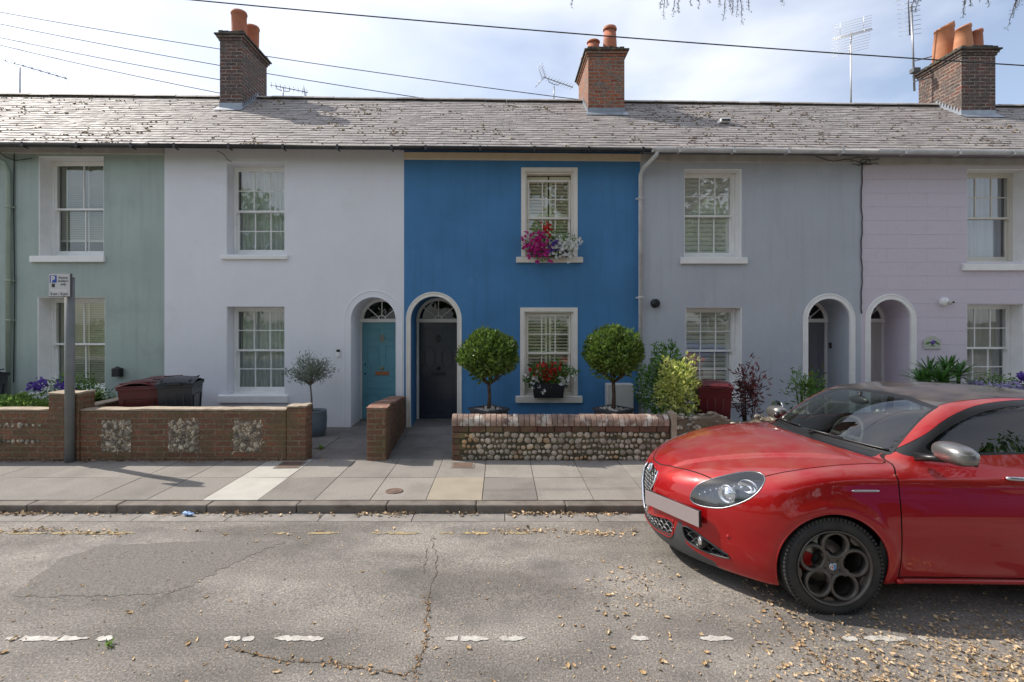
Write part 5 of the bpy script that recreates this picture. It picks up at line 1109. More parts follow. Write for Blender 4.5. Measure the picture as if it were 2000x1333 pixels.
flowering('border_plants', 'dark green bedding with violet flowers below the green house window', PX(142, 7.4), 7.4, 0.40, 1.02, 0.55, 1700, [(pet_purple, 60, (-0.30, 0.50), (0.14, 0.10), 'violet_flowers'), (pet_purple, 60, (0.12, 0.48), (0.14, 0.12), 'violet_flowers'), (pet_white, 30, (0.0, 0.38), (0.5, 0.12), 'white_flowers')], 14, fs=0.030, ry=0.3)
def fern(label, cx, d, z0, n, ln, seed, droop=0.5):
    t = thing('fern', label, 'fern', (cx, d, z0)); rr = random.Random(seed); m = MB(); st = MB(); P = []; D = []; SZ = []
    for k in range(n):
        a = rr.uniform(0, 2 * PI); el = rr.uniform(0.35, 1.15); L_ = ln * rr.uniform(0.7, 1.1); dv = Vector((math.cos(a) * math.cos(el), math.sin(a) * math.cos(el), math.sin(el))); sd_ = dv.cross(Vector((0, 0, 1))).normalized(); pts = []
        for i in range(15): q = i / 14; pts.append(Vector((cx, d, z0)) + dv * (L_ * q) - Vector((0, 0, droop * L_ * q * q)))
        st.tube(pts, 0.0025, 4)
        for i in range(2, 15):
            q = i / 14; sz_ = 0.17 * ln * 1.5 * math.sin(PI * min(1, 0.15 + 0.85 * (1 - q)) ) ** 0.7 * (1.05 - q) + 0.02
            tg = (pts[i] - pts[i - 1]).normalized()
            for s_ in (-1, 1):
                for o_ in (0, 0.5): P.append(pts[i].lerp(pts[i - 1], o_)); D.append(sd_ * s_ + tg * 0.45 - Vector((0, 0, 0.15))); SZ.append(sz_)
    P = np.array([tuple(p) for p in P]); D = np.array([tuple(v) for v in D]); SZ = np.array(SZ)
    for lo_ in np.unique(np.round(SZ, 2)): k_ = np.round(SZ, 2) == lo_; m.leaves(P[k_], D[k_], float(lo_), 0.24, nrm=np.tile([0, 0, 1.0], (int(k_.sum()), 1)), jit=0.1)
    m.build('frond', leaf_fern, t); st.build('stalk', leaf_fern, t); return t
fern('large arching fern behind the brick wall at the far left', PX(25, 6.7), 6.7, 0.66, 34, 0.46, 3); fern('bright green fern beside the brick pier at left', PX(86, 6.55), 6.55, 0.66, 22, 0.30, 8); fern('green fern to the right of the brick pier', PX(176, 6.9), 6.9, 0.66, 22, 0.38, 21, 0.4)
t = thing('low_hedge_plant', 'low pale green ground plants spilling onto the left wall top', 'plant', (PX(20, 6.5), 6.5, 0.5)); m = MB(); P, D = crown_pts((PX(20, 6.5), 6.5, 0.70), (0.42, 0.14, 0.10), 900, 0.8, 0.3, 0, 4); m.leaves(P, D + np.array([0, 0, 0.6]), 0.05, 0.5); m.build('foliage', leaf_fern, t)
# weeds at paving joints
def weed(label, x, y, z, n, s, seed):
    t = thing('weed', label, 'weed', (x, y, z)); m = MB(); g = np.random.default_rng(seed); P = np.array([x, y, z]) + g.normal(size=(n, 3)) * np.array([s * 0.4, s * 0.3, 0.001]); P[:, 2] = z; D = g.normal(size=(n, 3)) * 0.5 + np.array([0, 0, 0.8]); m.leaves(P, D, s, 0.35); m.build('leaves', leaf_fern, t)
weed('small green weed by the left white road marking', PX(215, 2.70), 2.69, 0.002, 16, 0.035, 1)
weed('green weed growing in the path beside the olive pot', PX(628, 6.75), 6.75, 0.01, 22, 0.06, 2)
# ------------------------------------------------------------------ parking sign
t = thing('parking_sign', 'permit parking sign on a tall grey post in front of the green house', 'sign', (-5.70, 6.08, 0.03))
m = MB(); m.tube([(-5.70, 6.08, -0.05), (-5.70, 6.08, 2.47)], 0.052, 24); m.lathe([(0.0, 2.478), (0.04, 2.474), (0.054, 2.462)], (-5.70, 6.08, 0), 24); m.build('post', mat('grey_post', (0.19, 0.20, 0.20), 0.5, c2=(0.14, 0.15, 0.15), ns=5), t)
sx0, sx1, sz0, sz1 = -5.902, -5.612, 2.205, 2.512; ys_ = 5.995
m = MB(); m.box(sx0, sx1, ys_ + 0.004, ys_ + 0.03, sz0, sz1); pl = m.build('plate_back', mat('sign_back_grey', (0.08, 0.085, 0.09), 0.5), t, bevel=0.004)
m = MB(); m.box(sx0 + 0.008, sx1 - 0.008, ys_, ys_ + 0.0035, sz0 + 0.008, sz1 - 0.008); face = m.build('sign_face', mat('sign_white', (0.58, 0.58, 0.57), 0.4), t)
m = MB(); m.box(sx0 + 0.022, sx0 + 0.112, ys_ - 0.0015, ys_ - 0.0005, sz1 - 0.122, sz1 - 0.028); m.build('blue_panel', mat('sign_blue', (0.015, 0.06, 0.36), 0.35), face)
m = MB(); text_mb(m, 'P', 0.108, sx0 + 0.035, sz1 - 0.114, ys_ - 0.003, bold=0.004); m.build('letter', mat('sign_letter_white', (0.7, 0.7, 0.7), 0.4), face)
m = MB()
for i, tx in enumerate(('Permit', 'holders', 'only')): text_mb(m, tx, 0.044, sx0 + 0.198, sz1 - 0.072 - 0.042 * i, ys_ - 0.002, align='CENTER', bold=0.0006)
text_mb(m, '8 am - 8 pm', 0.046, (sx0 + sx1) / 2, sz0 + 0.024, ys_ - 0.002, align='CENTER', bold=0.0008)
m.box(sx0 + 0.048, sx0 + 0.088, ys_ - 0.002, ys_ - 0.0005, sz1 - 0.182, sz1 - 0.135); tag(m.build('lettering', mat('sign_letter_black', (0.02, 0.02, 0.022), 0.4), face), None)
m = MB(); m.box(sx0 + 0.045, sx1 - 0.045, ys_ - 0.001, ys_ - 0.0003, sz0 + 0.068, sz0 + 0.098); m.build('blank_patch', mat('sign_patch', (0.66, 0.66, 0.65), 0.4), face)
for zz in (2.27, 2.44): m = MB(); m.box(-5.750, -5.650, 6.02, 6.10, zz - 0.012, zz + 0.012); m.build('bracket', MATS['sign_back_grey'], t)
# ------------------------------------------------------------------ tv aerials and wires
def aerial(label, x, d, z0, z1, boom, bz, elem, n, m_=metal_ant, tilt=0.0, yaw=0.3, refl=True, mast=0.014, cradle=False):
    t = thing('tv_aerial', label, 'aerial', (x, d, z0)); m = MB(); m.tube([(x, d, z0), (x, d, z1)], mast, 8); m.build('mast', m_, t)
    R_ = Matrix.Translation((x, d, bz)) @ Matrix.Rotation(yaw, 4, 'Z') @ Matrix.Rotation(tilt, 4, 'Y'); f = lambda p: tuple(R_ @ Vector(p))
    m = MB(); m.tube([f((-boom * 0.35, 0, 0)), f((boom * 0.65, 0, 0))], 0.010, 6)
    if cradle: m.tube([f((-0.16, 0, 0)), f((-0.13, 0, -0.07)), f((0, 0, -0.09)), f((0.13, 0, -0.07)), f((0.16, 0, 0))], 0.009, 6)
    m.build('boom', m_, t); m = MB()
    for k in range(n): xx = -boom * 0.30 + boom * 0.92 * k / (n - 1); m.tube([f((xx, -elem / 2, 0.0)), f((xx, elem / 2, 0.0))], 0.0045, 4); m.tube([f((xx, -0.015, -0.02)), f((xx, 0.015, 0.03))], 0.012, 4)
    m.build('element_row', m_, t)
    if refl:
        m = MB()
        for s_ in (-1, 1):
            for k in range(5): zz = s_ * (0.04 + 0.05 * k); m.tube([f((-boom * 0.35 - 0.03 * k, -elem * 0.5, zz)), f((-boom * 0.35 - 0.03 * k, elem * 0.5, zz))], 0.0045, 4)
            for yy in (-elem * 0.3, elem * 0.3): m.tube([f((-boom * 0.35, yy, 0)), f((-boom * 0.35 - 0.15, yy, s_ * 0.25))], 0.005, 4)
        m.build('reflector', m_, t)
YD = 11.2
def ax(px): return PX(px, YD)
def az(py): return PZ(py, YD)
aerial('grey yagi aerial on the ridge at the far left', ax(39), YD, az(200), az(132), 1.35, az(127), 0.40, 9, tilt=0.14, yaw=0.5)
aerial('dark yagi aerial low on the ridge right of the left chimney', ax(553), YD, az(205), az(172), 0.85, az(171), 0.28, 9, tilt=0.03, yaw=0.4, cradle=True, refl=False)
aerial('small aerial leaning low behind the ridge, second right of the left chimney', ax(600), YD + 0.6, az(210), az(188), 0.80, az(180), 0.24, 8, tilt=0.30, yaw=0.4, mast=0.008)
aerial('dark yagi aerial on the ridge left of the middle chimney', ax(1082), YD, az(205), az(168), 0.80, az(158), 0.26, 10, tilt=0.14, yaw=0.35, cradle=True)
aerial('pale tall grid aerial on a ribbed mast left of the right chimney', ax(1662), YD, az(210), az(88), 0.60, az(78), 0.75, 8, m_=metal_wht, tilt=0.40, yaw=1.0, mast=0.018)
t = thing('tv_aerial', 'grey aerial strapped on a pole to the side of the right chimney', 'aerial', (PX(1783, 10.4), 10.4, 7.2)); D_ = 10.4
m = MB(); m.tube([(PX(1786, D_), D_, PZ(178, D_)), (PX(1780, D_), D_, PZ(10, D_))], 0.020, 8); m.build('mast', metal_ant, t)
m = MB(); P0, P1 = Vector((PX(1766, D_), D_ - 0.1, PZ(4, D_))), Vector((PX(1800, D_), D_ + 0.3, PZ(53, D_))); m.tube([P0, P1], 0.014, 6); m.build('boom', metal_ant, t)
m = MB()
for k in range(9): p = P0.lerp(P1, k / 8); m.tube([p + Vector((-0.12, 0.16, 0.07)), p + Vector((0.12, -0.16, -0.05))], 0.005, 4)
m.build('element_row', metal_ant, t); m = MB()
for k in range(6): p = P0 + Vector((-0.18 + 0.05 * k, 0.0, -0.10 + 0.03 * k)); m.tube([p + Vector((-0.02, 0.12, 0.10)), p + Vector((0.12, -0.12, 0.16))], 0.006, 4)
m.build('reflector', metal_wht, t)
m = MB(); p = (PX(1784, D_), D_ - 0.05, PZ(140, D_)); m.box(p[0] - 0.09, p[0] + 0.07, p[1] - 0.06, p[1] + 0.06, p[2] - 0.06, p[2] + 0.04); m.build('junction_box', lip_box := mat('aerial_box_grey', (0.10, 0.11, 0.12), 0.6), t, bevel=0.01)
m = MB()
for zz in (PZ(120, D_), PZ(160, D_)): m.tube([(PX(1784, D_), D_, zz), (PX(1812, D_), D_ - 0.1, zz + 0.05)], 0.012, 6)
m.build('wall_bracket', metal_ant, t)
def wire(label, a, b, sag, r, n=24):
    a, b = Vector(a), Vector(b); pts = [a.lerp(b, i / n) - Vector((0, 0, sag * 4 * (i / n) * (1 - i / n))) for i in range(n + 1)]
    m = MB(); m.tube(pts, r, 6); o = m.build('overhead_wire', wire_m); tag(o, label, 'wire', 'overhead telephone wires')
Q = lambda px, py, d: (PX(px, d), d, PZ(py, d))
wire('thick overhead wire crossing in front of the middle and right chimneys', Q(150, -22, 7.5), Q(2300, 146, 7.5), 0.10, 0.0095)
wire('topmost thin wire running from the left edge behind the left chimney', Q(-120, 2, 13.0), Q(1180, 201, 11.6), 0.14, 0.0095)
wire('second thin wire from the top at left, passing behind the left chimney', Q(-120, 22, 13.0), Q(900, 203, 11.6), 0.12, 0.0095)
wire('third thin wire from the top at left, meeting the left chimney', Q(-120, 47, 13.0), Q(470, 163, 11.4), 0.06, 0.0095)
wire('lowest thin wire at left, ending at the left chimney', Q(-120, 58, 13.0), Q(470, 190, 11.4), 0.07, 0.0095)
YK = 1.0; FP = 900.0
# ------------------------------------------------------------------ parked hatchback: body from one smooth field, cut into panels
paint = mat('red_paint', (0.40, 0.004, 0.006), 0.36, metal=0.35, coat=1.0, c2=(0.37, 0.004, 0.006), ns=2.0, spec=0.3)
def dusty(m, amt=0.5):
    t = m.node_tree; N = t.nodes; K = t.links.new; b = N['Principled BSDF']; lk = b.inputs['Base Color'].links
    co = N.new('ShaderNodeTexCoord'); v = N.new('ShaderNodeTexVoronoi'); v.inputs['Scale'].default_value = 42; v.inputs['Randomness'].default_value = 1; K(co.outputs['Object'], v.inputs['Vector'])
    n = N.new('ShaderNodeTexNoise'); n.inputs['Scale'].default_value = 6; n.inputs['Detail'].default_value = 6; K(co.outputs['Object'], n.inputs['Vector'])
    s = N.new('ShaderNodeSeparateColor'); K(v.outputs['Color'], s.inputs[0])
    r0 = N.new('ShaderNodeMapRange'); r0.inputs['From Min'].default_value = 0.55; r0.inputs['From Max'].default_value = 1.0; r0.inputs['To Max'].default_value = 0.10; K(s.outputs[0], r0.inputs['Value'])
    c = N.new('ShaderNodeMath'); c.operation = 'LESS_THAN'; K(v.outputs['Distance'], c.inputs[0]); K(r0.outputs[0], c.inputs[1])
    g = N.new('ShaderNodeNewGeometry'); sx = N.new('ShaderNodeSeparateXYZ'); K(g.outputs['Normal'], sx.inputs[0])
    up = N.new('ShaderNodeMapRange'); up.inputs['From Min'].default_value = 0.55; up.inputs['From Max'].default_value = 0.95; K(sx.outputs['Z'], up.inputs['Value'])
    rn = N.new('ShaderNodeMapRange'); rn.inputs['From Min'].default_value = 0.3; rn.inputs['From Max'].default_value = 0.75; rn.inputs['To Max'].default_value = amt; K(n.outputs['Fac'], rn.inputs['Value'])
    m1 = N.new('ShaderNodeMath'); m1.operation = 'MULTIPLY'; K(up.outputs[0], m1.inputs[0]); K(rn.outputs[0], m1.inputs[1])
    m2 = N.new('ShaderNodeMath'); m2.operation = 'MULTIPLY_ADD'; m2.inputs[1].default_value = 0.45; K(c.outputs[0], m2.inputs[0]); K(m1.outputs[0], m2.inputs[2]); m2.use_clamp = True
    x = N.new('ShaderNodeMix'); x.data_type = 'RGBA'
    if lk: K(lk[0].from_socket, x.inputs['A'])
    else: x.inputs['A'].default_value = b.inputs['Base Color'].default_value
    x.inputs['B'].default_value = (0.36, 0.27, 0.20, 1); K(m2.outputs[0], x.inputs['Factor']); K(x.outputs['Result'], b.inputs['Base Color'])
    cw = N.new('ShaderNodeMapRange'); cw.inputs['To Min'].default_value = 0.03; cw.inputs['To Max'].default_value = 0.10; K(m1.outputs[0], cw.inputs['Value']); K(cw.outputs[0], b.inputs['Coat Roughness'])
    return m
dusty(paint, 0.30)
roof_black = dusty(mat('roof_panel_black', (0.016, 0.016, 0.018), 0.3, coat=0.6), 0.26)
trim_black = mat('satin_black_trim', (0.012, 0.012, 0.013), 0.35)
lip_grey = mat('grey_bumper_plastic', (0.055, 0.058, 0.062), 0.5)
gap_m = mat('panel_gap', (0.012, 0.004, 0.004), 0.8)
chrome = mat('satin_chrome', (0.62, 0.63, 0.64), 0.16, metal=1.0)
chrome_b = mat('bright_chrome', (0.85, 0.85, 0.86), 0.05, metal=1.0)
mirror_m = mat('titanium_mirror_cap', (0.25, 0.243, 0.235), 0.30, metal=0.75, coat=0.4)
rubber = mat('tyre_rubber', (0.022, 0.022, 0.023), 0.75, c2=(0.045, 0.042, 0.038), ns=7, bump=0.3, bs=60)
rim_m = mat('dark_alloy', (0.105, 0.098, 0.094), 0.42, metal=0.55, c2=(0.14, 0.125, 0.11), ns=9)
disc_m = mat('brake_steel', (0.42, 0.40, 0.37), 0.35, metal=0.9, c2=(0.28, 0.24, 0.2), ns=12)
calip_m = mat('red_caliper', (0.42, 0.012, 0.012), 0.35)
cabin_m = mat('cabin_trim', (0.022, 0.022, 0.024), 0.7)
seat_m = mat('seat_fabric', (0.035, 0.036, 0.04), 0.85)
lamp_in = mat('lamp_housing', (0.05, 0.055, 0.065), 0.25, metal=0.4)
lamp_edge = mat('lamp_edge', (0.30, 0.31, 0.33), 0.3, metal=0.8)
plate_m = mat('blank_plate', (0.27, 0.225, 0.225), 0.4)
car_glass = glass_mat('car_glass', (0.74, 0.84, 0.80), 0.07)
side_glass = glass_mat('side_glass', (0.50, 0.58, 0.56), 0.02)
lamp_glass = glass_mat('lamp_glass', (0.93, 0.95, 0.97), 0.06)
wax, wr = 0.955, 0.318; WB = 2.634
def sp(pts, sm=0.0):
    xs = np.array([p[0] for p in pts], float); ys_ = np.array([p[1] for p in pts], float)
    h = np.diff(xs); d = np.diff(ys_) / h; m = np.zeros(len(xs)); m[0] = d[0]; m[-1] = d[-1]
    for i in range(1, len(xs) - 1):
        if d[i - 1] * d[i] > 0: m[i] = 3 * (h[i-1] + h[i]) / ((2*h[i]+h[i-1]) / d[i-1] + (h[i]+2*h[i-1]) / d[i])
    X = np.linspace(xs[0], xs[-1], 600); k = np.clip(np.searchsorted(xs, X) - 1, 0, len(xs) - 2); t = (X - xs[k]) / h[k]
    Y = (2*t**3-3*t**2+1)*ys_[k] + (t**3-2*t**2+t)*h[k]*m[k] + (-2*t**3+3*t**2)*ys_[k+1] + (t**3-t**2)*h[k]*m[k+1]
    if sm > 0:
        w = max(1, int(sm / (xs[-1] - xs[0]) * 600)); ker = np.hanning(2 * w + 3); ker /= ker.sum()
        pad = len(ker) // 2; e0 = Y[0] - (np.arange(pad, 0, -1)) * (Y[1] - Y[0]); e1 = Y[-1] + np.arange(1, pad + 1) * (Y[-1] - Y[-2]); Y = np.convolve(np.concatenate([e0, Y, e1]), ker, 'valid')
    return lambda q: np.interp(q, X, Y)
Wx = sp([(-0.3, 0.845), (0.2, 0.855), (0.5, 0.88), (0.99, 0.902), (1.5, 0.897), (2.5, 0.902), (3.5, 0.905), (4.0, 0.86), (4.5, 0.76)], 0.12)
Wz = sp([(0.0, 0.11), (0.17, 0.062), (0.3, 0.030), (0.42, 0.010), (0.52, 0.003), (0.62, 0.006), (0.72, 0.018), (0.80, 0.031), (0.868, 0.044), (0.895, 0.058), (0.95, 0.084), (1.0, 0.112), (1.05, 0.15), (1.3, 0.42)], 0.014)
XF = sp([(0, 0), (0.08, 0.004), (0.16, 0.016), (0.24, 0.038), (0.4, 0.115), (0.55, 0.225), (0.7, 0.375), (0.8, 0.50), (0.87, 0.63), (0.95, 0.90), (1.1, 1.5)], 0.03)
FZ = sp([(0.0, 0.14), (0.14, 0.085), (0.2, 0.045), (0.28, 0.012), (0.38, 0.0), (0.52, 0.0), (0.6, 0.008), (0.68, 0.03), (0.74, 0.062), (0.8, 0.11), (0.9, 0.25), (1.0, 0.55), (1.2, 1.4)], 0.03)
TH = sp([(-0.2, 0.60), (-0.03, 0.685), (0.05, 0.745), (0.15, 0.797), (0.3, 0.850), (0.5, 0.905), (0.75, 0.955), (1.0, 0.985), (1.2, 1.0), (1.5, 1.01), (2, 1.015), (3, 1.03), (3.9, 1.05), (4.25, 1.02), (4.5, 0.8)], 0.05)
T2 = sp([(0.95, 0.70), (1.20, 0.905), (1.25, 0.945), (1.80, 1.300), (1.95, 1.348), (2.15, 1.374), (2.4, 1.392), (2.7, 1.392), (3.1, 1.37), (3.5, 1.315), (3.75, 1.25), (4.1, 1.04), (4.4, 0.8)], 0.07)
WG = sp([(0.9, 0.69), (1.36, 0.75), (1.8, 0.79), (2.4, 0.81), (3.2, 0.80), (3.8, 0.74), (4.2, 0.66), (4.5, 0.6)], 0.1)
def smax(a, b, k): h = np.maximum(k - np.abs(a - b), 0) / k; return np.maximum(a, b) + h * h * k * 0.25
def smin(a, b, k): return -smax(-a, -b, k)
def sst(v): v = np.clip(v, 0, 1); return v * v * (3 - 2 * v)
def carf(x, y, z):
    ay = np.abs(y)
    fl = 0.0
    for cx in (wax, wax + WB):
        r = np.hypot(x - cx, z - 0.31); fl = fl + 0.013 * np.exp(-((r - 0.385) / 0.045) ** 2) * (z > 0.1)
    # side sculpture: a hollow between the arches above the sill
    hol = 0.014 * np.exp(-((z - 0.43) / 0.11) ** 2) * sst((x - 1.45) / 0.4) * sst((3.25 - x) / 0.4)
    side = ay - (Wx(x) - Wz(z) + fl - hol)
    s = (XF(ay + 0.01) - XF(ay - 0.01)) / 0.02; s2 = (FZ(z + 0.01) - FZ(z - 0.01)) / 0.02
    fr = (XF(ay) + FZ(z) - 0.0 - x) / np.sqrt(1 + np.clip(s, 0, 3) ** 2 + np.clip(s2, -2, 2) ** 2)
    yc = 0.16 + 0.40 * np.clip(x, 0, 1.5); cre = 0.016 * sst((yc - ay) / 0.055 + 0.5) * sst((x - 0.02) / 0.25) * sst((1.35 - x) / 0.3)
    nose = 0.020 * np.exp(-(ay / 0.13) ** 2) * np.exp(-((x - 0.1) / 0.22) ** 2)
    top = (z - (TH(x) - (0.125 - 0.045 * sst((x - 0.5) / 0.6)) * ay * ay - 0.016 + cre + nose)) * 0.97
    bot = 0.148 + 0.035 * sst((x - 0.85) / 0.4) - z
    rear = (x - (4.33 - 0.22 * ay * ay - 0.10 * np.clip(z - 0.6, 0, 1) - 0.3 * ay ** 6)) * 0.95
    b = smax(side, fr, 0.05); b = smax(b, top, 0.075); b = smax(b, bot, 0.035); b = smax(b, rear, 0.08)
    xs_ = x - 0.34 * ay * ay * sst((2.6 - x) / 1.0) + 0.25 * ay * ay * sst((x - 3.0) / 1.0)
    g1 = (z - (T2(xs_) - 0.050 * ay * ay)) * 0.88
    g2 = (ay - (WG(x) - 0.40 * (z - 0.98) - 0.22 * np.clip(z - 1.1, 0, 1) ** 2)) * 0.92
    g = smax(g1, g2, 0.075); g = smax(g, 0.8 - z, 0.05)
    return smin(b, g, 0.022)
def grad(P, e=0.003):
    x, y, z = P.T
    return np.stack([(carf(x + e, y, z) - carf(x - e, y, z)), (carf(x, y + e, z) - carf(x, y - e, z)), (carf(x, y, z + e) - carf(x, y, z - e))], 1) / (2 * e)
def surface_nets(f, lo, hi, h):
    ax = [np.arange(lo[i], hi[i] + h, h) for i in range(3)]
    G = np.meshgrid(*ax, indexing='ij'); F = f(G[0].ravel(), G[1].ravel(), G[2].ravel()).reshape(G[0].shape)
    n = np.array(F.shape); ins = F < 0; c = ins[:-1, :-1, :-1].astype(np.int8)
    cs = sum(ins[i:n[0]-1+i, j:n[1]-1+j, k:n[2]-1+k].astype(np.int8) for i in (0, 1) for j in (0, 1) for k in (0, 1))
    act = (cs > 0) & (cs < 8); idx = -np.ones(act.shape, int); I = np.argwhere(act); idx[tuple(I.T)] = np.arange(len(I))
    acc = np.zeros((len(I), 3)); cnt = np.zeros(len(I))
    co = [(i, j, k) for i in (0, 1) for j in (0, 1) for k in (0, 1)]
    for a in co:
        for d in range(3):
            if a[d] == 1: continue
            b = list(a); b[d] = 1; A = I + np.array(a); B = I + np.array(b); fa = F[tuple(A.T)]; fb = F[tuple(B.T)]; m = (fa < 0) != (fb < 0)
            t = np.where(m, fa / np.where(m, fa - fb, 1), 0); acc += np.where(m[:, None], np.array(a)[None] + t[:, None] * (np.array(b) - np.array(a))[None], 0); cnt += m
    V = (I + acc / cnt[:, None]) * h + np.array(lo)
    Q = []
    for d in range(3):
        u, w = (d + 1) % 3, (d + 2) % 3
        sl0 = [slice(None)] * 3; sl1 = [slice(None)] * 3; sl0[d] = slice(0, -1); sl1[d] = slice(1, None)
        m = ins[tuple(sl0)] != ins[tuple(sl1)]; E = np.argwhere(m); E = E[(E[:, u] > 0) & (E[:, w] > 0) & (E[:, u] < n[u] - 1) & (E[:, w] < n[w] - 1)]
        eu = np.zeros(3, int); eu[u] = 1; ew = np.zeros(3, int); ew[w] = 1
        q = np.stack([idx[tuple((E - eu - ew).T)], idx[tuple((E - ew).T)], idx[tuple(E.T)], idx[tuple((E - eu).T)]], 1)
        flip = ~ins[tuple(E.T)]; q[flip] = q[flip][:, ::-1]; Q.append(q)
    Q = np.concatenate(Q); Q = Q[(Q >= 0).all(1)]
    return V, Q
class CM:
    def __init__(s, V, T, N): s.V, s.T, s.N = V, T, N
    def copy(s, off=0.0): return CM(s.V + s.N * off, s.T.copy(), s.N.copy())
    def obj(s, name, m, parent, flip=False):
        used = np.unique(s.T); mp_ = -np.ones(len(s.V), int); mp_[used] = np.arange(len(used)); V = s.V[used]; N = s.N[used]; T = mp_[s.T]
        me = bpy.data.meshes.new(name); me.from_pydata(V.tolist(), [], T.tolist()); me.materials.append(m); me.update()
        me.polygons.foreach_set('use_smooth', [True] * len(T)); me.normals_split_custom_set_from_vertices(N.tolist())
        o = bpy.data.objects.new(name, me); S.collection.objects.link(o); o.parent = parent; return o
def split(M, g):
    T = M.T; s = g[T] > 0; ns = s.sum(1); ins = T[ns == 3]; out = T[ns == 0]; mix = T[(ns > 0) & (ns < 3)]
    V = [tuple(v) for v in M.V]; N = [tuple(v) for v in M.N]; cache = {}; A = []; B = []
    def cut(i, j):
        k = (i, j) if i < j else (j, i)
        if k not in cache:
            t = g[k[0]] / (g[k[0]] - g[k[1]]); t = min(max(t, 0.0), 1.0)
            p = M.V[k[0]] * (1 - t) + M.V[k[1]] * t; q = M.N[k[0]] * (1 - t) + M.N[k[1]] * t; q = q / (np.linalg.norm(q) + 1e-9)
            cache[k] = len(V); V.append(tuple(p)); N.append(tuple(q))
        return cache[k]
    for tri in mix:
        sg = [g[v] > 0 for v in tri]; k = sum(sg)
        i = sg.index(True) if k == 1 else sg.index(False)
        a, b, c = tri[i], tri[(i + 1) % 3], tri[(i + 2) % 3]; ab = cut(a, b); ac = cut(a, c)
        one = [(a, ab, ac)]; two = [(ab, b, c), (ab, c, ac)]
        (A if k == 1 else B).extend(one); (B if k == 1 else A).extend(two)
    V = np.array(V); N = np.array(N)
    f = lambda base, ex: np.concatenate([base, np.array(ex, int).reshape(-1, 3)])
    return CM(V, f(ins, A), N), CM(V, f(out, B), N)
def chaikin(P, it=2):
    for _ in range(it): P = [q for i in range(len(P)) for q in ((0.75*P[i][0]+0.25*P[(i+1)%len(P)][0], 0.75*P[i][1]+0.25*P[(i+1)%len(P)][1]), (0.25*P[i][0]+0.75*P[(i+1)%len(P)][0], 0.25*P[i][1]+0.75*P[(i+1)%len(P)][1]))]
    return P
def sdp(U, Vv, poly):
    P = np.array(poly); Q = np.roll(P, -1, 0); d = np.full(len(U), 1e9); inside = np.zeros(len(U), bool)
    for (ax_, ay_), (bx_, by_) in zip(P, Q):
        ex, ey = bx_ - ax_, by_ - ay_; t = np.clip(((U - ax_) * ex + (Vv - ay_) * ey) / (ex * ex + ey * ey + 1e-12), 0, 1)
        d = np.minimum(d, np.hypot(U - ax_ - t * ex, Vv - ay_ - t * ey))
        c = ((ay_ > Vv) != (by_ > Vv)) & (U < (bx_ - ax_) * (Vv - ay_) / (by_ - ay_ + 1e-12) + ax_); inside ^= c
    return np.where(inside, d, -d)
def bis(fn, a, b, it=26):   # fn<0 inside at b, >0 outside at a
    a = np.array(a, float); b = np.array(b, float)
    for _ in range(it): m = (a + b) / 2; v = fn(m) < 0; b = np.where(v, m, b); a = np.where(v, a, m)
    return (a + b) / 2
def sy(x, z, s=-1): x = np.asarray(x, float); z = np.asarray(z, float); return s * bis(lambda q: carf(x, q, z), np.full(x.shape, 1.2), np.full(x.shape, 0.3))
def sx(y, z): y = np.asarray(y, float); z = np.asarray(z, float); return bis(lambda q: carf(q, y, z), np.full(y.shape, -0.4), np.full(y.shape, 1.3))
def sz(x, y): x = np.asarray(x, float); y = np.asarray(y, float); return bis(lambda q: carf(x, y, q), np.full(x.shape, 1.7), np.full(x.shape, 0.55))
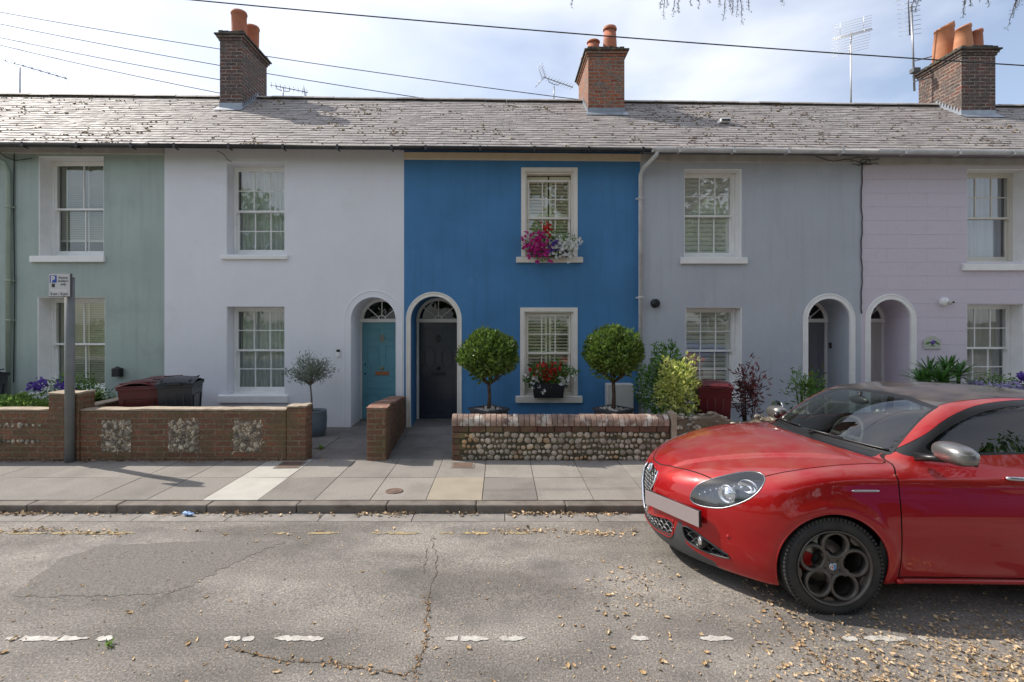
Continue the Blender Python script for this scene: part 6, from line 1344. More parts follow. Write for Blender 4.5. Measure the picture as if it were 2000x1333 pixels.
def build_car():
    V, Q = surface_nets(carf, (-0.10, -1.02, 0.10), (4.42, 1.02, 1.50), 0.02)
    for _ in range(4):
        g = grad(V); V = V - g * (carf(*V.T) / ((g * g).sum(1) + 1e-9))[:, None] * 0.9
    g = grad(V, 0.005); N = g / (np.linalg.norm(g, axis=1)[:, None] + 1e-9)
    T = np.concatenate([Q[:, [0, 1, 2]], Q[:, [0, 2, 3]]])
    a = V[T[:, 1]] - V[T[:, 0]]; b = V[T[:, 2]] - V[T[:, 0]]; fl = (np.cross(a, b) * N[T[:, 0]]).sum(1) < 0; T[fl] = T[fl][:, ::-1]
    M = CM(V, T, N)
    car = thing('parked_car', 'glossy red hatchback with black roof and dark ring-spoke wheels parked against the kerb', 'car', (1.215, 3.870, -0.042), local=True)
    car.rotation_euler = (math.radians(-2.0), 0, math.radians(-1.2))
    C = {}
    x, y, z = M.V.T
    def cut(M, gf, cond=None, w=None):
        x, y, z = M.V.T; g = gf(x, y, z)
        if cond is not None: g = np.where(cond(x, y, z), g, -1.0)
        if w is None: return split(M, g)
        inn, rest = split(M, g - w); x, y, z = rest.V.T; g = gf(x, y, z)
        if cond is not None: g = np.where(cond(x, y, z), g, -1.0)
        gap, out = split(rest, g + w); return inn, gap, out
    lining = M
    _, M = cut(M, lambda x, y, z: 0.352 - np.hypot(x - wax, z - 0.31), lambda x, y, z: (np.abs(y) > 0.4) & (z < 0.9))
    _, M = cut(M, lambda x, y, z: 0.352 - np.hypot(x - wax - WB, z - 0.31), lambda x, y, z: (np.abs(y) > 0.4) & (z < 0.9))
    gaps = []
    # windscreen with black border
    WS = [(-0.682, 0.984), (-0.40, 1.000), (0, 1.008), (0.40, 1.000), (0.682, 0.984), (0.672, 1.02), (0.572, 1.302), (0.30, 1.342), (0, 1.352), (-0.30, 1.342), (-0.572, 1.302), (-0.672, 1.02)]
    wsf = lambda x, y, z: sdp(y, z, WS); wc = lambda x, y, z: (x < 2.12) & (z > 0.93)
    ws, M = cut(M, wsf, wc); glass_, frit = cut(ws, lambda x, y, z: wsf(x, y, z) - 0.016)
    # side glass: one outline for trim, inner ones for each pane
    DL = chaikin([(1.46, 0.982), (1.67, 1.100), (1.93, 1.268), (2.22, 1.350), (2.70, 1.370), (3.10, 1.342), (3.42, 1.25), (3.62, 1.15), (3.40, 1.075), (2.6, 1.035), (1.9, 1.010)], 2)
    DL1 = chaikin([(1.66, 1.022), (1.70, 1.085), (1.97, 1.235), (2.25, 1.314), (2.56, 1.334), (2.585, 1.322), (2.60, 1.20), (2.615, 1.06), (2.60, 1.05), (2.2, 1.035)], 1)
    DL2 = chaikin([(2.69, 1.062), (2.67, 1.20), (2.655, 1.328), (2.68, 1.334), (3.05, 1.308), (3.34, 1.24), (3.50, 1.155), (3.35, 1.10)], 1)
    up = lambda x, y, z: (z > 0.96) & (np.abs(y) > 0.35)
    dl, M = cut(M, lambda x, y, z: sdp(x, z, DL), up)
    g1, dl = cut(dl, lambda x, y, z: sdp(x, z, DL1)); g2, dl = cut(dl, lambda x, y, z: sdp(x, z, DL2))
    # roof panel
    RF = [(1.60, -0.40), (1.78, -0.50), (1.93, -0.555), (2.6, -0.60), (3.2, -0.59), (3.42, -0.55), (3.42, 0.55), (3.2, 0.59), (2.6, 0.60), (1.93, 0.555), (1.78, 0.50), (1.60, 0.40)]
    rf, gp, M = cut(M, lambda x, y, z: sdp(x, y, RF), lambda x, y, z: z > 1.15, 0.003); gaps.append(gp)
    # rear window
    rw, M = cut(M, lambda x, y, z: sdp(y, z, chaikin([(-0.55, 1.06), (0.55, 1.06), (0.50, 1.27), (-0.50, 1.27)], 2)), lambda x, y, z: x > 3.5)
    # headlamps
    HL = chaikin([(0.665, 0.615), (0.695, 0.675), (0.76, 0.735), (0.93, 0.795), (1.11, 0.842), (1.26, 0.858), (1.345, 0.838), (1.325, 0.772), (1.245, 0.705), (1.12, 0.645), (0.99, 0.600), (0.82, 0.580), (0.70, 0.585)], 2)
    hc = lambda x, y, z: (x < 0.85) & (np.abs(y) > 0.25)
    hlf = lambda x, y, z: sdp(x + np.abs(y), z, HL)
    hl, gp, M = cut(M, hlf, hc, 0.003); gaps.append(gp)
    # grille shield, lower intake, fog pockets
    GR = [(-0.135, 0.705), (0, 0.722), (0.135, 0.705), (0.158, 0.655), (0.125, 0.55), (0.07, 0.415), (0.028, 0.355), (0, 0.345), (-0.028, 0.355), (-0.07, 0.415), (-0.125, 0.55), (-0.158, 0.655)]
    frc = lambda x, y, z: x < 0.9
    gr, M = cut(M, lambda x, y, z: sdp(y, z, GR), frc)
    LI = chaikin([(-0.40, 0.415), (-0.06, 0.335), (0, 0.325), (0.06, 0.335), (0.40, 0.415), (0.35, 0.295), (0.30, 0.275), (0, 0.258), (-0.30, 0.275), (-0.35, 0.295)], 1)
    li, M = cut(M, lambda x, y, z: sdp(y, z, LI), frc)
    FG = chaikin([(0.445, 0.405), (0.52, 0.392), (0.61, 0.340), (0.705, 0.280), (0.65, 0.262), (0.56, 0.262), (0.47, 0.285), (0.445, 0.33)], 1)
    fg, M = cut(M, lambda x, y, z: sdp(np.abs(y), z, FG), frc)
    LP = [(0.0, 0.262), (0.30, 0.268), (0.37, 0.30), (0.42, 0.43), (0.445, 0.42), (0.455, 0.27), (0.50, 0.235), (0.60, 0.205), (0.60, 0.10), (0.0, 0.10)]
    lp, M = cut(M, lambda x, y, z: np.where(np.abs(y) < 0.0005, np.abs(z - 0.262) * np.where(z < 0.262, 1, -1), sdp(np.abs(y) + 0.002, z, LP)), lambda x, y, z: (x < 0.9))
    # bonnet and doors
    cl = lambda ay: 1.135 + 0.32 * ay * ay
    BN = [(0.085, 0.0), (0.098, 0.1), (0.15, 0.22), (0.235, 0.38), (0.33, 0.56), (0.46, 0.66), (0.62, 0.715), (0.8, 0.735), (1.0, 0.745), (1.2, 0.745), (1.40, 0.745)] 
    BN = BN + [(1.262 + 0.32 * q * q, q) for q in (0.72, 0.6, 0.4, 0.2, 0.0)]
    BN = BN + [(a, -b) for a, b in reversed(BN[1:-1])]
    bn, gp, M = cut(M, lambda x, y, z: sdp(x, y, BN), lambda x, y, z: (z > 0.6), 0.0042); gaps.append(gp)
    cowl, M = cut(M, lambda x, y, z: np.minimum(np.minimum(x - (1.262 + 0.32 * y * y), 0.63 - np.abs(y)), 1.05 - z), lambda x, y, z: (x < 1.62) & (z > 0.85) & (z < 1.1))
    D1 = chaikin([(1.375, 0.245), (1.38, 0.6), (1.40, 0.90), (1.455, 0.972), (1.63, 1.075), (1.93, 1.252), (2.22, 1.334), (2.62, 1.355), (2.645, 1.2), (2.66, 0.9), (2.66, 0.245)], 0)
    D2 = [(2.667, 0.245), (2.667, 0.9), (2.652, 1.2), (2.628, 1.355), (2.9, 1.35), (3.12, 1.315), (3.42, 1.235), (3.60, 1.10), (3.45, 0.85), (3.25, 0.65), (3.15, 0.45), (3.12, 0.245)]
    out = {}
    for nm, D in (('door', D1), ('rear_door', D2)):
        for sgn in (-1, 1):
            d, gp, M = cut(M, lambda x, y, z: sdp(x, z, D), lambda x, y, z: (y * sgn > 0.3), 0.0042); gaps.append(gp); o = d.obj('door', paint, car); out[(nm, sgn)] = o
    M.obj('body', paint, car); bon = bn.obj('bonnet', paint, car); rf.obj('roof', roof_black, car); cowl.copy(-0.004).obj('cowl', trim_black, car)
    w_ = glass_.obj('windscreen', car_glass, car); frit.obj('windscreen_seal', trim_black, w_)
    for sgn in (-1, 1):
        s_ = lambda P: CM(P.V, P.T[(P.V[P.T[:, 0], 1] * sgn) > 0], P.N)
        t_ = s_(dl).copy(-0.002).obj('window_trim', trim_black, car)
        s_(g1).copy(-0.006).obj('window', side_glass, out[('door', sgn)]); s_(g2).copy(-0.006).obj('window', side_glass, out[('rear_door', sgn)])
    rw.obj('rear_window', side_glass, car)
    allgap = MB()
    for gp in gaps:
        used = np.unique(gp.T) if len(gp.T) else []
        if len(gp.T): allgap.add((gp.V - gp.N * 0.004).tolist(), gp.T.tolist(), 0, True)
    allgap.build('panel_gap', gap_m, car)
    # wheel arch lips and liners
    for cx in (wax, wax + WB):
        for sgn in (-1, 1):
            lip = MB(); th = np.linspace(-0.42, PI + 0.42, 60); X = cx + 0.352 * np.cos(th); Z = 0.31 + 0.352 * np.sin(th); ok = Z > 0.19; X, Z = X[ok], Z[ok]; Y = sy(X, Z, sgn)
            lip.tube([(a, b - sgn * 0.004, c) for a, b, c in zip(X, Y, Z)], 0.0065, 8); lip.build('arch_lip', paint, car)
            ln = MB(); n = len(X); P = [(a, b - sgn * 0.004, c) for a, b, c in zip(X, Y, Z)] + [(cx + (a - cx) * 1.06, sgn * 0.80, 0.31 + (c - 0.31) * 1.06) for a, c in zip(X, Z)] + [(cx + (a - cx) * 1.06, sgn * 0.48, 0.31 + (c - 0.31) * 1.06) for a, c in zip(X, Z)]
            ln.add(P, [(r * n + i, r * n + i + 1, (r + 1) * n + i + 1, (r + 1) * n + i) for r in (0, 1) for i in range(n - 1)]); ln.add(P[2 * n:], [tuple(range(n))]); ln.build('wheel_arch_liner', cabin_m, car)
    # interior lining
    lo_, _ = split(lining, np.minimum(lining.V[:, 0] - 1.25, 1.0)); 
    def rem(Mx, gf, cond):
        x, y, z = Mx.V.T; g = np.where(cond(x, y, z), gf(x, y, z), -1.0); return split(Mx, g)[1]
    lo_ = rem(lo_, lambda x, y, z: wsf(x, y, z) + 0.02, wc); lo_ = rem(lo_, lambda x, y, z: sdp(x, z, DL), up); lo_ = rem(lo_, lambda x, y, z: 1.28 - z, lambda x, y, z: (x > 3.45) & (z > 1.05) & (np.abs(y) < 0.6))
    lo_ = lo_.copy(-0.022); lo_.T = lo_.T[:, ::-1]; lo_.N = -lo_.N; lo_.obj('cabin_lining', cabin_m, car)
    # floor and wells
    fl = MB(); fl.box(0.3, 4.1, -0.5, 0.5, 0.19, 0.24); fl.box(1.4, 3.2, -0.74, 0.74, 0.20, 0.26); fl.box(0.5, 0.6, -0.5, 0.5, 0.24, 0.7); fl.build('underbody', cabin_m, car)
    # dashboard, seats, steering wheel
    d = MB(); d.add([(1.25, -0.70, 0.93), (1.25, 0.70, 0.93), (1.72, 0.72, 0.93), (1.72, -0.72, 0.93), (1.80, 0.72, 0.86), (1.80, -0.72, 0.86), (1.75, 0.72, 0.55), (1.75, -0.72, 0.55), (1.3, -0.7, 0.5), (1.3, 0.7, 0.5)], [(0,1,2,3), (3,2,4,5), (5,4,6,7), (0,8,9,1), (0,3,5,7,8), (1,9,6,4,2)]); d.build('dashboard', cabin_m, car, bevel=0.02)
    for sgn in (-1, 1):
        s = MB(); yy = sgn * 0.36
        for (xa, za, xb, zb, r_) in ((2.0, 0.55, 2.45, 0.50, 0.10), (2.50, 0.55, 2.78, 1.05, 0.085)):
            for o_ in (-0.16, -0.08, 0, 0.08, 0.16): s.tube([(xa, yy + o_, za), ((xa + xb) / 2, yy + o_, (za + zb) / 2 - 0.01), (xb, yy + o_ * 0.85, zb)], [r_ * 0.7, r_ * 0.8, r_ * 0.6], 10)
        st = s.build('seat', seat_m, car); s = MB(); s.blob((2.80, yy, 1.19), (0.05, 0.125, 0.085), seg=14, rings=9); s.tube([(2.79, yy - 0.05, 1.04), (2.80, yy - 0.05, 1.14)], 0.007); s.tube([(2.79, yy + 0.05, 1.04), (2.80, yy + 0.05, 1.14)], 0.007); s.build('headrest', seat_m, st)
    s = MB(); c0 = Vector((1.93, 0.36, 0.90)); Mx = Matrix.Rotation(math.radians(-65), 4, 'Y')
    s.tube([c0 + Mx @ Vector((0.185 * math.cos(k * PI / 16), 0.185 * math.sin(k * PI / 16), 0)) for k in range(32)], 0.015, 8, closed=True)
    for a in (0, PI, -PI / 2): s.tube([c0, c0 + Mx @ Vector((0.18 * math.sin(a), 0.18 * math.cos(a), 0))], 0.02, 8)
    s.blob(c0, 0.05); s.build('steering_wheel', cabin_m, car)
    s = MB(); s.blob((1.80, 0.02, 1.27), (0.02, 0.115, 0.035), seg=14, rings=8); s.tube([(1.80, 0.02, 1.29), (1.83, 0.02, 1.34)], 0.01); s.build('rear_view_mirror', trim_black, car)
    # headlamp innards
    for sgn in (-1, 1):
        side = lambda P: CM(P.V, P.T[(P.V[P.T[:, 0], 1] * sgn) > 0], P.N)
        H = side(hl); L_ = H.obj('headlight', lamp_glass, car)
        Bk = H.copy(-0.055); Bk.obj('lamp_housing', lamp_in, L_)
        sk = MB(); hx = []; 
        HL2 = chaikin(HL, 1); 
        def onlamp(u, zz):   # point on body where x+|y| = u at height zz
            a, b = 0.2, 0.95
            for _ in range(30):
                m_ = (a + b) / 2
                if carf(np.array([u - m_]), np.array([m_]), np.array([zz]))[0] > 0: b = m_
                else: a = m_
            m_ = (a + b) / 2; return np.array([u - m_, sgn * m_, zz])
        P = np.array([onlamp(u, zz) for u, zz in HL2]); Gn = grad(P); Gn /= np.linalg.norm(Gn, axis=1)[:, None]; n = len(P)
        sk.add(P.tolist() + (P - Gn * 0.055).tolist(), [(i, (i + 1) % n, (i + 1) % n + n, i + n) for i in range(n)]); sk.build('lamp_skirt', lamp_in, L_)
        rb = MB(); rb.tube((P - Gn * 0.001).tolist(), 0.0042, 6, closed=True); rb.build('lamp_rim', lamp_edge, L_)
        pr = MB(); g0 = onlamp(1.02, 0.705); gn = grad(g0[None])[0]; gn /= np.linalg.norm(gn); cN = g0 - gn * 0.04
        dirv = Vector((-0.85, sgn * 0.50, 0.05)).normalized(); Rq = dirv.to_track_quat('Z', 'Y').to_matrix().to_4x4(); Mt = Matrix.Translation(Vector(cN)) @ Rq
        for rr, hh, mm_ in ((0.062, 0.0, 0),):
            pf = [(0.0, 0.02), (0.025, 0.017), (0.042, 0.006), (0.044, 0.0), (0.052, 0.004), (0.062, 0.012), (0.066, 0.0), (0.06, -0.03)]
            q = MB(); q.lathe(pf, (0, 0, 0), 24); q.v = [tuple(Mt @ Vector(p)) for p in q.v]; q.build('projector', chrome_b, L_)
        g1_ = onlamp(1.20, 0.79); gn = grad(g1_[None])[0]; gn /= np.linalg.norm(gn); Mt = Matrix.Translation(Vector(g1_ - gn * 0.035)) @ Rq
        q = MB(); q.lathe([(0.0, -0.02), (0.03, -0.012), (0.05, 0.008), (0.054, 0.012), (0.056, 0.0)], (0, 0, 0), 22); q.v = [tuple(Mt @ Vector((p[0] * 1.25, p[1] * 0.8, p[2]))) for p in q.v]; q.build('reflector', chrome_b, L_)
        q = MB()
        for k in range(7):
            u = 0.75 + 0.055 * k; zz = 0.655 + 0.027 * k * (1 - 0.05 * k); p = onlamp(u, zz); gn = grad(p[None])[0]; gn /= np.linalg.norm(gn); q.blob(tuple(p - gn * 0.03), 0.0085, seg=8, rings=5)
        tag(q.build('running_light_row', chrome_b, L_), None)
    # grille
    def onfront(yy, zz, off=0.0):
        yy = np.atleast_1d(np.array(yy, float)); zz = np.atleast_1d(np.array(zz, float)); X = sx(yy, zz); P = np.stack([X, yy, zz], 1)
        if off: g_ = grad(P); g_ /= np.linalg.norm(g_, axis=1)[:, None]; P = P + g_ * off
        return P
    def recess(patch, poly, name, depth, sym=1, mirror=False, rim=None, rimr=0.006, bars=None, closed=True, bm_=None):
        root = patch.copy(-depth).obj(name, cabin_m, car)
        P = onfront([sym * p[0] for p in poly], [p[1] for p in poly]); g_ = grad(P); g_ /= np.linalg.norm(g_, axis=1)[:, None]; n = len(P)
        q = MB(); q.add(P.tolist() + (P - g_ * depth).tolist(), [(i, (i + 1) % n, (i + 1) % n + n, i + n) for i in range(n)]); q.build('recess_wall', cabin_m, root)
        if rim is not None: q = MB(); q.tube((P + g_ * 0.001).tolist(), rimr, 8, closed=True); q.build('surround', rim, root)
        if bars:
            q = MB(); u0, u1 = min(p[0] for p in poly), max(p[0] for p in poly); z0, z1 = min(p[1] for p in poly), max(p[1] for p in poly)
            pu, pz, br = bars
            z_ = z0 - 0.02; r_ = 0
            while z_ < z1:
                segs = []; uu = u0 - pu + (pu / 2 if r_ % 2 else 0)
                zig = []
                while uu < u1 + pu:
                    zig += [(uu, z_), (uu + pu * 0.25, z_ + pz * 0.62), (uu + pu * 0.5, z_ + pz * 0.78), (uu + pu * 0.75, z_ + pz * 0.62)]; uu += pu
                fine = []
                for a, b in zip(zig[:-1], zig[1:]):
                    for k in range(3): t = k / 3; fine.append((a[0] + (b[0] - a[0]) * t, a[1] + (b[1] - a[1]) * t))
                U_ = np.array([f_[0] for f_ in fine]); Z_ = np.array([f_[1] for f_ in fine]); sd_ = sdp(U_, Z_, poly); run = []
                Pp = onfront(sym * U_, Z_, -depth * 0.35)
                for i in range(len(fine)):
                    if sd_[i] > 0.0: run.append(Pp[i].tolist())
                    else:
                        if len(run) > 2: q.tube(run, br, 5)
                        run = []
                if len(run) > 2: q.tube(run, br, 5)
                z_ += pz; r_ += 1
            q.build('mesh_insert', bm_ or lip_grey, root)
        return root
    gm_ = mat('grille_grey', (0.25, 0.255, 0.26), 0.35, metal=0.5)
    G_ = recess(gr, GR, 'grille', 0.045, bars=(0.040, 0.030, 0.0036), bm_=gm_)
    P = onfront([p[0] for p in GR], [p[1] for p in GR], 0.003); q = MB(); q.tube(P[2:].tolist() + P[:1].tolist(), [0.007] + [0.0115] * 9 + [0.007], 8); q.build('chrome_v', chrome_b, G_)
    bc = onfront([0.0], [0.700], 0.008)[0]; Rq = Vector((-0.90, 0, 0.35)).normalized().to_track_quat('Z', 'Y').to_matrix().to_4x4(); Mt = Matrix.Translation(Vector(bc)) @ Rq
    def badge(Mt, r, parent):
        q = MB(); q.lathe([(r, -0.006), (r, 0.003), (r * 0.93, 0.006), (r * 0.80, 0.005), (r * 0.78, 0.002)], (0, 0, 0), 28); q.v = [tuple(Mt @ Vector(p)) for p in q.v]; b = q.build('badge', chrome_b, parent)
        q = MB(); q.lathe([(0.0, 0.0030), (r * 0.79, 0.0030)], (0, 0, 0), 24); q.v = [tuple(Mt @ Vector(p)) for p in q.v]; q.build('badge_face', MATS.get('badge_blue') or mat('badge_blue', (0.10, 0.22, 0.42), 0.2, coat=0.5), b)
        q = MB(); n = 14; q.add([tuple(Mt @ Vector((r * 0.60 * math.sin(PI * k / n) * -1, r * 0.60 * math.cos(PI * k / n), 0.0042))) for k in range(n + 1)], [tuple(range(n + 1))]); q.build('badge_field', MATS.get('badge_white') or mat('badge_white', (0.75, 0.75, 0.74), 0.25), b)
        q = MB(); q.add([tuple(Mt @ Vector(p)) for p in ((-r * 0.34, -r * 0.45, 0.0052), (-r * 0.20, -r * 0.45, 0.0052), (-r * 0.20, r * 0.45, 0.0052), (-r * 0.34, r * 0.45, 0.0052), (-r * 0.55, -r * 0.07, 0.0054), (-r * 0.02, -r * 0.07, 0.0054), (-r * 0.02, r * 0.07, 0.0054), (-r * 0.55, r * 0.07, 0.0054))], [(0,1,2,3), (4,5,6,7)]); q.build('badge_cross', calip_m, b)
        q = MB(); q.tube([tuple(Mt @ Vector((r * (0.30 + 0.13 * math.sin(k * 0.9)), r * (-0.5 + 0.1 * k), 0.005))) for k in range(11)], r * 0.05, 6); q.build('badge_emblem', MATS.get('badge_green') or mat('badge_green', (0.06, 0.25, 0.10), 0.3), b)
    badge(Mt, 0.040, G_)
    LG = recess(li, LI, 'lower_intake', 0.05, bars=(0.062, 0.036, 0.005), bm_=gm_)
    q = MB(); PP = [(u, w2) for u, w2 in [(-0.375, 0.415), (-0.362, 0.30), (-0.31, 0.266), (-0.15, 0.255), (0, 0.250), (0.15, 0.255), (0.31, 0.266), (0.362, 0.30), (0.375, 0.415)]]; PP = [PP[0]] + [((PP[i][0]*(1-t)+PP[i+1][0]*t), (PP[i][1]*(1-t)+PP[i+1][1]*t)) for i in range(len(PP)-1) for t in (0.33, 0.66, 1.0)]
    q.tube(onfront([p[0] for p in PP], [p[1] - 0.012 * (abs(p[0]) < 0.36) for p in PP], 0.002).tolist(), 0.004, 6); q.build('red_pinstripe', paint, LG)
    lpo = lp.obj('bumper_lip', lip_grey, car)
    for sgn in (-1, 1):
        F_ = CM(fg.V, fg.T[(fg.V[fg.T[:, 0], 1] * sgn) > 0], fg.N); FR = recess(F_, FG, 'fog_light_pocket', 0.05, sym=sgn, rim=lip_grey, rimr=0.006, bars=(0.06, 0.034, 0.004), bm_=lip_grey)
        p = onfront([sgn * 0.545], [0.325], -0.02)[0]; dv = Vector((-0.97, sgn * 0.22, 0)).normalized(); Mt = Matrix.Translation(Vector(p)) @ dv.to_track_quat('Z', 'Y').to_matrix().to_4x4()
        q = MB(); q.lathe([(0.0, 0.022), (0.02, 0.020), (0.036, 0.012), (0.038, 0.006)], (0, 0, 0), 22); q.v = [tuple(Mt @ Vector(v)) for v in q.v]; fl_ = q.build('fog_light', chrome_b, FR)
        q = MB(); q.lathe([(0.038, 0.012), (0.040, 0.022), (0.047, 0.024), (0.054, 0.01), (0.054, -0.03)], (0, 0, 0), 22); q.v = [tuple(Mt @ Vector(v)) for v in q.v]; q.build('fog_light_ring', trim_black, FR)
        q = MB(); p = onfront([sgn * 0.69], [0.42], 0.0)[0]; g_ = grad(p[None])[0]; g_ /= np.linalg.norm(g_); Mt = Matrix.Translation(Vector(p)) @ Vector(g_).to_track_quat('Z', 'Y').to_matrix().to_4x4()
        q.lathe([(0.0, 0.003), (0.010, 0.003), (0.0115, 0.0), (0.014, 0.002), (0.015, -0.002)], (0, 0, 0), 16); q.v = [tuple(Mt @ Vector(v)) for v in q.v]; q.build('parking_sensor', paint, car)
    # number plate, offset to the near side
    zc = 0.508; yy_ = np.linspace(-0.10, -0.60, 11); pc = onfront(yy_, np.full(11, zc)); pa, pb = pc[0], pc[-1]; e_ = (pb - pa) / np.linalg.norm(pb - pa); nn_ = np.array([e_[1], -e_[0], 0]); nn_ = nn_ if nn_[0] < 0 else -nn_; o_ = max(float(((q_ - pa) * nn_).sum()) for q_ in pc) + 0.024; pa = pa + nn_ * o_; pb = pb + nn_ * o_
    d_ = Vector(pb - pa).normalized(); nrm = d_.cross(Vector((0, 0, 1))).normalized(); nrm = nrm if nrm.x < 0 else -nrm
    Mt = Matrix(((d_.x, nrm.x, 0, 0), (d_.y, nrm.y, 0, 0), (0, 0, 1, 0), (0, 0, 0, 1))); Mt = Matrix.Translation(Vector((pa + pb) / 2)) @ Mt
    q = MB(); q.box(-0.262, 0.262, 0.001, 0.006, -0.056, 0.056, 0, Mt); np_ = q.build('number_plate', plate_m, car, bevel=0.002)
    q = MB(); q.box(-0.265, 0.265, -0.022, 0.0, -0.058, 0.058, 0, Mt); q.build('plate_holder', trim_black, np_, bevel=0.003)
    # door mirrors
    for sgn in (-1, 1):
        q = MB(); q.blob((1.63, sgn * 1.005, 1.078), (0.082, 0.122, 0.064), seg=28, rings=18)
        q.v = [(1.63 + 0.082 * math.copysign(abs((a_ - 1.63) / 0.082) ** 0.8, a_ - 1.63), sgn * (1.005 + 0.122 * math.copysign(abs((sgn * b_ - 1.005) / 0.122) ** 0.72, sgn * b_ - 1.005)), 1.078 + 0.064 * math.copysign(abs((c_ - 1.078) / 0.064) ** 0.8, c_ - 1.078)) for a_, b_, c_ in q.v]
        V2 = []
        for vx, vy, vz in q.v:
            u = (vx - 1.63) / 0.078; vy2 = vy + sgn * 0.02 * (1 - u) * 0
            if vx > 1.665: vx = 1.665 + (vx - 1.665) * 0.25
            vz += 0.012 * (abs(vy) - 1.0) / 0.12 * -0.6; V2.append((vx, vy2, vz))
        if sgn > 0: V2 = [(a_ + 0.02, b_ - 0.05, c_ - 0.06) for a_, b_, c_ in V2]
        q.v = V2; mr = q.build('door_mirror', mirror_m, car)
        q = MB(); q.tube([(1.56, sgn * 0.80, 1.005), (1.60, sgn * 0.87, 1.015), (1.63, sgn * 0.95, 1.028)], [0.030, 0.022, 0.024], 12); q.tube([(1.665, sgn * 0.90, 1.035), (1.665, sgn * 1.10, 1.03)], 0.012, 8); q.build('mirror_arm', trim_black, mr)
        q = MB(); q.blob((1.679, sgn * 1.005, 1.078), (0.006, 0.105, 0.052), seg=18, rings=10); q.build('mirror_glass', chrome_b, mr)
        # quarter trim in front of the window
        # handle, side strip
        q = MB(); X = np.linspace(2.08, 2.28, 9); Y = sy(X, np.full(9, 0.885), sgn); q.tube([(a, b + sgn * (0.012 + 0.016 * math.sin(PI * i / 8)), 0.885) for i, (a, b) in enumerate(zip(X, Y))], [0.010, 0.013, 0.014, 0.014, 0.014, 0.014, 0.014, 0.013, 0.010], 10); q.build('handle', chrome, out[('door', sgn)])
        q = MB(); X = np.linspace(1.085, 1.265, 10); Y = sy(X, np.full(10, 0.800), sgn); q.tube([(a, b + sgn * 0.001, 0.800) for a, b in zip(X, Y)], [0.004] + [0.008] * 8 + [0.005], 8); q.build('side_strip', chrome, car)
        q = MB(); X = np.linspace(1.36, 3.24, 40); Y = sy(X, np.full(40, 0.235), sgn); q.tube([(a, b + sgn * 0.004, 0.222) for a, b in zip(X, Y)], 0.017, 8); q.build('sill_skirt', paint, car)
    # wipers
    for (ya, yb) in ((-0.02, -0.66), (0.62, 0.10)):
        q = MB(); n = 16; Y = np.linspace(ya, yb, n); Z = 1.020 - 0.024 * (Y / 0.66) ** 2 + np.linspace(0.0, 0.010, n); P = onfront(Y, Z, 0.013) if False else np.stack([bis(lambda qx: carf(qx, Y, Z), np.full(n, 1.15), np.full(n, 1.9)), Y, Z], 1); P = P + np.array([-0.004, 0, 0.008])
        q.tube(P.tolist(), [0.004] + [0.0065] * (n - 2) + [0.004], 6); wp = q.build('wiper', trim_black, car)
        q = MB(); p0 = P[2]; q.tube([(p0[0] - 0.03, p0[1] + 0.03, p0[2] - 0.02), (p0[0] - 0.006, p0[1], p0[2] + 0.008), tuple(P[8] + np.array([-0.004, 0, 0.008]))], [0.009, 0.008, 0.005], 8); q.build('wiper_arm', trim_black, wp)
    # wheels
    def wheel(cx, sgn):
        yo = sgn * 0.885; c = (cx, 0, 0.31)
        w = MB(); pr = [(0.232, 0.02), (0.236, 0.006), (0.248, -0.002), (0.275, -0.006), (0.296, 0.004), (0.309, 0.022), (0.315, 0.036), (0.3175, 0.05)]
        for k in range(4): y0_ = 0.055 + k * 0.036; pr += [(0.3185, y0_), (0.3185, y0_ + 0.026), (0.311, y0_ + 0.028), (0.311, y0_ + 0.034)]
        pr += [(0.316, 0.20), (0.300, 0.218), (0.26, 0.225), (0.232, 0.205)]
        w.lathe([(r_, yo - sgn * h_) for r_, h_ in pr], c, 72, axis='y'); root = w.build('wheel', rubber, car)
        tr = MB()
        for k in range(72):
            a = 2 * PI * k / 72; Mx = Matrix.Translation(c) @ Matrix.Rotation(-a, 4, 'Y') 
            tr.box(0.298, 0.3178, min(yo - sgn * 0.004, yo - sgn * 0.036) , max(yo - sgn * 0.004, yo - sgn * 0.036), -0.0085, 0.0085, 0, Mx @ Matrix.Shear('XZ', 4, (0, 0)) if False else Mx)
        tr.build('tread_block_ring', rubber, root)
        r = MB(); pr = [(0.238, 0.002), (0.2405, -0.004), (0.236, -0.008), (0.230, -0.004), (0.226, 0.008), (0.222, 0.02), (0.215, 0.05), (0.210, 0.19), (0.225, 0.20)]
        r.lathe([(r_, yo - sgn * h_) for r_, h_ in pr], c, 72, axis='y')
        ph0 = math.radians(83)
        for k in range(5):
            a = ph0 + 2 * PI * k / 5; ox, oz = 0.140 * math.cos(a), 0.140 * math.sin(a); n = 40; R_ = 0.0795; V_ = []; F_ = []
            prof = [(-0.011, 0.012), (-0.008, 0.0), (0.0, -0.003), (0.009, 0.0), (0.012, 0.010), (0.010, 0.045), (-0.006, 0.05)]
            for i in range(n):
                t = 2 * PI * i / n
                for (dr, dy) in prof:
                    rr = R_ + dr; px_, pz_ = ox + rr * math.cos(t), oz + rr * math.sin(t); rad = math.hypot(px_, pz_); dish = 0.014 * (1 - min(1, rad / 0.22)) 
                    if rad > 0.229: s_ = 0.229 / rad; px_ *= s_; pz_ *= s_
                    V_.append((cx + px_, yo - sgn * (dy + 0.006 + dish), 0.31 + pz_))
            m_ = len(prof)
            F_ = [(i * m_ + j, i * m_ + (j + 1) % m_, ((i + 1) % n) * m_ + (j + 1) % m_, ((i + 1) % n) * m_ + j) for i in range(n) for j in range(m_)]
            r.add(V_, F_, 0, True)
            # web between rings
            a2 = a + PI / 5
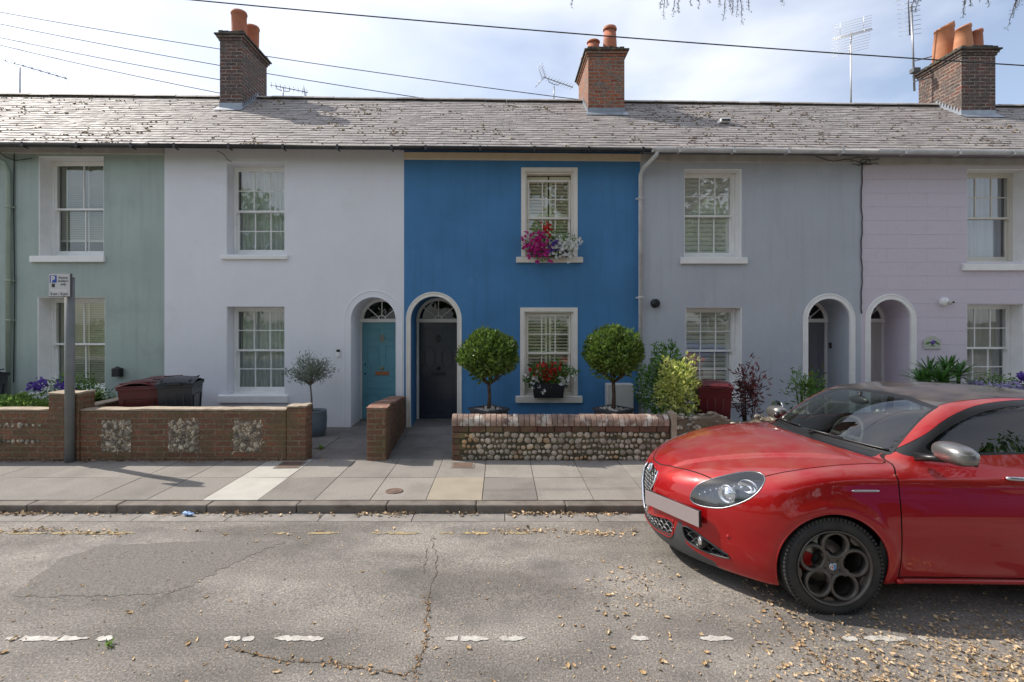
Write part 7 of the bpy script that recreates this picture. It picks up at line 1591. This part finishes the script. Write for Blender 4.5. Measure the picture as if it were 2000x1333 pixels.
            for (r0_, r1_, w0_, w1_) in ((0.03, 0.105, 0.030, 0.022), (0.20, 0.224, 0.020, 0.045)):
                Mx = Matrix.Translation((cx, yo - sgn * 0.035, 0.31)) @ Matrix.Rotation(-a2, 4, 'Y')
                hh = 0.014 if r0_ < 0.1 else 0.010
                Vb = [(r0_, -hh, -w0_), (r1_, -hh, -w1_), (r1_, hh, -w1_), (r0_, hh, -w0_), (r0_, -hh, w0_), (r1_, -hh, w1_), (r1_, hh, w1_), (r0_, hh, w0_)]
                r.add([tuple(Mx @ Vector(p)) for p in Vb], [(0,3,2,1),(4,5,6,7),(0,1,5,4),(1,2,6,5),(2,3,7,6),(3,0,4,7)])
        pr = [(0.0, 0.020), (0.030, 0.020), (0.034, 0.024), (0.050, 0.028), (0.062, 0.032), (0.066, 0.05)]
        r.lathe([(r_, yo - sgn * h_) for r_, h_ in pr], c, 32, axis='y')
        r.build('rim', rim_m, root)
        b = MB()
        for k in range(5): a = ph0 + PI / 5 + 2 * PI * k / 5; b.lathe([(0.0, yo - sgn * 0.016), (0.007, yo - sgn * 0.016), (0.009, yo - sgn * 0.03)], (cx + 0.048 * math.cos(a), 0, 0.31 + 0.048 * math.sin(a)), 8, axis='y')
        tag(b.build('lug_nut_ring', trim_black, root), None)
        b = MB(); b.lathe([(0.03, yo - sgn * 0.115), (0.142, yo - sgn * 0.115), (0.145, yo - sgn * 0.118), (0.145, yo - sgn * 0.14), (0.05, yo - sgn * 0.14)], c, 48, axis='y'); b.lathe([(0, yo - sgn * 0.085), (0.07, yo - sgn * 0.085), (0.078, yo - sgn * 0.115)], c, 24, axis='y', mi=1); b.build('brake_disc', [disc_m, cabin_m], root)
        b = MB(); V_ = []; n = 14
        for i in range(n + 1):
            t = math.radians(152 + 56 * i / n)
            for (rr, yy) in ((0.092, 0.09), (0.150, 0.085), (0.158, 0.15), (0.085, 0.15)): V_.append((cx + rr * math.cos(t), yo - sgn * yy, 0.31 + rr * math.sin(t)))
        b.add(V_, [(i * 4 + k, i * 4 + (k + 1) % 4, (i + 1) * 4 + (k + 1) % 4, (i + 1) * 4 + k) for i in range(n) for k in range(4)] + [(0,1,2,3), (n*4, n*4+3, n*4+2, n*4+1)]); b.build('brake_caliper', calip_m, root, bevel=0.004)
        q = MB(); q.lathe([(0.026, 0.0), (0.026, 0.004), (0.022, 0.005)], (0, 0, 0), 20); Mt = Matrix.Translation((cx, yo - sgn * 0.017, 0.31)) @ Vector((0, sgn, 0)).to_track_quat('Z', 'Y').to_matrix().to_4x4(); q.v = [tuple(Mt @ Vector(p)) for p in q.v]; q.build('centre_cap', chrome, root)
        q = MB(); q.lathe([(0.0, 0.003), (0.023, 0.003)], (0, 0, 0), 20); q.v = [tuple(Mt @ Vector(p)) for p in q.v]; q.build('cap_face', MATS.get('badge_blue'), root)
        q = MB(); q.add([tuple(Mt @ Vector((-0.018 * math.sin(PI * k / 12), 0.018 * math.cos(PI * k / 12), 0.0042))) for k in range(13)], [tuple(range(13))]); q.build('cap_field', MATS.get('badge_white'), root)
        q = MB(); q.add([tuple(Mt @ Vector(p)) for p in ((-0.010, -0.014, 0.0050), (-0.006, -0.014, 0.0050), (-0.006, 0.014, 0.0050), (-0.010, 0.014, 0.0050), (-0.017, -0.002, 0.0054), (-0.001, -0.002, 0.0054), (-0.001, 0.002, 0.0054), (-0.017, 0.002, 0.0054))], [(0,1,2,3), (4,5,6,7)]); q.build('cap_cross', calip_m, root)
    for cx in (wax, wax + WB):
        for sgn in (-1, 1): wheel(cx, sgn)
    # tax/permit sticker and tail lamps
    q = MB(); X = 2.43; Y_ = float(sy(np.array([X]), np.array([1.085]))[0]); q.box(X - 0.035, X + 0.035, Y_ + 0.012, Y_ + 0.014, 1.055, 1.11); q.build('window_sticker', MATS.get('sticker') or mat('sticker', (0.35, 0.55, 0.50), 0.5), car)
    for sgn in (-1, 1):
        q = MB(); q.blob((4.18, sgn * 0.66, 0.90), (0.10, 0.12, 0.07), seg=18, rings=10); q.build('tail_light', calip_m, car)
    return car
car = build_car()
# ------------------------------------------------------------------ leaves on the road, tree overhead, far side of the street
dry = mat('dry_leaf', (0.50, 0.35, 0.19), 0.75, c2=(0.38, 0.25, 0.13), ns=30, island=0.0, trans=0.15)
dry2 = mat('pale_dry_leaf', (0.66, 0.53, 0.36), 0.75, c2=(0.54, 0.41, 0.26), ns=30, trans=0.15)
dry3 = mat('litter_leaf', (0.50, 0.37, 0.23), 0.8, c2=(0.34, 0.24, 0.14), ns=9, island=0.6)
def leaf_mesh(seed, m_):
    rr = random.Random(seed); m = MB(); n = 7; L_ = 1.0; V = []; cu = rr.uniform(0.1, 0.45); tw = rr.uniform(-0.5, 0.5); wd = rr.uniform(0.20, 0.34)
    for i in range(n):
        q = i / (n - 1); w_ = wd * math.sin(PI * min(0.97, 0.06 + 0.94 * q) ** 0.8) ** 0.8; a = tw * (q - 0.5); z = 0.05 + cu * (q - 0.5) ** 2 * 1.3
        for s_, e in ((-1, 0.16), (-0.5, 0.02), (0, 0), (0.5, 0.02), (1, 0.16)):
            V.append(((q - 0.5) * L_, s_ * w_ * math.cos(a) + rr.uniform(-0.02, 0.02), z + e * abs(s_) * rr.uniform(0.6, 1.3) + s_ * w_ * math.sin(a)))
    m.add(V, [(5*i+j, 5*i+j+1, 5*i+6+j, 5*i+5+j) for i in range(n - 1) for j in range(4)], 0, True)
    mz = min(v[2] for v in m.v); m.v = [(x, y, z - mz) for x, y, z in m.v]
    o = m.build('fallen_leaf', m_); return o.data, o
variants = [leaf_mesh(k, dry if k % 2 else dry2) for k in range(6)]; meshes = [v[0] for v in variants]
for v in variants: bpy.data.objects.remove(v[1])
g = random.Random(77)
def road_pt(px, py): d = 1.9 * FP / (py - 626); return PX(px, d), d
def rz_true(y): return roadz(y / KY)
def density(px, py):
    v = 0.10
    if px > 1380 and py > 1215: v += 1.0 * min(1, (px - 1380) / 420) * min(1, (py - 1215) / 60)
    v += 0.85 * math.exp(-((px - 1235) / 90) ** 2 - ((py - 1150) / 75) ** 2) + 0.35 * (px > 1080 and py > 1180)
    return min(v, 1)
cnt = 0
while cnt < 170:
    px, py = g.uniform(-60, 2060), g.uniform(1030, 1345)
    if g.random() > density(px, py): continue
    if px > 1500 and py < 1205 and not (px > 1750 and py > 1150): continue
    x, y = road_pt(px, py); o = bpy.data.objects.new('fallen_leaf', g.choice(meshes)); S.collection.objects.link(o)
    s_ = g.choice((g.uniform(0.018, 0.03), g.uniform(0.026, 0.048))); o.scale = (s_, s_, s_ * 0.9); o.location = (x, y, rz_true(y) + 0.003); o.rotation_euler = (g.uniform(-0.2, 0.2), g.uniform(-0.2, 0.2), g.uniform(0, 6.3))
    tag(o, 'dry tan leaf lying on the grey road surface', 'leaf', 'fallen leaves on the road'); cnt += 1
def litter(name, pts, label, smin_, smax_, seed, col=dry3):
    rr = np.random.default_rng(seed); P = np.array(pts); n = len(P); D = rr.normal(size=(n, 3)); D[:, 2] = rr.uniform(0.0, 0.35, n); m = MB()
    for q in range(4): k = np.arange(n) % 4 == q; m.leaves(P[k], D[k], smin_ + (smax_ - smin_) * q / 3, 0.3 + 0.12 * q, jit=0.6, nrm=np.tile([0, 0, 1.2], (int(k.sum()), 1)))
    o = m.build(name, col); tag(o, label, 'leaf litter', kind='stuff')
pts = []
for _ in range(1500):
    px = g.uniform(-50, 1300); w_ = 0.5 + 0.5 * math.sin(px * 0.013 + 1) * math.sin(px * 0.031); w_ = max(w_, 1.0 if (px < 80 or 1000 < px < 1200 or 700 < px < 800) else 0)
    if g.random() > w_ ** 2 + 0.06: continue
    y = 4.655 - abs(g.gauss(0, 0.035)); pts.append((PX(px, 4.64), y, rz_true(y) + 0.006 + g.random() * 0.012))
litter('gutter_leaf_litter', pts, 'dry leaf litter drifted along the kerb and gutter', 0.016, 0.038, 5)
pts = []
for _ in range(1300):
    px = g.uniform(-50, 1250); y = 4.22 + 0.03 * math.sin(px * 0.02) + g.gauss(0, 0.035)
    if g.random() > (1.0 if (px < 260 or px > 960) else 0.10): continue
    pts.append((PX(px, y), y, rz_true(y) + 0.005 + g.random() * 0.006))
litter('yellow_line_litter', pts, 'fine dry litter lying along the faded yellow line', 0.012, 0.030, 9)
pts = []
while len(pts) < 2800:
    px, py = g.uniform(1150, 2060), g.uniform(1100, 1345); v = 0.0
    if px > 1450: v = min(1, max(0, px - 1400) / 500) * math.exp(-max(0, (1225 - py)) / 30) * (1.0 if py > 1190 else 0.35)
    v += 0.5 * math.exp(-((px - 1235) / 80) ** 2 - ((py - 1150) / 55) ** 2) + 0.02
    band = math.exp(-(((py - 1180) - (px - 1520) * 0.9) / 26) ** 2) if px < 1720 else 0; v = min(1, v + 0.8 * band)
    if g.random() > v: continue
    x, y = road_pt(px, py); pts.append((x, y, rz_true(y) + 0.004 + g.random() * 0.008))
litter('road_leaf_litter', pts, 'thick scatter of small dry leaves on the road by the red car', 0.005, 0.024, 13)
pts = []
for _ in range(2500):
    px, py = g.uniform(-60, 2060), g.uniform(1015, 1345); x, y = road_pt(px, py); pts.append((x, y, rz_true(y) + 0.003))
litter('fine_road_litter', pts, 'fine scattered bits of dry leaf over the whole road', 0.005, 0.012, 17)
pts = []
for _ in range(900):
    px = g.uniform(-60, 1300); 
    if g.random() > (1.0 if px < 560 else 0.12): continue
    y = 6.135 - abs(g.gauss(0, 0.045)); pts.append((PX(px, 6.1), y, 0.036 + g.random() * 0.012))
litter('wall_foot_litter', pts, 'brown dry leaves gathered at the foot of the garden walls', 0.018, 0.038, 23, mat('brown_litter', (0.30, 0.19, 0.12), 0.85, c2=(0.20, 0.12, 0.08), ns=8, island=0.4))
# dry bits caught in the cracks
pts = []
for ln in (C1, C2, C3, C4):
    for (x, y) in ln:
        if y * KY < 3.2:
            for _ in range(2): pts.append((x + g.gauss(0, 0.012), y * KY + g.gauss(0, 0.010), rz_true(y * KY) + 0.005))
litter('crack_debris', pts, 'orange dry debris caught in the road cracks', 0.008, 0.020, 29, debris_m)
t = thing('paper_litter', 'crumpled pale blue paper lying in the gutter', 'litter', (PX(366, 4.6), 4.6, -0.045)); m = MB(); m.blob((PX(366, 4.6), 4.6, -0.025), (0.045, 0.03, 0.018), seg=9, rings=5, jit=0.7); m.blob((PX(375, 4.6), 4.59, -0.03), (0.03, 0.02, 0.012), seg=7, rings=4, jit=0.8); m.build('paper', mat('blue_paper', (0.28, 0.42, 0.68), 0.7), t)
# overhanging larch: trunk behind the viewer, limbs overhead, twigs hanging into the top of the view
t = thing('larch_tree', 'larch with drooping needle twigs hanging into the top of the view', 'tree', (6.5, -5.0, 0))
m = MB(); m.tube([(6.5, -5, -0.1), (6.45, -4.9, 3), (6.3, -4.7, 7), (6.2, -4.6, 11)], [0.32, 0.27, 0.20, 0.08], 14)
lp_ = [((6.35, -4.75, 5.6), (5.6, 0, 6.3), (5.0, 5.0, 6.15)), ((6.35, -4.75, 6.0), (4.0, 0.5, 6.6), (2.2, 5.2, 6.10)), ((6.35, -4.75, 5.4), (7.0, 0, 5.9), (7.6, 6.0, 7.0))]
for a, b, c_ in lp_:
    a, b, c_ = map(Vector, (a, b, c_)); pts = [a * (1-q)**2 + b * 2*q*(1-q) + c_ * q*q for q in np.linspace(0, 1, 12)]; m.tube(pts, [0.10 - 0.085 * q for q in np.linspace(0, 1, 12)], 8)
m.build('trunk', bark, t)
tw = MB(); nd = MB(); P = []; D = []; rr = random.Random(31)
LIMB = [Vector(a) * (1-q)**2 + Vector(b) * 2*q*(1-q) + Vector(c_) * q*q for a, b, c_ in lp_ for q in np.linspace(0.45, 1, 40)]
def twig(px0, py0, px1, py1, d):
    a = Vector(Q(px0, py0, d)); b = Vector(Q(px1, py1, d)); n = 9; pts = [a.lerp(b, i / n) + Vector((rr.uniform(-0.006, 0.006), 0, 0)) for i in range(n + 1)]; top_ = a + Vector((0.02, -0.05, 0.35)); nb = min(LIMB, key=lambda v: (v - top_).length); tw.tube([nb, nb.lerp(top_, 0.5) + Vector((0, 0, 0.08)), top_], [0.016, 0.011, 0.006], 6)
    tw.tube([top_] + pts, [0.006] + [0.005 - 0.003 * i / n for i in range(n + 1)], 5)
    for p in pts:
        for _ in range(6): P.append(tuple(p + Vector((rr.gauss(0, 0.006), rr.gauss(0, 0.006), rr.gauss(0, 0.008))))); D.append((rr.gauss(0, 1), rr.gauss(0, 1), rr.gauss(-0.5, 0.8)))
for (x0, y0, x1, y1) in ((1300, -25, 1288, 15), (1298, -30, 1296, 36), (1302, -25, 1303, 12), (1322, -25, 1315, 30), (1326, -28, 1324, 24), (1345, -30, 1349, 10), (1360, -28, 1366, 12), (1385, -30, 1385, 3), (1412, -28, 1404, 10), (1418, -30, 1413, 36), (1420, -28, 1428, 18), (1434, -30, 1430, 26), (1445, -30, 1439, 30), (1446, -34, 1449, 47), (1458, -30, 1464, 20), (1530, -30, 1528, 6), (1116, -30, 1117, 12),
                         (1800, -25, 1788, 22), (1795, -30, 1779, 18), (1888, -30, 1884, 10), (1886, -20, 1880, 34), (1892, -25, 1897, 12), (1925, -30, 1932, 12), (1917, -30, 1915, 1), (1992, -25, 1968, 54), (1990, -20, 1980, 30), (1998, -30, 1990, 12)):
    twig(x0, y0, x1, y1, 5.0 + rr.uniform(-0.25, 0.25))
nd.leaves(P, D, 0.024, 0.22); P2, D2 = crown_pts((5.5, -3.4, 9.6), (6.5, 4.2, 3.0), 8000, 0.75, 0.25, 0.0, 77); nd.leaves(P2, rng.normal(size=D2.shape), 0.42, 0.5); tw.build('twig', bark, t); nd.build('needles', mat('larch_needle', (0.05, 0.085, 0.03), 0.6, island=0.4), t)
# far side of the street, seen only in reflections and from other positions
mb = MB(); mb.box(-60, 60, -5.6, -5.47, -0.15, 0.03); mb.box(-60, 60, -7.6, -5.601, -0.15, 0.026); structure(mb.build('far_pavement', path_m))
t = thing('garden_hedge', 'clipped green hedge along the far side of the street behind the viewer', 'hedge', (0, -8.2, 0)); m = MB(); n = 9000; P = np.stack([rng.uniform(-22, 22, n), -8.2 + rng.uniform(-0.6, 0.6, n), rng.uniform(0.0, 1.9, n)], 1); P[:, 1] = np.where(rng.random(n) < 0.7, -7.65 + rng.normal(size=n) * 0.06, P[:, 1]); m.leaves(P, rng.normal(size=(n, 3)), 0.17, 0.6); m.build('foliage', leaf_green, t)
for i, (x, y, h, r_) in enumerate(((-17, -13, 10.0, 4.4), (-9.5, -12.5, 8.6, 3.8), (-2.0, -13.5, 8.2, 3.6), (5.5, -13.0, 9.4, 4.0), (13.0, -13.0, 9.0, 4.0), (21, -13, 10.5, 4.6))):
    t = thing('street_tree', ('broad', 'rounded', 'smaller', 'tall', 'spreading', 'large')[i] + ' leafy tree across the street behind the viewer', 'tree', (x, y, 0), group='trees across the street')
    m = MB(); m.tube([(x, y, -0.1), (x + 0.1, y, h * 0.3), (x, y, h * 0.7)], [0.24, 0.18, 0.08], 10); branches(m, (x, y, h * 0.35), [(x + r_ * 0.6 * math.cos(a), y + r_ * 0.6 * math.sin(a), h * 0.65) for a in (0, 1.2, 2.5, 3.7, 5.0)], 0.10, 0.03, i); m.build('trunk', bark, t)
    m = MB(); P, D = crown_pts((x, y, h * 0.62), (r_, r_, h * 0.40), 6500, 0.6, 0.22, 0.1, 40 + i); m.leaves(P, D * 0.5 + rng.normal(size=D.shape), 0.40, 0.55); m.build('crown', leaf_green, t)
# blue car parked on the far side, mirrored in the red paint
blue_paint = mat('blue_paint', (0.02, 0.05, 0.36), 0.25, metal=0.4, coat=1.0)
c2 = clone(car, 'blue hatchback parked on the near side of the street behind the viewer', (9.6, -2.55, -0.02), None); c2.rotation_euler = (0, 0, PI)
for o in [k for ch in c2.children for k in [ch] + list(ch.children)]:
    for sl in o.material_slots:
        if sl.material == paint: sl.link = 'OBJECT'; sl.material = blue_paint
